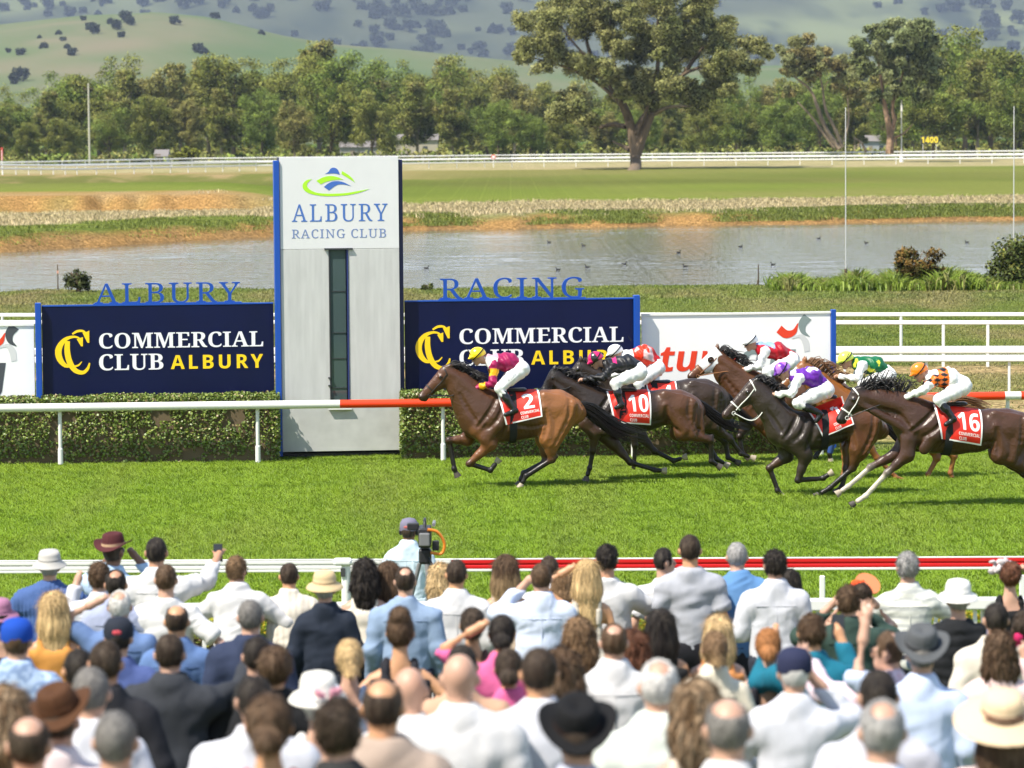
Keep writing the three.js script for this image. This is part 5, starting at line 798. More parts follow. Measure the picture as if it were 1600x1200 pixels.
horse({ label: 'dark bay racehorse number 16 with white forelegs at the right edge', ox: 1200, at: [1440, 796], num: '16',
  col: { body: L(0.0514, 0.0213, 0.0102), rump: L(0.0706, 0.0284, 0.0123), leg: blk, muz: blk, head: L(0.0249, 0.0143, 0.0087), ear: blk },
  poll: [555, 432], muzzle: [425, 622], ear: [0.13, 0.03], withers: [1045, 520], shoulder: [850, 730], iHip: 8,
  sec: [[[590, 428], [590, 575], 0.095], [[720, 425], [690, 605], 0.125], [[860, 450], [780, 650], 0.165], [[1000, 510], [830, 760], 0.215], [[1060, 530], [990, 835], 0.255], [[1170, 545], [1170, 850], 0.28], [[1290, 562], [1290, 835], 0.28], [[1400, 560], [1400, 800], 0.265], [[1490, 558], [1490, 790], 0.275, 'rump'], [[1580, 580], [1565, 790], 0.25, 'rump'], [[1645, 630], [1630, 760], 0.15, 'rump']],
  fore: [{ s: 1, j: [[880, 750], [870, 845], [745, 955], [608, 1100], [530, 1152]], mid: L(0.0415, 0.0190, 0.0102), knee: blk, low: L(0.5665, 0.4900, 0.3960), hoof: mHoof }, { s: -1, j: [[860, 750], [810, 835], [640, 920], [500, 1040], [440, 1082]], low: L(0.5150, 0.4508, 0.3690), knee: blk, hoof: mHoofPale }],
  hind: [{ s: 1, j: [[1520, 680], [1450, 840], [1640, 950], [1700, 1090], [1760, 1140]] }, { s: -1, j: [[1510, 680], [1440, 830], [1600, 960], [1690, 1060], [1740, 1110]] }],
  crest: [[560, 420], [640, 425], [740, 425], [870, 445]], tail: [[1645, 630], [1740, 640], [1860, 720], [1960, 800]], maneUp: 1.3, maneFly: 0.9, hand: [838, 488], sag: -0.6, reinM: mLeather, tack: 'white',
  cloth: [[1042, 530], [1342, 562], [1332, 786], [1080, 742]], girth: [1105, 700] });
// ---------------------------------------------------------------- jockeys
const skinA = phys(L(0.46, 0.25, 0.165), 0.5), mBreech = phys(L(0.78, 0.77, 0.75), 0.6), mBootB = phys(L(0.012, 0.012, 0.013), 0.22);
const mSilk = phys(L(1, 1, 1), 0.46, { vertexColors: true, specularIntensity: 0.7 }), mVert = phys(L(1, 1, 1), 0.3, { vertexColors: true, clearcoat: 0.5, clearcoatRoughness: 0.15 });
function fingers(h, dir, up, out) { // a closed fist: palm, four curled fingers and a thumb
  const p = [ball(h, 0.03, { s: [1, 1, 0.8], k: 0.012 })], side = new THREE.Vector3().crossVectors(dir, up).normalize();
  for (let i = 0; i < 4; i++) { const b = h.clone().addScaledVector(dir, 0.025).addScaledVector(up, (1.5 - i) * 0.016), k = b.clone().addScaledVector(dir, 0.028 - 0.004 * Math.abs(i - 1.2)).addScaledVector(side, out * 0.006), t = k.clone().addScaledVector(dir, -0.012).addScaledVector(side, out * -0.026); p.push(cap(b, k, 0.0095, 0.009, { k: 0.006 }), cap(k, t, 0.009, 0.008, { k: 0.004 })); }
  const tb = h.clone().addScaledVector(up, 0.026); p.push(cap(tb, tb.clone().addScaledVector(dir, 0.03).addScaledVector(up, 0.008), 0.011, 0.009, { k: 0.008 })); return p;
}
function jockey(Q) {
  const fr = HORSE[Q.h].fr, Z = ([x, y]) => [Q.ox + x / 4, 500 + y / 4], J = (q, l = 0) => fr.J(...Z(q), l);
  const g = thing('person', Q.label, 'person', fr.o, fr.a, 'jockeys crouched on the galloping horses');
  const hd = J(Q.head), f = V(Math.cos(Q.pitch ?? 0.35) * -1, -Math.sin(Q.pitch ?? 0.35), 0), u = V(f.y, -f.x, 0); if (u.y < 0) u.negate();
  const sh = J(Q.sh), hip = J(Q.hip), bk = J(Q.back), kn = [1, -1].map(z => J(Q.knee, 0.26 * z)), an = [1, -1].map(z => J(Q.ankle, 0.31 * z)), toe = [1, -1].map(z => J(Q.toe, 0.33 * z)), el = [1, -1].map(z => J(Q.elbow, 0.23 * z)), ha = [1, -1].map(z => J(Q.hand, 0.075 * z));
  const torso = [cap(hip, bk, 0.125, 0.135, { s: [1, 1, 1.25], k: 0.06 }), cap(bk, sh, 0.135, 0.115, { s: [1, 1, 1.4], k: 0.06 })];
  const arms = [], thighs = [], shins = [], hands = [];
  [1, -1].forEach((z, i) => { const s = sh.clone().add(V(0.01, -0.01, 0.16 * z)); arms.push(cap(s, el[i], 0.066, 0.05, { k: 0.04 }), cap(el[i], ha[i].clone().lerp(el[i], 0.18), 0.048, 0.034, { k: 0.03 })); const hp = hip.clone().add(V(0, -0.02, 0.095 * z)); thighs.push(cap(hp, hp.clone().lerp(kn[i], 0.45), 0.115, 0.092, { k: 0.05 }), cap(hp.clone().lerp(kn[i], 0.45), kn[i], 0.092, 0.066, { k: 0.04 }), cap(kn[i], kn[i].clone().lerp(an[i], 0.25), 0.062, 0.056, { k: 0.03 })); shins.push([cap(kn[i].clone().lerp(an[i], 0.18), kn[i].clone().lerp(an[i], 0.5), 0.06, 0.058, { k: 0.03 }), cap(kn[i].clone().lerp(an[i], 0.5), an[i], 0.058, 0.042, { k: 0.03 }), cap(an[i].clone().add(V(0.03, -0.03, 0)), toe[i], 0.042, 0.03, { k: 0.025 })]); hands.push(...fingers(ha[i], f.clone(), V(0, 0.9, 0.3 * z).normalize(), z)); });
  const N = hd.clone().addScaledVector(u, -0.09).addScaledVector(f, -0.04), face = [ball(hd, 0.092, { s: [1.05, 1.1, 0.82], k: 0.03 }), cap(hd.clone().addScaledVector(f, 0.035).addScaledVector(u, -0.06), hd.clone().addScaledVector(f, 0.06).addScaledVector(u, -0.105), 0.055, 0.038, { k: 0.03 }), cap(hd.clone().addScaledVector(f, 0.098).addScaledVector(u, -0.02), hd.clone().addScaledVector(f, 0.113).addScaledVector(u, -0.05), 0.011, 0.016, { k: 0.012 }), ball(hd.clone().addScaledVector(f, 0.092).addScaledVector(u, -0.085), 0.016, { s: [0.8, 0.6, 1.4], k: 0.012 }), cap(N, sh.clone().lerp(hd, 0.12), 0.055, 0.065, { k: 0.03 })];
  for (const z of [1, -1]) face.push(ball(hd.clone().addScaledVector(f, -0.01).addScaledVector(u, -0.03).add(V(0, 0, 0.082 * z)), 0.022, { s: [0.8, 1.2, 0.4], k: 0.01 }));
  const sk = [...torso, ...arms, ...thighs, ...shins.flat()].map(q => ({ ...q, ra: q.ra - 0.02, rb: q.rb - 0.02 }));
  const wr = [1, -1].map((z, i) => cap(ha[i], ha[i].clone().lerp(el[i], 0.4), 0.026, 0.034, { k: 0.02 }));
  part('body', meshSDF([...sk, ...wr, ...hands, ...face], 0.0115), Q.skin || skinA, g);
  const fold = (a, b) => (x, y, z) => a * (fbm(x * 16 + y * 9, y * 16, z * 9 + b, 3) - 0.5) + a * 0.4 * Math.sin(x * 40 + y * 26 + 9 * noise(x * 6, y * 6, z * 6));
  const c = new THREE.Color();
  const sleeve = (x, y, z) => { let d = 9; for (const q of arms) d = Math.min(d, primDist(q, x, y, z)); let t = 9; for (const q of torso) t = Math.min(t, primDist(q, x, y, z)); return t - d; };
  part('jersey', meshSDF([...torso, ...arms, cap(sh.clone().lerp(hd, 0.05), sh.clone().lerp(hd, 0.38), 0.085, 0.066, { k: 0.03 })], 0.0155, { grow: 0.012, disp: fold(0.026, Q.h), color: (x, y, z) => Q.silk({ x, y, z, arm: sleeve(x, y, z), t: (x - sh.x) / (hip.x - sh.x), hy: y - lerp(sh.y, hip.y, clamp((x - sh.x) / (hip.x - sh.x))), el: V(x, y, z).distanceTo(el[z > 0 ? 0 : 1]), sh: V(x, y, z).distanceTo(sh) }, c) }), mSilk, g);
  part('breeches', meshSDF([...thighs, cap(hip.clone().add(V(-0.02, 0, 0)), hip.clone().lerp(bk, 0.25), 0.13, 0.125, { s: [1, 1, 1.25], k: 0.05 })], 0.0155, { grow: 0.016, disp: fold(0.014, Q.h + 4) }), mBreech, g);
  for (const s of shins) part('boot', meshSDF(s, 0.0115, { grow: 0.006 }), mBootB, g);
  const hc = hd.clone().addScaledVector(u, 0.03).addScaledVector(f, -0.005), pk = hc.clone().addScaledVector(f, 0.10).addScaledVector(u, -0.01);
  part('helmet', meshSDF([ball(hc, 0.125, { s: [1.08, 0.94, 0.86], k: 0.02 }), cap(pk, pk.clone().addScaledVector(f, 0.05).addScaledVector(u, -0.012), 0.05, 0.03, { s: [1, 0.3, 1.3], k: 0.02 })], 0.0105, { clip: (x, y, z) => { const dx = x - hc.x, dy = y - hc.y; return -(dx * u.x + dy * u.y) - 0.045; }, color: (x, y, z) => Q.cap({ a: Math.atan2(z, (x - hc.x) * f.x + (y - hc.y) * f.y), v: ((x - hc.x) * u.x + (y - hc.y) * u.y) / 0.12, z, fw: (x - hc.x) * f.x + (y - hc.y) * f.y }, c) }), mVert, g);
  const gb = [ball(hd.clone().addScaledVector(f, 0.075).addScaledVector(u, 0.0), 0.05, { s: [0.6, 0.5, 1.35] })]; part('goggles', meshSDF(gb, 0.009), phys(L(0.012, 0.011, 0.011), 0.12), g);
  part('goggle_strap', bandOn([ball(hc, 0.128, { s: [1.08, 0.94, 0.86] })], hc.clone(), u.clone().multiplyScalar(0.9).addScaledVector(f, 0.45).normalize(), 0.018, 0.004, 28, 0.3), mBootB, g);
  if (Q.whip) part('whip', rod(J(Q.whip[0], 0.12), J(Q.whip[1], 0.16), 0.008, 0.005, 6), mBootB, g);
  if (Q.text) { const cn = document.createElement('canvas'); cn.width = 256; cn.height = 64; const x = cn.getContext('2d'); x.fillStyle = '#e9e8e5'; x.fillRect(0, 0, 256, 64); x.fillStyle = '#3c4658'; x.font = '46px sans-serif'; x.textAlign = 'center'; x.fillText(Q.text[0], 128, 48); const t = new THREE.CanvasTexture(cn); t.colorSpace = THREE.SRGBColorSpace; const pr = [...thighs]; part('name_patch', patchOn(pr, fr, Q.text[1].map(Z), 12, 4, 0.024, 0.2), phys(L(1, 1, 1), 0.6, { map: t, side: THREE.DoubleSide }), g); }
}
const Wt = L(0.78, 0.77, 0.76);
jockey({ h: 0, ox: 630, label: 'jockey in maroon silks with yellow armband and yellow cap on number 2', head: [468, 225], sh: [560, 262], back: [655, 262], hip: [735, 300], elbow: [562, 395], hand: [440, 428], knee: [600, 425], ankle: [692, 555], toe: [640, 592], text: ['W.EGAN', [[628, 372], [705, 312], [722, 338], [645, 402]]],
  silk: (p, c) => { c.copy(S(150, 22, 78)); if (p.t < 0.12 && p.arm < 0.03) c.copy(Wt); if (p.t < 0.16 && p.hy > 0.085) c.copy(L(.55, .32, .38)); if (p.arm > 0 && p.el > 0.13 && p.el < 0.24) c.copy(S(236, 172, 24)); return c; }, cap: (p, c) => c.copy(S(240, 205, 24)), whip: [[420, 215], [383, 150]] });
jockey({ h: 1, ox: 850, label: 'jockey in black silks with a pink and black cap on number 10', head: [328, 250], sh: [420, 285], back: [520, 275], hip: [592, 318], elbow: [370, 358], hand: [232, 374], knee: [445, 395], ankle: [478, 520], toe: [450, 548], pitch: 0.5,
  silk: (p, c) => { c.copy(L(0.012, 0.012, 0.014)); if (p.hy > 0.06 && p.t > 0.02 && p.t < 0.16 && p.arm < 0.02) c.copy(S(200, 40, 110)); return c; }, cap: (p, c) => c.copy(Math.sin(p.a * 3.2 + 0.6) > 0 ? S(206, 30, 100) : L(0.012, 0.012, 0.014)) });
jockey({ h: 2, ox: 850, label: 'jockey in orange-red silks with a white cap beside the black-clad jockey', head: [448, 205], sh: [535, 232], back: [630, 212], hip: [705, 295], elbow: [500, 330], hand: [400, 345], knee: [590, 395], ankle: [640, 500], toe: [600, 520], whip: [[545, 130], [525, 100]],
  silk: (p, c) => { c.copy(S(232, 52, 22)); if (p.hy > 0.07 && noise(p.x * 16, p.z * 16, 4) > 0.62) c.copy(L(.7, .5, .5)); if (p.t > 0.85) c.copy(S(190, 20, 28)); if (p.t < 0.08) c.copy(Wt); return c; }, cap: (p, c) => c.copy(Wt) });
jockey({ h: 3, ox: 1050, label: 'jockey in a red vest with white sleeves and white cap', head: [490, 140], sh: [570, 185], back: [660, 195], hip: [745, 250], elbow: [545, 290], hand: [450, 308], knee: [590, 325], ankle: [650, 430], toe: [610, 455], pitch: 0.3,
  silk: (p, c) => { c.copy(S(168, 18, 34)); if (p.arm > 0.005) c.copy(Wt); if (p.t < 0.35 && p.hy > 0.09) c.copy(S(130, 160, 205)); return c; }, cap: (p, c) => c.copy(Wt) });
jockey({ h: 4, ox: 1050, label: 'jockey in purple silks with white sleeves and a purple and lilac cap', head: [695, 318], sh: [780, 358], back: [875, 352], hip: [955, 432], elbow: [745, 460], hand: [632, 466], knee: [785, 520], ankle: [918, 580], toe: [900, 632], pitch: 0.55, text: ['TJS', [[820, 478], [895, 468], [900, 492], [824, 503]]],
  silk: (p, c) => { c.copy(S(96, 34, 150)); if (p.arm > 0.0) c.copy(Wt); if (noise(p.x * 9, p.z * 9, 2) > 0.78 && p.hy > 0.04) c.copy(Wt); return c; }, cap: (p, c) => c.copy(Math.sin(p.a * 4 + 1) > 0.1 ? S(100, 36, 155) : S(170, 110, 205)) });
jockey({ h: 5, ox: 1200, label: 'jockey in green silks with white sleeves and a lime cap', head: [490, 250], sh: [575, 275], back: [665, 285], hip: [745, 340], elbow: [560, 365], hand: [432, 352], knee: [590, 405], ankle: [660, 500], toe: [620, 525], whip: [[508, 205], [480, 262]],
  silk: (p, c) => { c.copy(S(12, 98, 58)); if (p.arm > 0) c.copy(Wt); else if (noise(p.x * 11, p.y * 11, p.z * 11) > 0.8) c.copy(S(200, 200, 50)); return c; }, cap: (p, c) => c.copy(S(225, 238, 90)) });
jockey({ h: 6, ox: 1200, label: 'jockey in white silks with orange and black diamonds on number 16', head: [950, 325], sh: [1030, 365], back: [1125, 362], hip: [1212, 408], elbow: [970, 440], hand: [842, 488], knee: [1065, 500], ankle: [1152, 608], toe: [1112, 652], pitch: 0.45,
  silk: (p, c) => { c.copy(Wt); const a = (p.x * 1.0 + p.y * 1.7) * 8, b = (p.x * 1.0 - p.y * 1.7) * 8; if ((p.arm < 0 && p.t > 0.12 && p.t < 0.46) || (p.arm > 0 && p.sh > 0.12 && p.sh < 0.27)) c.copy((Math.floor(a) + Math.floor(b)) % 2 ? S(238, 112, 16) : L(0.012, 0.012, 0.012)); if (p.el > 0.20 && p.arm > 0 && p.sh > 0.36) c.copy(Wt); return c; }, cap: (p, c) => c.copy(S(244, 128, 20)) });
// ---------------------------------------------------------------- people on the lawn
const SK = { f: L(0.50, 0.29, 0.20), t: L(0.44, 0.23, 0.14), d: L(0.20, 0.10, 0.06), o: L(0.52, 0.27, 0.14) };
const HC = { bk: L(0.016, 0.012, 0.011), db: L(0.038, 0.024, 0.016), br: L(0.085, 0.048, 0.026), lb: L(0.17, 0.10, 0.05), bl: L(0.52, 0.36, 0.17), ab: L(0.11, 0.04, 0.02), gi: L(0.36, 0.15, 0.05), gr: L(0.30, 0.29, 0.28), wh: L(0.58, 0.56, 0.53), sl: L(0.16, 0.15, 0.14) };
const skinM = {}, hairM = {}, topM = new Map();
for (const k in SK) skinM[k] = phys(SK[k], 0.5);
const mHairV = phys(L(1, 1, 1), 0.68, { vertexColors: true, specularIntensity: 0.45, side: THREE.DoubleSide }), mCloth = phys(L(1, 1, 1), 0.82, { vertexColors: true, specularIntensity: 0.35 });
const POSE = { // elbow, hand for the right side (x > 0), mirrored for the left
  down: [[0.255, 1.13, 0.04], [0.27, 0.87, -0.07]], rail: [[0.31, 1.17, -0.10], [0.14, 1.13, -0.36]], wide: [[0.40, 1.20, -0.08], [0.34, 1.14, -0.36]], binoc: [[0.33, 1.36, -0.20], [0.085, 1.62, -0.17]], phone: [[0.30, 1.30, -0.24], [0.20, 1.60, -0.34]],
  cheer: [[0.35, 1.52, -0.04], [0.30, 1.80, -0.10]], head: [[0.40, 1.56, 0.0], [0.13, 1.70, 0.02]], hips: [[0.43, 1.16, 0.10], [0.23, 1.0, -0.02]], front: [[0.27, 1.14, 0.0], [0.12, 1.10, -0.24]], point: [[0.36, 1.40, -0.18], [0.42, 1.55, -0.46]] };
function lathe(pts, n = 28) { return new THREE.LatheGeometry(pts.map(([r, y]) => new THREE.Vector2(r, y)), n); }
function hatGeo(kind) { // sits with its sweatband at y = 0, brim about level
  const bend = (g, k, dip) => { const p = g.attributes.position; for (let i = 0; i < p.count; i++) { const x = p.getX(i), z = p.getZ(i), r = Math.hypot(x, z); if (r > 0.105) p.setY(i, p.getY(i) + k * (x * x) / (r) * 1.2 - dip * (z * z) / r * 0.6); } g.computeVertexNormals(); return g; };
  if (kind == 'fedora') return [bend(lathe([[0.098, 0], [0.165, -0.012], [0.172, -0.008], [0.165, -0.004], [0.103, 0.008], [0.1, 0.05], [0.088, 0.105], [0.06, 0.118], [0.02, 0.10], [0.0001, 0.095]]), 0.28, 0.12), lathe([[0.1045, 0.006], [0.1035, 0.032]])];
  if (kind == 'wide') return [bend(lathe([[0.098, 0], [0.23, -0.045], [0.235, -0.04], [0.225, -0.032], [0.103, 0.008], [0.1, 0.05], [0.09, 0.085], [0.06, 0.098], [0.0001, 0.1]]), -0.05, 0.05), lathe([[0.1045, 0.006], [0.1035, 0.03]])];
  if (kind == 'bucket') return [lathe([[0.1, 0], [0.158, -0.055], [0.162, -0.05], [0.158, -0.045], [0.106, 0.005], [0.1, 0.06], [0.085, 0.095], [0.0001, 0.105]]), lathe([[0.107, 0.004], [0.106, 0.02]])];
  if (kind == 'floppy') return [lathe([[0.1, 0], [0.15, -0.03], [0.165, -0.05], [0.17, -0.045], [0.152, -0.02], [0.106, 0.005], [0.103, 0.06], [0.088, 0.1], [0.05, 0.113], [0.0001, 0.116]]), lathe([[0.107, 0.004], [0.106, 0.022]])];
  const c = lathe([[0.104, -0.03], [0.106, 0.0], [0.1, 0.05], [0.075, 0.088], [0.03, 0.103], [0.0001, 0.105]]); // cap
  const s = new THREE.Shape(); s.absellipse(0, 0, 0.085, 0.085, 0, Math.PI); const v = new THREE.ExtrudeGeometry(s, { depth: 0.008, bevelEnabled: false, curveSegments: 10 }).rotateX(Math.PI / 2).rotateX(0.2); v.scale(1, 1, 0.9); v.rotateY(Math.PI).translate(0, -0.015, -0.085 * (kind == 'capback' ? -1 : 1)); if (kind == 'capback') { v.translate(0, 0, -0.085); v.rotateY(Math.PI); v.translate(0, 0, 0.085 - 0.17 + 0.085); }
  return [c, v];
}
function flower(n, R, r) { const gs = []; for (let i = 0; i < n; i++) { const g = new THREE.SphereGeometry(r * rr(0.7, 1.2), 7, 5); g.scale(1, 0.45, 0.8); g.rotateX(rr(0, 6)); g.rotateZ(rr(0, 6)); g.translate(rr(-1, 1) * R, rr(-0.7, 0.7) * R, rr(-0.6, 0.6) * R); gs.push(g); } return merge(gs); }
const rotY = (v, a) => V(v.x * Math.cos(a) + v.z * Math.sin(a), v.y, -v.x * Math.sin(a) + v.z * Math.cos(a));
function openHand(h, dir, up) { const side = new THREE.Vector3().crossVectors(dir, up).normalize(), p = [cap(h, h.clone().addScaledVector(dir, 0.06), 0.022, 0.028, { s: null, k: 0.012 })]; for (let i = 0; i < 4; i++) { const b = h.clone().addScaledVector(dir, 0.07).addScaledVector(side, (i - 1.5) * 0.017), t = b.clone().addScaledVector(dir, [0.06, 0.075, 0.07, 0.055][i]).addScaledVector(side, (i - 1.5) * 0.006).addScaledVector(up, -0.01); p.push(cap(b, t, 0.0095, 0.008, { k: 0.006 })); } const b = h.clone().addScaledVector(dir, 0.02).addScaledVector(side, -0.026); p.push(cap(b, b.clone().addScaledVector(dir, 0.045).addScaledVector(side, -0.03), 0.011, 0.009, { k: 0.008 })); return p; }
function tufted(geo, n, len, w, lift, down, ctr, hatted) { // strands standing slightly proud of a hair mesh
  geo = geo.toNonIndexed(); const P = geo.attributes.position, N = geo.attributes.normal, C = geo.attributes.color, p = Array.from(P.array), nn = Array.from(N.array), cc = Array.from(C.array), a = V(), t = V(), s = V(), m = V();
  for (let i = 0; i < n; i++) { const k = Math.floor(rnd() * P.count); a.fromBufferAttribute(P, k); if (hatted && a.y > ctr.y - 0.05) continue; m.fromBufferAttribute(N, k); t.set(rr(-1, 1) * 0.5, -down + rr(-1, 1) * 0.45, rr(-1, 1) * 0.5 + 0.15); if (a.y > ctr.y + 0.075) t.set((a.x - ctr.x) * 8 + rr(-.6, .6), 0, (a.z - ctr.z) * 8 + rr(-.6, .6)); t.addScaledVector(m, -t.dot(m)).normalize().addScaledVector(m, lift * rr(0.3, 1)); s.crossVectors(t, m).normalize().multiplyScalar(w * rr(0.6, 1.3)); const l = len * rr(0.5, 1.2), q = rr(0.55, 1.6), o = 0.002;
    p.push(a.x - s.x + m.x * o, a.y - s.y + m.y * o, a.z - s.z + m.z * o, a.x + s.x + m.x * o, a.y + s.y + m.y * o, a.z + s.z + m.z * o, a.x + t.x * l, a.y + t.y * l, a.z + t.z * l); m.addScaledVector(s, rr(-1, 1) * 90).normalize(); for (let z = 0; z < 3; z++) { nn.push(m.x, m.y, m.z); cc.push(C.getX(k) * q, C.getY(k) * q, C.getZ(k) * q); } }
  const g = new THREE.BufferGeometry(); g.setAttribute('position', new THREE.Float32BufferAttribute(p, 3)); g.setAttribute('normal', new THREE.Float32BufferAttribute(nn, 3)); g.setAttribute('color', new THREE.Float32BufferAttribute(cc, 3)); return g;
}
let pid = 0;
function person(o) {
  // stand the person so that the crown of the head sits where it was measured; stature follows from the slope of the lawn
  const hat = { fedora: 0.085, wide: 0.075, bucket: 0.075, floppy: 0.085, cap: 0.02, capback: 0.02 }[o.hat] || 0; pid++;
  let p = o.p || LIN([840, 880, 940, 985, 1035, 1080, 1150], [189, 193, 238, 280, 335, 400, 470], o.y), d, head, hgt, foot;
  for (let k = 0; k < 30; k++) { d = FPX / p; head = atD(o.x, o.y, d); foot = landH(head.x, d); hgt = head.y - hat - foot; const lo = o.f ? 1.54 : 1.63, hi = o.f ? 1.76 : 1.88; if (hgt < lo) p *= 1.006; else if (hgt > hi) p *= 0.994; else break; }
  if (o.dbg) console.log(o.x, o.y, p.toFixed(0), hgt.toFixed(2));
  const k = hgt / 1.75, g = thing('person', o.label, 'person', V(head.x, foot, head.z), o.turn || 0, o.group || 'spectators on the lawn'); g.scale.setScalar(k);
  const fem = !!o.f, sw = (fem ? 0.158 : 0.188) * (o.wide || 1), bulk = (fem ? 0.9 : 1) * (o.wide || 1), lean = o.lean || 0, R = x => x * bulk;
  const up = (x, y, z) => { const t = Math.max(0, y - 0.95); return V(x, y - t * t * lean * 0.12, z - t * lean * 0.55); };
  const torso = [cap(up(0, 0.95, 0.01), up(0, 1.10, 0.0), R(fem ? 0.168 : 0.152), R(fem ? 0.122 : 0.14), { s: [1, 1, 0.7], k: 0.07 }), cap(up(0, 1.10, 0), up(0, 1.28, 0.01), R(fem ? 0.122 : 0.14), R(fem ? 0.142 : 0.155), { s: [1.02, 1, 0.66], k: 0.06 }), cap(up(-sw * 0.66, 1.365, 0.012), up(sw * 0.66, 1.365, 0.012), R(0.07), R(0.07), { s: [1, 1, 0.95], k: 0.06 }), cap(up(-sw * 0.62, 1.395, 0.012), up(0, 1.462, 0.016), R(0.038), R(0.056), { k: 0.05 }), cap(up(sw * 0.62, 1.395, 0.012), up(0, 1.462, 0.016), R(0.038), R(0.056), { k: 0.05 })];
  const arms = [[], []], hands = [], wrist = [], shp = [];
  [1, -1].forEach((s, i) => {
    const P = POSE[(i ? o.armL : o.armR) || o.arms || 'down'], S_ = up(sw * 0.97, 1.378, 0.01); S_.x *= s; const e = up(...P[0]), h = up(...P[1]); e.x *= s * (fem ? 0.92 : 1); h.x *= s; shp.push(S_);
    arms[i].push(cap(S_, e, R(0.054), R(0.043), { k: 0.04 }), cap(e, h.clone().lerp(e, 0.12), R(0.044), R(0.031), { k: 0.035 })); wrist.push(cap(h, h.clone().lerp(e, 0.3), 0.027, 0.034, { k: 0.02 }));
    const dir = h.clone().sub(e).normalize(), nm = ((i ? o.armL : o.armR) || o.arms || 'down'); hands.push(...(nm == 'cheer' || nm == 'point' ? openHand(h, dir, V(0, 0.2, 1).normalize()) : fingers(h, dir, V(0, 0.3, -0.9).normalize(), s)));
  });
  const legs = [1, -1].map(s => [cap(V(0.09 * s, 0.93, 0.01), V(0.10 * s, 0.49, 0), R(0.092), R(0.062), { k: 0.05 }), cap(V(0.10 * s, 0.49, 0), V(0.11 * s, 0.09, 0.02), R(0.06), R(0.042), { k: 0.04 })]);
  const feet = [1, -1].map(s => [cap(V(0.11 * s, 0.05, 0.04), V(0.13 * s, 0.035, -0.15), 0.042, 0.035, { k: 0.02, s: [1, 0.85, 1] })]);
  const hc = up(0, 1.635, 0); const A = o.look || 0, hv = (x, y, z) => { const q = rotY(V(x, 0, z), A); return V(hc.x + q.x, hc.y + y, hc.z + q.z); };
  const neck = cap(up(0, 1.46, 0.02), hv(0, -0.06, 0.015), fem ? 0.05 : 0.06, fem ? 0.048 : 0.057, { k: 0.035 });
  const face = [ball(hv(0, 0.015, 0.01), 0.099, { s: [0.82, 1.04, 0.98], k: 0.03 }), cap(hv(0, -0.045, -0.02), hv(0, -0.09, -0.055), 0.066, 0.042, { k: 0.04 }), cap(hv(0, 0.01, -0.09), hv(0, -0.03, -0.108), 0.010, 0.016, { k: 0.014 }), ball(hv(0, -0.062, -0.086), 0.017, { k: 0.012, s: [1.4, 0.6, 0.8] }), neck];
  for (const s of [1, -1]) { face.push(ball(hv(0.091 * s, -0.012, 0.012), 0.028, { s: [0.5, 1.2, 0.8], k: 0.008 }), ball(hv(0.034 * s, 0.0, -0.105), 0.02, { sub: 1, k: 0.01 })); }
  const slim = [...torso, ...arms.flat(), ...legs.flat(), ...feet.flat()].map(q => ({ ...q, ra: q.ra - 0.008, rb: q.rb - 0.008 }));
  const piv = hc.clone().add(V(0, 0.118, 0)), hsz = fem ? 0.86 : 0.875, hS = q => q.translate(-piv.x, -piv.y, -piv.z).scale(hsz, hsz, hsz).translate(piv.x, piv.y, piv.z);
  const ge = [meshSDF([...slim, neck, ...wrist], 0.036), hS(meshSDF(face, 0.0135)), meshSDF([...hands, ...wrist], 0.0125)];
  part('body', mergeGeometries(ge), skinM[o.skin || 'f'], g);
  const c = new THREE.Color(), T = o.top || {}, col = T.c || L(0.74, 0.74, 0.75), amp = T.fold ?? 0.029;
  const fold = (x, y, z) => { const w = noise(x * 4 + pid * 3, y * 4, z * 4), r1 = Math.abs(fbm(x * 7 + pid, y * 3.2 + x * 2.5, z * 6, 3) - 0.5) * 2, r2 = Math.abs(fbm(x * 3 + y * 5, y * 9 - x * 4 + pid, z * 5, 2) - 0.5) * 2; return amp * (1.5 * (0.5 - r1) * w + 1.2 * (0.5 - r2) * (1 - w)) + amp * 0.9 * (fbm(x * 4, y * 4 + pid, z * 4, 2) - 0.5) + (T.puff ? 0.012 * Math.abs(Math.sin(y * 38)) : 0) + (T.rib ? 0.004 * Math.sin(x * 190) : 0); };
  const paint = (x, y, z) => { c.copy(col); if (T.c2) { let m = 0; if (T.pat == 'h') m = Math.sin(y * (T.freq || 90)) > 0.35 ? 1 : 0; else if (T.pat == 'v') m = Math.sin(x * (T.freq || 170)) > 0.2 ? 1 : 0; else if (T.pat == 'check') m = (Math.sin(x * 150) > 0.3 ? 0.5 : 0) + (Math.sin(y * 150) > 0.3 ? 0.5 : 0); else m = fbm(x * 34, y * 34, z * 34, 2) > 0.55 ? 1 : 0; c.lerp(T.c2, m); }  return c.multiplyScalar(0.96 + 0.08 * noise(x * 60, y * 60, z * 60)); };
  const kind = T.k || 'shirt', hem = T.hem ?? (kind == 'dress' ? 0.6 : kind == 'bare' ? 0.6 : 0.86), nk = up(0, 1.515, 0);
  let prims = [...torso], clip;
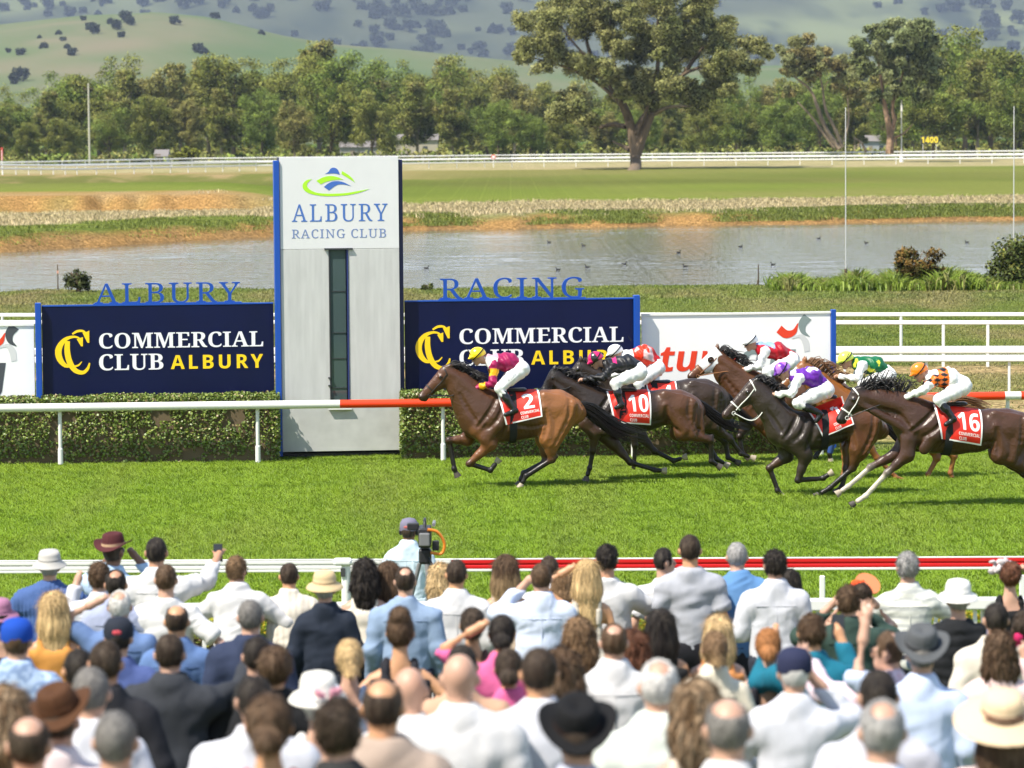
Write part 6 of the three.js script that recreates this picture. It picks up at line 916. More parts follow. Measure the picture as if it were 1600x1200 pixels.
  if (kind == 'shirt' || kind == 'jacket' || kind == 'tee') {
    [0, 1].forEach(i => { prims.push(arms[i][0]); if (kind != 'tee' && !T.short) prims.push(arms[i][1]); });
    prims.push(cap(up(0, 1.44, 0.01), up(0, 1.50, 0.018), 0.07, 0.06, { k: 0.03 }));
    clip = (x, y, z) => { let v = Math.max(hem - y, y - nk.y - 0.02 * (kind == 'tee' ? -0.5 : 1)); if (kind == 'tee') for (const i of [0, 1]) { const e = POSE[(i ? o.armL : o.armR) || o.arms || 'down'][0], q = arms[i][0], ax = q.b.clone().sub(q.a), l = ax.length(); const t = ((x - q.a.x) * ax.x + (y - q.a.y) * ax.y + (z - q.a.z) * ax.z) / l; if ((i ? x < 0 : x > 0) && Math.abs(x) > sw * 0.75) v = Math.max(v, t - l * 0.72); } return v; };
  } else if (kind == 'vest') { clip = (x, y, z) => Math.max(hem - y, y - nk.y + 0.01, Math.abs(x) - sw * 0.98); prims.push(cap(up(0, 1.44, 0.01), up(0, 1.52, 0.015), 0.085, 0.075, { k: 0.03 })); }
  else { const b = kind == 'bare' ? 1.16 : 1.36; clip = (x, y, z) => Math.max(hem - y, Math.min(y - up(0, b, 0).y - (z < hc.z * 0 - 0.04 - (1.3 - 0.95) * lean * 0.5 ? 0.14 : 0), Math.max(y - nk.y, Math.abs(Math.abs(x) - sw * 0.55) - 0.018, Math.abs(sdf(torso, x, y, z)) - 0.02))); if (hem < 0.8) prims.push(cap(V(0, 0.95, 0.01), V(0, hem, 0.01), 0.18, 0.24, { s: [1, 1, 0.75], k: 0.06 })); }
  const grow = kind == 'jacket' || kind == 'vest' ? 0.022 : 0.014;
  part(kind == 'jacket' ? 'jacket' : kind == 'vest' ? 'vest' : kind == 'dress' || kind == 'bare' ? 'dress' : 'shirt', meshSDF(prims, kind == 'dress' || kind == 'bare' ? 0.021 : p < 216 ? 0.0145 : 0.02, { grow, clip, disp: fold, color: paint }), mCloth, g);
  if (kind == 'shirt' && p < 290 && !T.nocollar && !lean) { const onBack = (x, y) => { let z = 0.4; for (let i = 0; i < 40; i++) { const e = sdf(prims, x, y, z) - grow - 0.001; if (e < 0.002) break; z -= Math.max(0.003, e * 0.8); } return V(x, y, z + fold(x, y, z)); }; const sm = matOf(col.clone().multiplyScalar(0.93)); part('yoke_seam', tube([-0.8, -0.4, 0, 0.4, 0.8].map(t => onBack(t * sw, 1.355)), 0.0028, 16, 4), sm, g); part('back_pleat', tube([1.35, 1.28, 1.2, 1.1].map(y => onBack(0.004, y)), 0.004, 12, 4), sm, g); }
  if (kind == 'vest') part('shirt', meshSDF([...arms.flat(), ...torso.slice(2)], 0.019, { grow: 0.008, clip: (x, y) => 1.2 * 0 + y - nk.y, color: () => c.copy(T.under || L(0.28, 0.40, 0.60)) }), mCloth, g);
  if ((kind == 'shirt' || kind == 'jacket') && !T.nocollar) { const cg = lathe([[0.070, 0], [0.064, 0.034], [0.0685, 0.035], [0.084, 0.006]], 20); cg.scale(fem ? 0.85 : 1, 1, fem ? 0.85 : 1); cg.translate(...up(0, 1.488, 0.014).toArray()); part('collar', cg, matOf(T.yoke || T.collar || col), g); }
  if (hem > 0.7) part('trousers', meshSDF([...legs.flat(), torso[0]], 0.04, { grow: 0.016, clip: (x, y) => Math.max(0.06 - y, y - Math.max(hem + 0.05, 0.98)), disp: (x, y, z) => 0.008 * (noise(x * 9, y * 12, z * 9) - 0.5) }), matOf(o.legs || L(0.03, 0.035, 0.05)), g);
  for (const f of feet) part('shoe', meshSDF(f, 0.024, { grow: 0.006 }), matOf(L(0.03, 0.022, 0.018)), g);
  // hair
  const H = o.hair || 'short', hcol = HC[o.hc || 'db'], cr = face[0], hp = [{ ...cr }]; let hclip = null, hn = 0.004, cell = 0.011;
  const loc = (x, y, z) => { const q = rotY(V(x - hc.x, 0, z - hc.z), -A); return [q.x, y - hc.y, q.z]; };
  const front = (q, l = 0.05) => Math.max(-(q[2] + 0.035), q[1] - l) * -1;
  if (H == 'short' || H == 'balding' || H == 'thin' || H == 'curlyshort') { hn = H == 'curlyshort' ? 0.014 : 0.005; hclip = (x, y, z) => { const q = loc(x, y, z); let v = Math.max(-0.078 - q[1] + 0.03 * (q[2] < 0.02), Math.min(0.055 - q[1], -(q[2] + 0.045)) ); v = Math.max(-0.075 - q[1], -Math.max(q[2] + 0.05, q[1] - 0.05)); if (q[2] < 0.0) v = Math.max(v, -0.035 - q[1]); v = Math.max(v, 0.034 - Math.hypot(Math.abs(q[0]) - 0.092, (q[1] + 0.014) * 0.8, q[2] - 0.012)); if (H == 'balding') v = Math.max(v, 0.078 - Math.hypot(q[0] * 1.1, (q[1] - 0.115) * 0.85, (q[2] - 0.035) * 0.9)); if (H == 'thin') v = Math.max(v, 0.05 - Math.hypot(q[0], q[1] - 0.095, q[2] - 0.06)); return v; }; }
  else if (H == 'long' || H == 'wavy' || H == 'bob') { const L2 = H == 'bob' ? 0.16 : o.hl || 0.36; hn = H == 'wavy' ? 0.016 : 0.0028; cell = 0.0135; hp.push(cap(hv(0, 0.02, 0.035), hv(0, -0.12, 0.055), 0.10, 0.105, { s: [0.95, 1, 0.72], k: 0.04 }), cap(hv(0, -0.12, 0.06), hv(0.01, -L2, 0.085), 0.10, 0.06, { s: [1.05, 1, 0.5], k: 0.04 }), cap(hv(0.06, -0.02, 0), hv(0.08, -0.16, 0.02), 0.045, 0.03, { k: 0.03 }), cap(hv(-0.06, -0.02, 0), hv(-0.08, -0.16, 0.02), 0.045, 0.03, { k: 0.03 })); hclip = (x, y, z) => { const q = loc(x, y, z); return -Math.max(q[2] + 0.035, q[1] - 0.055); }; }
  else if (H == 'pony' || H == 'bun' || H == 'topknot' || H == 'updo') { hclip = (x, y, z) => { const q = loc(x, y, z); return Math.max(-0.085 - q[1], -Math.max(q[2] + 0.04, q[1] - 0.052)); }; if (H == 'pony') hp.push(ball(hv(0, 0.02, 0.115), 0.032), cap(hv(0, 0.02, 0.12), hv(0.02, -0.12, 0.15), 0.04, 0.042, { k: 0.03 }), cap(hv(0.02, -0.12, 0.15), hv(0.03, -0.24, 0.14), 0.042, 0.015, { k: 0.03 })); if (H == 'bun') hp.push(ball(hv(0, -0.05, 0.115), 0.05, { k: 0.02 })); if (H == 'topknot') hp.push(ball(hv(0, 0.12, 0.05), 0.055, { k: 0.02 })); if (H == 'updo') { hn = 0.012; hp.push(ball(hv(0, 0.03, 0.07), 0.085, { k: 0.03 })); } }
  if (H != 'bald' || o.stub) { const hc0 = hclip; if (o.hat) hclip = (x, y, z) => Math.max(hc0(x, y, z), loc(x, y, z)[1] - 0.045); const st = o.hs || (0.12), hcB = hcol.clone().lerp(L(1, 0.85, 0.6), st * 0.25);
    if (H != 'bald') part('hair', hS(tufted(meshSDF(hp, cell, { grow: H == 'short' || H == 'balding' || H == 'thin' ? 0.010 : 0.014, clip: hclip, disp: (x, y, z) => hn * (fbm(x * 26 + pid, y * (H == 'long' ? 5 : 14), z * 26, 3) - 0.5) * 2, color: (x, y, z) => { const n = fbm(x * 70 + pid, y * 9, z * 70, 2); c.copy(hcol).lerp(hcB, clamp(n * 2 - 0.6)).multiplyScalar(0.75 + 0.5 * n); if (o.tips && y < hc.y + 0.0) c.lerp(HC.bl, clamp((hc.y + 0.03 - y) * 4) * 0.7); return c; } }), ...({ short: [1100, 0.024, 0.0035, 0.35, 0.9], balding: [700, 0.022, 0.0035, 0.3, 0.9], thin: [900, 0.024, 0.0035, 0.35, 0.9], curlyshort: [1500, 0.032, 0.005, 0.7, 0.5], long: [2200, 0.13, 0.004, 0.02, 4], wavy: [2400, 0.065, 0.007, 0.35, 1.4], bob: [1600, 0.07, 0.006, 0.12, 2] }[H] || [1500, 0.05, 0.005, 0.16, 0.7]), hc, !!o.hat)), mHairV, g); }
  // hats and head pieces
  if (o.hat) { const [a, b] = hatGeo(o.hat), place = q => { q.scale(1.02, o.hat.startsWith('cap') ? 1.02 : 1, 1.08); q.rotateX(o.tilt ?? 0.12); q.rotateZ(o.tiltZ || 0); q.rotateY(-A); const w = hv(0, o.hat.startsWith('cap') ? 0.045 : 0.062, 0.005); return hS(q.translate(w.x, w.y, w.z)); }; const m = matOf(o.hatC, 0.85), h = part(o.hat.startsWith('cap') ? 'cap' : 'hat', place(a), m, g); part(o.hat.startsWith('cap') ? 'peak' : 'hat_band', place(b), matOf(o.bandC || o.hatC, 0.8), h); if (o.badge) part('badge', place(new THREE.SphereGeometry(0.03, 10, 8).scale(1.1, 0.6, 0.25).translate(0, 0.02, 0.1)), matOf(o.badge), h); }
  if (o.flower) part('head_piece', hS(flower(o.fn || 16, o.fr || 0.07, 0.035).translate(...hv(...(o.fpos || [0, 0.1, 0.03])).toArray())), matOf(o.flower), g);
  if (o.disc) { const q = new THREE.CylinderGeometry(0.13, 0.13, 0.012, 24).rotateX(0.7).rotateZ(-0.4).translate(...hv(0.07, 0.12, 0).toArray()); part('head_piece_disc', hS(q), matOf(o.disc), g); }
  if (o.glasses) part('glasses', hS(merge([...[1, -1].map(s => new THREE.TorusGeometry(0.022, 0.003, 6, 14).rotateY(A).translate(...hv(0.034 * s, -0.002, -0.105).toArray())), ...[1, -1].map(s => rod(hv(0.058 * s, 0, -0.1), hv(0.085 * s, 0.0, 0.01), 0.003))])), mLeather, g);
  if (o.strap) { const pts = [up(-sw * 0.6, 1.46, 0.06), up(-0.02, 1.36, 0.13), up(0.12, 1.15, 0.13)]; part('strap', tube(pts, 0.014, 10, 5), matOf(L(0.2, 0.11, 0.05)), g); }
  if (o.phones) { const q = new THREE.TorusGeometry(0.108, 0.012, 8, 20, Math.PI).translate(...hv(0, 0.01, 0).toArray()); const e = [1, -1].map(s => new THREE.SphereGeometry(0.042, 12, 8).scale(0.55, 1, 1).translate(...hv(0.1 * s, -0.015, 0).toArray())); part('headphones', hS(merge([q, ...e])), mLeather, g); }
  g.userData.hand = POSE; g.userData = { label: o.label, category: 'person', group: o.group || 'spectators on the lawn' };
  // things held up stay separate
  if (o.holds) { const P = POSE[o.armR || o.arms], h = up(...P[1]); if (o.holdL) h.x *= -1; if (o.holds == 'phone') { const q = thing('phone', `dark phone held up by ${o.holdsBy}`, 'phone', g.localToWorld0 ? null : V(head.x + h.x * k, foot + (h.y + 0.03) * k, head.z + (h.z - 0.05) * k), 0, 'phones held up to film'); part('case', rbox(0.075, 0.15, 0.009, 0.004, 0, 0, 0), mLeather, q); part('screen', rbox(0.068, 0.14, 0.003, 0.001, 0, 0, 0.006), phys(L(0.05, 0.06, 0.07), 0.08), q); } else { const q = thing('binoculars', `black binoculars held up by ${o.holdsBy}`, 'binoculars', V(head.x, foot + 1.63 * k, head.z - 0.2 * k)); for (const s of [1, -1]) part('barrel', rod(V(0.032 * s, 0, 0.07), V(0.036 * s, 0, -0.07), 0.02, 0.028, 12), mLeather, q); part('bridge', box(0.05, 0.02, 0.05), mLeather, q); } }
  return g;
}
function matOf(c, r = 0.82) { const k = c.getHexString() + r; if (!topM.has(k)) topM.set(k, phys(c, r, { specularIntensity: 0.4 })); return topM.get(k); }
const w1 = L(0.60, 0.59, 0.585), w2 = L(0.555, 0.56, 0.60), navy = L(0.028, 0.038, 0.075), cream = L(0.68, 0.62, 0.52), pink = L(0.62, 0.12, 0.28), ppink = L(0.70, 0.52, 0.50), blue = L(0.09, 0.18, 0.38), slate = L(0.23, 0.31, 0.44), char = L(0.035, 0.038, 0.045);
const CROWD = [
  { x: 77, y: 853, label: 'man in grey bucket hat and ribbed blue sweater at the fence', hat: 'bucket', hatC: L(0.45, 0.43, 0.40), bandC: L(0.33, .31, .29), top: { c: L(0.06, 0.11, 0.27), rib: 1, nocollar: 1 }, arms: 'wide', wide: 1.22, hc: 'gr' },
  { x: 177, y: 827, label: 'man in maroon fedora and pale blue shirt watching through binoculars', hat: 'fedora', hatC: L(0.075, 0.02, 0.022), bandC: L(0.5, 0.33, 0.2), top: { c: L(0.42, 0.55, 0.70) }, armR: 'binoc', armL: 'binoc', skin: 'd', strap: 1, turn: -0.35, holds: 'bin', holdsBy: 'the man in the maroon fedora', arms: 'binoc', p: 188 },
  { x: 244, y: 842, label: 'tall dark-haired man in white shirt filming over the rail on the left', hc: 'bk', top: { c: w1 }, armR: 'point', armL: 'down', skin: 't', p: 201, holds: 'phone', holdsBy: 'the tall man in white at left', arms: 'point' },
  { x: 155, y: 881, label: 'brown-haired man in white shirt raising his left hand with a phone', hc: 'br', hair: 'curlyshort', top: { c: w2 }, armL: 'phone', armR: 'front', p: 208, look: 0.1 },
  { x: 181, y: 892, label: 'man with dark hair and a bare crown behind the raised phone', hc: 'bk', hair: 'thin', skin: 't', top: { c: L(0.3, 0.33, 0.45) }, p: 214 },
  { x: 259, y: 884, label: 'young brown-haired man in white t-shirt by the tall man', hc: 'br', top: { c: w1, k: 'tee' }, armR: 'hips', p: 214 },
  { x: 187, y: 925, label: 'grey-haired man in blue with a hand on his head', hc: 'wh', hair: 'thin', top: { c: L(0.12, 0.19, 0.36) }, armL: 'head', p: 238 },
  { x: 85, y: 929, label: 'woman with very long straight blonde hair in an orange top', f: 1, hair: 'long', hl: 0.46, hc: 'bl', skin: 'o', top: { c: L(0.55, 0.25, 0.06), k: 'dress' }, p: 238 },
  { x: 185, y: 966, label: 'man in navy cap with red badge and blue shirt, elbow out', hat: 'capback', hatC: L(0.02, 0.024, 0.035), badge: L(0.6, 0.08, 0.1), hc: 'bk', top: { c: L(0.07, 0.10, 0.25) }, armL: 'hips', p: 275 },
  { x: 276, y: 947, label: 'balding man in denim-blue shirt in front of the white t-shirt', hair: 'balding', hc: 'db', skin: 'o', top: { c: L(0.10, 0.17, 0.34) }, p: 245 },
  { x: 368, y: 871, label: 'man with curly light-brown hair in white shirt leaning on the fence', hair: 'curlyshort', hc: 'lb', top: { c: w1 }, arms: 'wide', lean: 0.35, look: -0.5, p: 196, glasses: 1 },
  { x: 450, y: 881, label: 'dark-haired man in cream striped shirt leaning on the fence', hc: 'db', skin: 'o', top: { c: cream, c2: L(0.55, 0.50, 0.42), pat: 'v', freq: 120 }, arms: 'wide', lean: 0.35, p: 195 },
  { x: 507, y: 884, label: 'man in tan panama hat and dark navy blazer', hat: 'floppy', hatC: L(0.56, 0.42, 0.24), bandC: L(0.42, 0.3, 0.17), top: { c: L(0.018, 0.024, 0.038), k: 'jacket' }, hc: 'gr', p: 203 },
  { x: 570, y: 877, label: 'woman with shoulder-length black curls in a cream top', f: 1, hair: 'wavy', hl: 0.26, hc: 'bk', top: { c: cream, k: 'dress' }, p: 198 },
  { x: 607, y: 881, label: 'woman with long straight brown hair beside the cameraman', f: 1, hair: 'long', hc: 'br', skin: 'o', top: { c: L(0.12, 0.1, 0.1), k: 'dress' }, p: 197 },
  { x: 633, y: 888, label: 'broad man in slate-blue shirt in front of the cameraman', hc: 'db', hair: 'thin', top: { c: slate }, wide: 1.12, p: 210 },
  { x: 688, y: 884, label: 'woman with wavy pale blonde hair half hidden by a white shirt', f: 1, hair: 'wavy', hc: 'bl', hs: 0.6, top: { c: w1, k: 'dress' }, p: 196 },
  { x: 713, y: 877, label: 'man with cropped dark hair and crisp white shirt right of the cameraman', hc: 'db', skin: 'o', top: { c: w1 }, p: 206, wide: 1.05 },
  { x: 790, y: 871, label: 'woman with long brown hair fading to blonde and bare shoulders', f: 1, hair: 'long', hl: 0.48, hc: 'br', tips: 1, skin: 'o', top: { c: L(0.5, .4, .3), k: 'bare' }, p: 202 },
  { x: 858, y: 871, label: 'dark-haired man in white shirt behind the pale blue shirt', hc: 'db', top: { c: w1 }, p: 195 },
  { x: 845, y: 883, label: 'brown-haired man in pale blue shirt, one hand to his face', hc: 'br', top: { c: L(0.56, 0.62, 0.76) }, armL: 'binoc', p: 211 },
  { x: 881, y: 892, label: 'woman with a brown bob between white shirt and long blonde', f: 1, hair: 'bob', hc: 'lb', top: { c: w1, k: 'dress' }, p: 200 },
  { x: 917, y: 878, label: 'woman with long golden hair and bare back, arm raised', f: 1, hair: 'long', hl: 0.40, hc: 'bl', skin: 'o', top: { c: L(.55, .5, .42), k: 'bare' }, armL: 'head', p: 205 },
  { x: 948, y: 854, label: 'man with thick black hair in white t-shirt leaning right', hc: 'bk', hair: 'curlyshort', skin: 't', top: { c: w1, k: 'tee' }, armR: 'wide', p: 197 },
  { x: 1038, y: 858, label: 'young man in white t-shirt turned to the right in profile', hc: 'bk', top: { c: w1, k: 'tee' }, look: -1.25, p: 192 },
  { x: 1078, y: 838, label: 'tallest man in light grey short-sleeved shirt with dark hair', hc: 'db', skin: 'o', top: { c: L(0.37, 0.38, 0.415), k: 'tee', hem: 0.8 }, p: 203, legs: L(0.02, .02, .025) },
  { x: 1153, y: 849, label: 'silver-haired man in steel-blue shirt leaning over the fence', hc: 'gr', top: { c: L(0.10, 0.22, 0.42) }, arms: 'rail', lean: 0.3, p: 196, wide: 1.08 },
  { x: 1211, y: 862, label: 'dark-haired man in untucked white shirt right of the steel-blue shirt', hc: 'bk', hair: 'curlyshort', top: { c: w2, hem: 0.78 }, armL: 'front', p: 206 },
  { x: 1233, y: 893, label: 'dark-haired person mostly hidden behind the untucked white shirt', hc: 'bk', f: 1, hair: 'bob', top: { c: L(.4, .3, .3), k: 'dress' }, p: 199 },
  { x: 1345, y: 913, label: 'woman in a coral disc hat with orange bow, filming', f: 1, hair: 'updo', hc: 'db', disc: L(0.72, 0.22, 0.10), flower: L(0.70, 0.08, 0.02), fn: 14, fr: 0.05, fpos: [-0.04, 0.12, 0.02], top: { c: L(0.6, .5, .45), k: 'dress' }, arms: 'binoc', p: 202 },
  { x: 1325, y: 918, label: 'brown-haired man in dark green sweater with both hands up', hc: 'br', hair: 'curlyshort', top: { c: L(0.035, 0.062, 0.05), collar: w1 }, arms: 'binoc', p: 228 },
  { x: 1418, y: 866, label: 'grey-haired man in cream and white striped jumper with blue collar', hc: 'gr', hair: 'curlyshort', top: { c: L(0.70, 0.70, 0.64), c2: L(0.46, 0.47, 0.45), pat: 'h', freq: 95, yoke: L(0.16, 0.27, 0.45), puff: 0 }, arms: 'wide', p: 203 },
  { x: 1497, y: 897, label: 'person in white bucket hat and black quilted vest', hat: 'floppy', hatC: L(0.74, 0.72, 0.69), top: { c: L(0.014, 0.015, 0.017), k: 'vest', puff: 1, under: L(0.30, 0.42, 0.62), nocollar: 1 }, arms: 'rail', hc: 'gr', p: 206 },
  { x: 1578, y: 880, label: 'woman with auburn updo and grey feather headpiece in black', f: 1, hair: 'updo', hc: 'ab', flower: L(0.55, 0.50, 0.50), fn: 22, fr: 0.085, fpos: [-0.09, 0.08, 0.02], top: { c: L(0.012, .012, .013), k: 'dress' }, armR: 'head', p: 203 },
  { x: 1556, y: 944, label: 'dark-haired man in cream jacket near the right edge', hc: 'bk', top: { c: cream, k: 'jacket' }, p: 240 },
  { x: 1562, y: 992, label: 'woman with long brown hair, hot-pink flowers and pale pink top', f: 1, hair: 'wavy', hl: 0.30, hc: 'br', flower: L(0.66, 0.03, 0.14), fn: 22, fr: 0.09, fpos: [0.06, 0.07, 0.02], top: { c: L(0.74, 0.55, 0.52) }, armR: 'phone', p: 278 },
  { x: 1440, y: 968, label: 'man in grey fedora waving one hand, pale blue shirt', hat: 'fedora', hatC: L(0.085, 0.09, 0.095), bandC: L(0.03, .03, .032), tilt: 0.45, top: { c: L(0.52, 0.60, 0.78) }, armL: 'cheer', hc: 'sl', p: 265 },
  { x: 1388, y: 989, label: 'man in glasses turned left, arm out, pink checked shirt', hc: 'br', hair: 'thin', skin: 'f', top: { c: L(0.70, 0.60, 0.66), c2: L(0.62, .42, .48), pat: 'check', collar: L(0.7, .3, .36) }, armL: 'point', look: 1.15, glasses: 1, p: 270 },
  { x: 1268, y: 963, label: 'brown-haired man in teal shirt holding a phone', hc: 'br', hair: 'curlyshort', skin: 'o', top: { c: L(0.012, 0.14, 0.21) }, armR: 'phone', arms: 'phone', holds: 'phone', holdsBy: 'the man in teal', p: 256 },
  { x: 1200, y: 985, label: 'woman with low ginger ponytail and bare back', f: 1, hair: 'bun', hc: 'gi', skin: 'f', top: { c: L(0.03, .03, .04), k: 'bare' }, p: 270 },
  { x: 1241, y: 1014, label: 'man in navy cap and white shirt, hands raised to his face', hat: 'cap', hatC: L(0.022, 0.026, 0.06), hc: 'wh', top: { c: w2 }, armR: 'binoc', armL: 'rail', p: 330 },
  { x: 1122, y: 966, label: 'pale blonde woman below the steel-blue shirt', f: 1, hair: 'long', hc: 'bl', hs: 0.7, top: { c: L(0.55, .23, .08), k: 'dress' }, p: 252 },
  { x: 1117, y: 990, label: 'woman with half-up dark-blonde hair and cream top', f: 1, hair: 'pony', hc: 'lb', tips: 1, top: { c: L(0.66, 0.6, 0.48) }, p: 276 },
  { x: 1032, y: 957, label: 'woman with long straight black hair under the grey shirt', f: 1, hair: 'long', hl: 0.42, hc: 'bk', skin: 'o', top: { c: L(0.02, .02, .02), k: 'dress' }, p: 256 },
  { x: 990, y: 989, label: 'auburn-haired woman beside the cropped man in white', f: 1, hair: 'wavy', hc: 'ab', top: { c: L(.2, .1, .08), k: 'dress' }, p: 266 },
  { x: 959, y: 977, label: 'cropped brown-haired man in white shirt, centre right', hc: 'br', hair: 'thin', skin: 'f', top: { c: w1 }, p: 280 },
  { x: 905, y: 970, label: 'woman with big wavy light-brown hair, centre right', f: 1, hair: 'wavy', hl: 0.32, hc: 'lb', skin: 'o', top: { c: L(.4, .06, .08), k: 'dress' }, p: 268 },
  { x: 738, y: 953, label: 'woman with smooth dark-brown low bun behind the bald man', f: 1, hair: 'bun', hc: 'db', skin: 'o', top: { c: L(.1, .05, .04), k: 'bare' }, p: 256 },
  { x: 784, y: 965, label: 'woman with black low bun in a bright pink dress', f: 1, hair: 'bun', hc: 'bk', skin: 'o', top: { c: pink, nocollar: 1, short: 1 }, armL: 'head', p: 270 },
  { x: 625, y: 962, label: 'woman with brown topknot and bare shoulders', f: 1, hair: 'topknot', hc: 'br', skin: 'o', top: { c: L(.02, .02, .025), k: 'dress' }, arms: 'hips', p: 276 },
  { x: 546, y: 1003, label: 'woman with wavy blonde ponytail behind the dark blazer', f: 1, hair: 'pony', hc: 'bl', top: { c: L(.5, .6, .75), k: 'dress' }, p: 292 },
  { x: 391, y: 940, label: 'grey-haired man in a navy suit', hc: 'sl', hair: 'short', top: { c: navy, k: 'jacket' }, p: 256, wide: 1.05 },
  { x: 265, y: 993, label: 'brown-haired man in charcoal shirt throwing up an open right hand', hc: 'db', skin: 'f', top: { c: char, fold: 0.032 }, armR: 'point', p: 304, wide: 1.12 },
  { x: 26, y: 968, label: 'man in backwards royal-blue cap and speckled pale blue shirt', hat: 'cap', hatC: L(0.01, 0.06, 0.36), hc: 'br', top: { c: L(0.36, 0.46, 0.62), c2: L(0.20, 0.28, 0.44), pat: 'n' }, p: 290, wide: 1.05 },
  { x: -2, y: 926, label: 'person with pinkish headwear cut by the left edge', f: 1, hat: 'floppy', hatC: L(0.36, 0.16, 0.26), hair: 'updo', hc: 'bk', top: { c: L(.03, .03, .035), k: 'dress' }, p: 238 },
  { x: 165, y: 1004, label: 'dark-haired man behind the grey-flecked head on the left', hc: 'db', skin: 't', top: { c: L(.02, .02, .024) }, p: 330 },
  { x: 122, y: 1017, label: 'dark-haired man with red ear at the left, beside the brown hat', hc: 'bk', skin: 'o', top: { c: L(.03, .02, .02) }, p: 325, look: 0.3 },
  { x: 142, y: 1046, label: 'man with grey-flecked dark hair and lavender-white shirt', hc: 'sl', top: { c: w2 }, p: 372 },
  { x: 92, y: 1058, label: 'person in a tall brown felt hat at lower left', hat: 'fedora', hatC: L(0.075, 0.032, 0.014), tilt: 0.35, tiltZ: 0.25, hc: 'db', top: { c: L(.7, .6, .6) }, p: 375 },
  { x: 8, y: 1080, label: 'woman with curly dark-blonde hair at the lower left edge', f: 1, hair: 'wavy', hc: 'lb', hs: 0.6, top: { c: L(.6, .3, .25), k: 'dress' }, p: 405 },
  { x: 45, y: 1122, label: 'bald man with dark sides in the bottom left corner', hair: 'balding', hc: 'db', skin: 'f', top: { c: L(.7, .2, .15) }, p: 440 },
  { x: 180, y: 1116, label: 'grey-brown-haired man in white shirt at the bottom left', hc: 'sl', top: { c: w2 }, p: 440 },
  { x: 430, y: 1012, label: 'woman with dark-brown hair in black top, left of the flowered hat', f: 1, hair: 'updo', hc: 'br', skin: 'o', top: { c: L(.012, .012, .013), k: 'shirt', nocollar: 1 }, p: 325 },
  { x: 402, y: 997, label: 'dark-haired person between the navy suit and the black top', hc: 'bk', hair: 'short', top: { c: L(.02, .02, .02) }, p: 295 },
  { x: 398, y: 1060, label: 'dark-haired man in broad white shirt, lower left of centre', hc: 'bk', top: { c: w2 }, p: 375, wide: 1.15 },
  { x: 420, y: 1090, label: 'woman with dark updo, bare neck and red top at the bottom', f: 1, hair: 'bun', hc: 'br', skin: 'o', top: { c: L(.62, .05, .04), k: 'dress' }, p: 440 },
  { x: 497, y: 1037, label: 'woman in a white hat heaped with pink and white flowers', f: 1, hat: 'floppy', hatC: L(0.72, 0.69, 0.62), hair: 'updo', hc: 'wh', flower: L(0.68, 0.30, 0.36), fn: 26, fr: 0.09, fpos: [0.05, 0.03, 0.10], top: { c: L(.7, .68, .66), k: 'dress' }, p: 352 },
  { x: 528, y: 1097, label: 'man with tousled dark-brown hair at the bottom, beside the taupe jacket', hc: 'db', hair: 'curlyshort', top: { c: L(.03, .03, .03) }, p: 442 },
  { x: 597, y: 1064, label: 'bald-crowned man with dark sides and taupe jacket', hair: 'balding', hc: 'db', skin: 'o', top: { c: L(0.36, 0.28, 0.225), k: 'jacket' }, p: 412 },
  { x: 640, y: 1044, label: 'shaven-headed man in white shirt left of the other bald man', hair: 'bald', skin: 'f', top: { c: w1 }, p: 362 },
  { x: 718, y: 1023, label: 'shaven-headed man in white shirt next to the pink dress', hair: 'bald', skin: 'f', top: { c: w1 }, p: 365, wide: 1.12 },
  { x: 722, y: 1010, label: 'dark-haired person hidden behind the shaven head', hc: 'bk', top: { c: L(.5, .3, .2) }, p: 318 },
  { x: 795, y: 1018, label: 'woman in pink with her back turned, below the black bun', f: 1, hair: 'bun', hc: 'db', skin: 'o', top: { c: pink, nocollar: 1 }, arms: 'hips', p: 300 },
  { x: 842, y: 1016, label: 'man with cropped dark hair in white-lilac shirt, bottom centre', hc: 'db', skin: 'o', top: { c: w2 }, p: 360, wide: 1.1 },
  { x: 878, y: 1018, label: 'woman with wavy chestnut hair above the black fedora', f: 1, hair: 'wavy', hc: 'br', top: { c: L(.1, .06, .04), k: 'dress' }, p: 330 },
  { x: 902, y: 1076, label: 'person in a large black fedora, bottom centre', hat: 'fedora', hatC: L(0.008, 0.008, 0.009), bandC: L(.03, .015, .012), tilt: 0.55, hc: 'db', top: { c: L(.4, .42, .5) }, p: 432 },
  { x: 1029, y: 1034, label: 'grey-haired man with bare crown in pale green shirt', hair: 'thin', hc: 'wh', skin: 'f', top: { c: L(0.62, 0.66, 0.60) }, p: 385, wide: 1.15 },
  { x: 1088, y: 1070, label: 'woman with messy dark-blonde curls beside the pale green shirt', f: 1, hair: 'wavy', hl: 0.2, hc: 'lb', hs: 0.7, top: { c: L(.6, .5, .4), k: 'dress' }, p: 402 },
  { x: 1137, y: 1094, label: 'bald older man with grey sides at the bottom right of centre', hair: 'balding', hc: 'sl', skin: 'f', top: { c: w1 }, p: 452, wide: 1.05 },
  { x: 1372, y: 1050, label: 'dark-haired person between pink checks and the grey crown', hc: 'bk', hair: 'short', top: { c: L(.5, .5, .55) }, p: 390 },
  { x: 1378, y: 1098, label: 'grey-haired man with pink crown and blue checked shirt at the bottom', hair: 'thin', hc: 'gr', skin: 'f', top: { c: w2, c2: L(0.34, 0.42, 0.62), pat: 'check' }, p: 452, wide: 1.1 },
  { x: 1567, y: 1066, label: 'person in a wide straw hat and pale pink top, lower right', f: 1, hat: 'wide', hatC: L(0.66, 0.50, 0.32), bandC: L(.2, .08, .05), tilt: 0.35, hair: 'long', hc: 'br', top: { c: L(0.72, 0.56, 0.54) }, p: 405, wide: 1.1 },
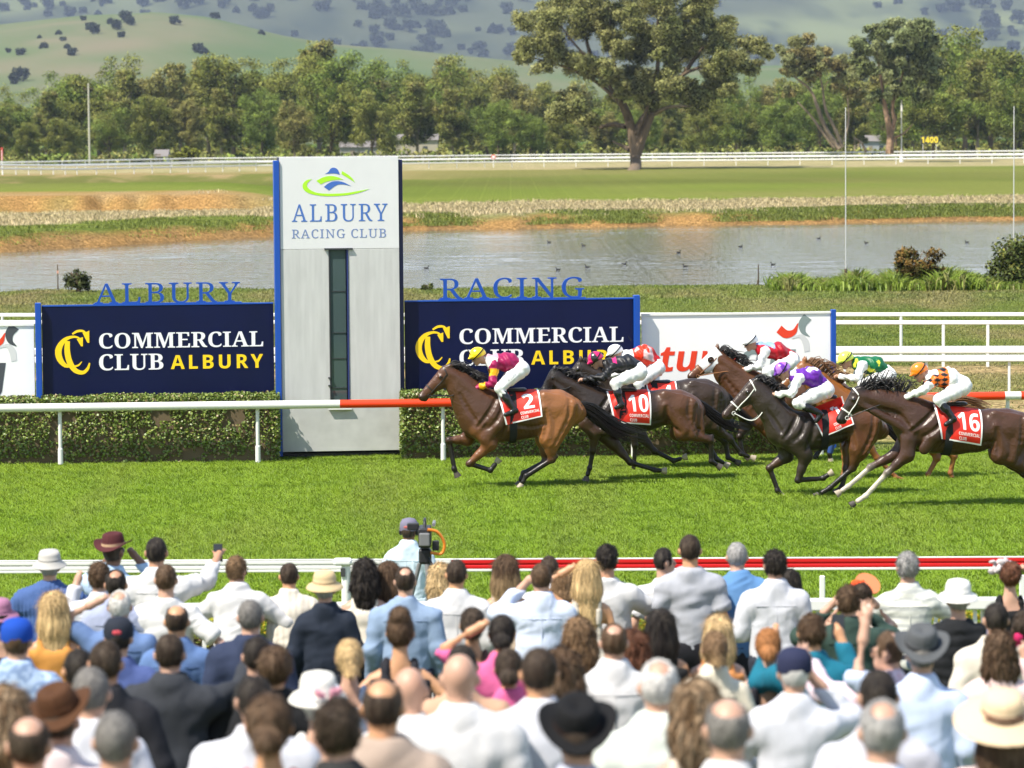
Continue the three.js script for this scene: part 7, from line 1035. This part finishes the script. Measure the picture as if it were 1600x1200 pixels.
  { x: 1600, y: 958, label: 'dark-haired person at the right edge beside the cream jacket', hc: 'db', f: 1, hair: 'updo', top: { c: L(.02, .02, .02), k: 'dress' }, p: 236 },
  { x: 1290, y: 1062, label: 'person in teal in front of the navy cap, mostly hidden', hc: 'br', f: 1, hair: 'short', top: { c: L(0.012, 0.13, 0.19) }, p: 300 },
];
CROWD.pop();
for (const o of CROWD) person(o);
// ---------------------------------------------------------------- cameraman
{
  person({ x: 639, y: 811, label: 'cameraman in grey cap, headphones and pale blue shirt by the rail', hat: 'capback', hatC: L(0.17, 0.16, 0.22), badge: L(0.45, 0.13, 0.12), phones: 1, hc: 'db', skin: 'd', top: { c: L(0.56, 0.68, 0.76), hem: 0.8 }, armR: 'front', armL: 'down', legs: L(0.5, .6, .66), p: 152, turn: -0.25, group: 'crew at the rail' });
  const c = atD(664, 838, 35.4), g = thing('video_camera', 'black broadcast camera on a tripod beside the cameraman', 'camera', V(c.x, 0, c.z)), y = c.y, m = mat(L(0.02, 0.02, 0.022), 0.45), gm = mat(L(0.18, 0.18, 0.18), 0.4);
  part('body', rbox(0.13, 0.2, 0.34, 0.02, 0, y, 0), m, g); part('battery_plate', rbox(0.105, 0.13, 0.07, 0.012, 0, y - 0.01, 0.2), gm, g); part('lens', rod(V(0, y, -0.17), V(0, y - 0.01, -0.42), 0.05, 0.062, 18), m, g); part('carry_handle', tube([V(0, y + 0.09, 0.12), V(0, y + 0.16, 0.08), V(0, y + 0.16, -0.1), V(0, y + 0.09, -0.14)], 0.014, 14, 6), m, g); part('viewfinder', rbox(0.12, 0.07, 0.09, 0.012, -0.12, y + 0.1, -0.02), m, g); part('microphone', rod(V(0.09, y + 0.12, 0.05), V(0.09, y + 0.12, -0.25), 0.018, 0.018, 10), gm, g);
  part('tripod_head', rbox(0.13, 0.16, 0.15, 0.03, 0, y - 0.2, 0), m, g); part('pan_handle', rod(V(0.03, y - 0.2, 0.05), V(0.16, y - 0.4, 0.4), 0.012, 0.014, 8), m, g); part('control_box', rbox(0.07, 0.1, 0.06, 0.01, 0.11, y - 0.08, 0.12), m, g);
  for (const a of [0.3, 2.4, 4.5]) { const l = part('tripod_leg', rod(V(Math.sin(a) * 0.06, y - 0.28, Math.cos(a) * 0.06), V(Math.sin(a) * 0.42, 0.02, Math.cos(a) * 0.42), 0.024, 0.017, 8), gm, g); part('foot', rod(V(Math.sin(a) * 0.42, 0, Math.cos(a) * 0.42), V(Math.sin(a) * 0.42, 0.05, Math.cos(a) * 0.42), 0.025, 0.022, 8), m, l); }
  part('cable', tube([V(0.03, y + 0.09, 0.18), V(0.13, y + 0.06, 0.16), V(0.2, y - 0.06, 0.14), V(0.17, y - 0.16, 0.14), V(0.06, y - 0.15, 0.15)], 0.016, 26, 7), phys(L(0.75, 0.22, 0.02), 0.45), g).userData.label = 'looped orange cable';
}
// ---------------------------------------------------------------- fence the front row leans on, with its low hedge
{
  const d = 30.75, y0 = landH(0, d), a = atD(-60, 940, d), b = atD(1660, 940, d), len = b.x - a.x, g = thing('picket_fence', 'white picket fence with a broad top rail in front of the crowd', 'fence', V(a.x, y0, -d)), h = 1.2;
  part('top_rail', rbox(len, 0.1, 0.13, 0.015, len / 2, h - 0.02, 0), mWhite, g); part('lower_rail', rbox(len, 0.06, 0.04, 0.01, len / 2, 0.15, 0), mWhite, g);
  const bar = rbox(0.035, h - 0.1, 0.022, 0.004, 0, (h - 0.1) / 2 + 0.02, 0); for (let x = 0.06; x < len; x += 0.115) { const o = part('picket', bar, mWhite, g); o.position.x = x; }
  for (let x = 0.02; x < len; x += 1.8) { const o = part('post', rbox(0.09, h - 0.075, 0.085, 0.012, 0, (h - 0.075) / 2, -0.055), mWhite, g); o.position.x = x; }
  const hg = thing('low_hedge', 'low yellow-green hedge just beyond the picket fence', 'hedge', V(a.x, landH(0, 31.6), -31.6)); const leaf = new THREE.BufferGeometry(); leaf.setAttribute('position', new THREE.Float32BufferAttribute([-0.5, 0, 0, 0, 0.1, 0.55, 0.5, 0, 0, -0.5, 0, 0, 0.5, 0, 0, 0, 0.1, -0.45], 3)); leaf.computeVertexNormals();
  part('branches', rbox(len, 0.92, 0.3, 0.06, len / 2, 0.46, 0), mat(L(0.13, 0.095, 0.055), 1), hg);
  scatter('foliage', leaf, mBlade, 15000, () => { const x = rr(0, len), t = rnd(); const p = t < 0.4 ? V(x, rr(0.1, 1.0), 0.17 + rr(-.04, .04)) : t < 0.8 ? V(x, 0.98 + rr(-.07, .07) + 0.06 * fbm(x * 3, 1), rr(-.2, .2)) : V(x, rr(0.1, 1.0), -0.17); _c.setRGB(0.36, 0.36, 0.04).lerp(L(0.13, 0.20, 0.03), rnd()).lerp(L(0.55, 0.40, 0.03), t > 0.4 && rnd() < 0.35 ? 0.8 : 0); return { p, s: rr(0.03, 0.065), rx: rr(-1, 1), ry: rr(0, 6), rz: rr(-1, 1), c: _c }; }, hg);
}
renderer.render(scene, camera);
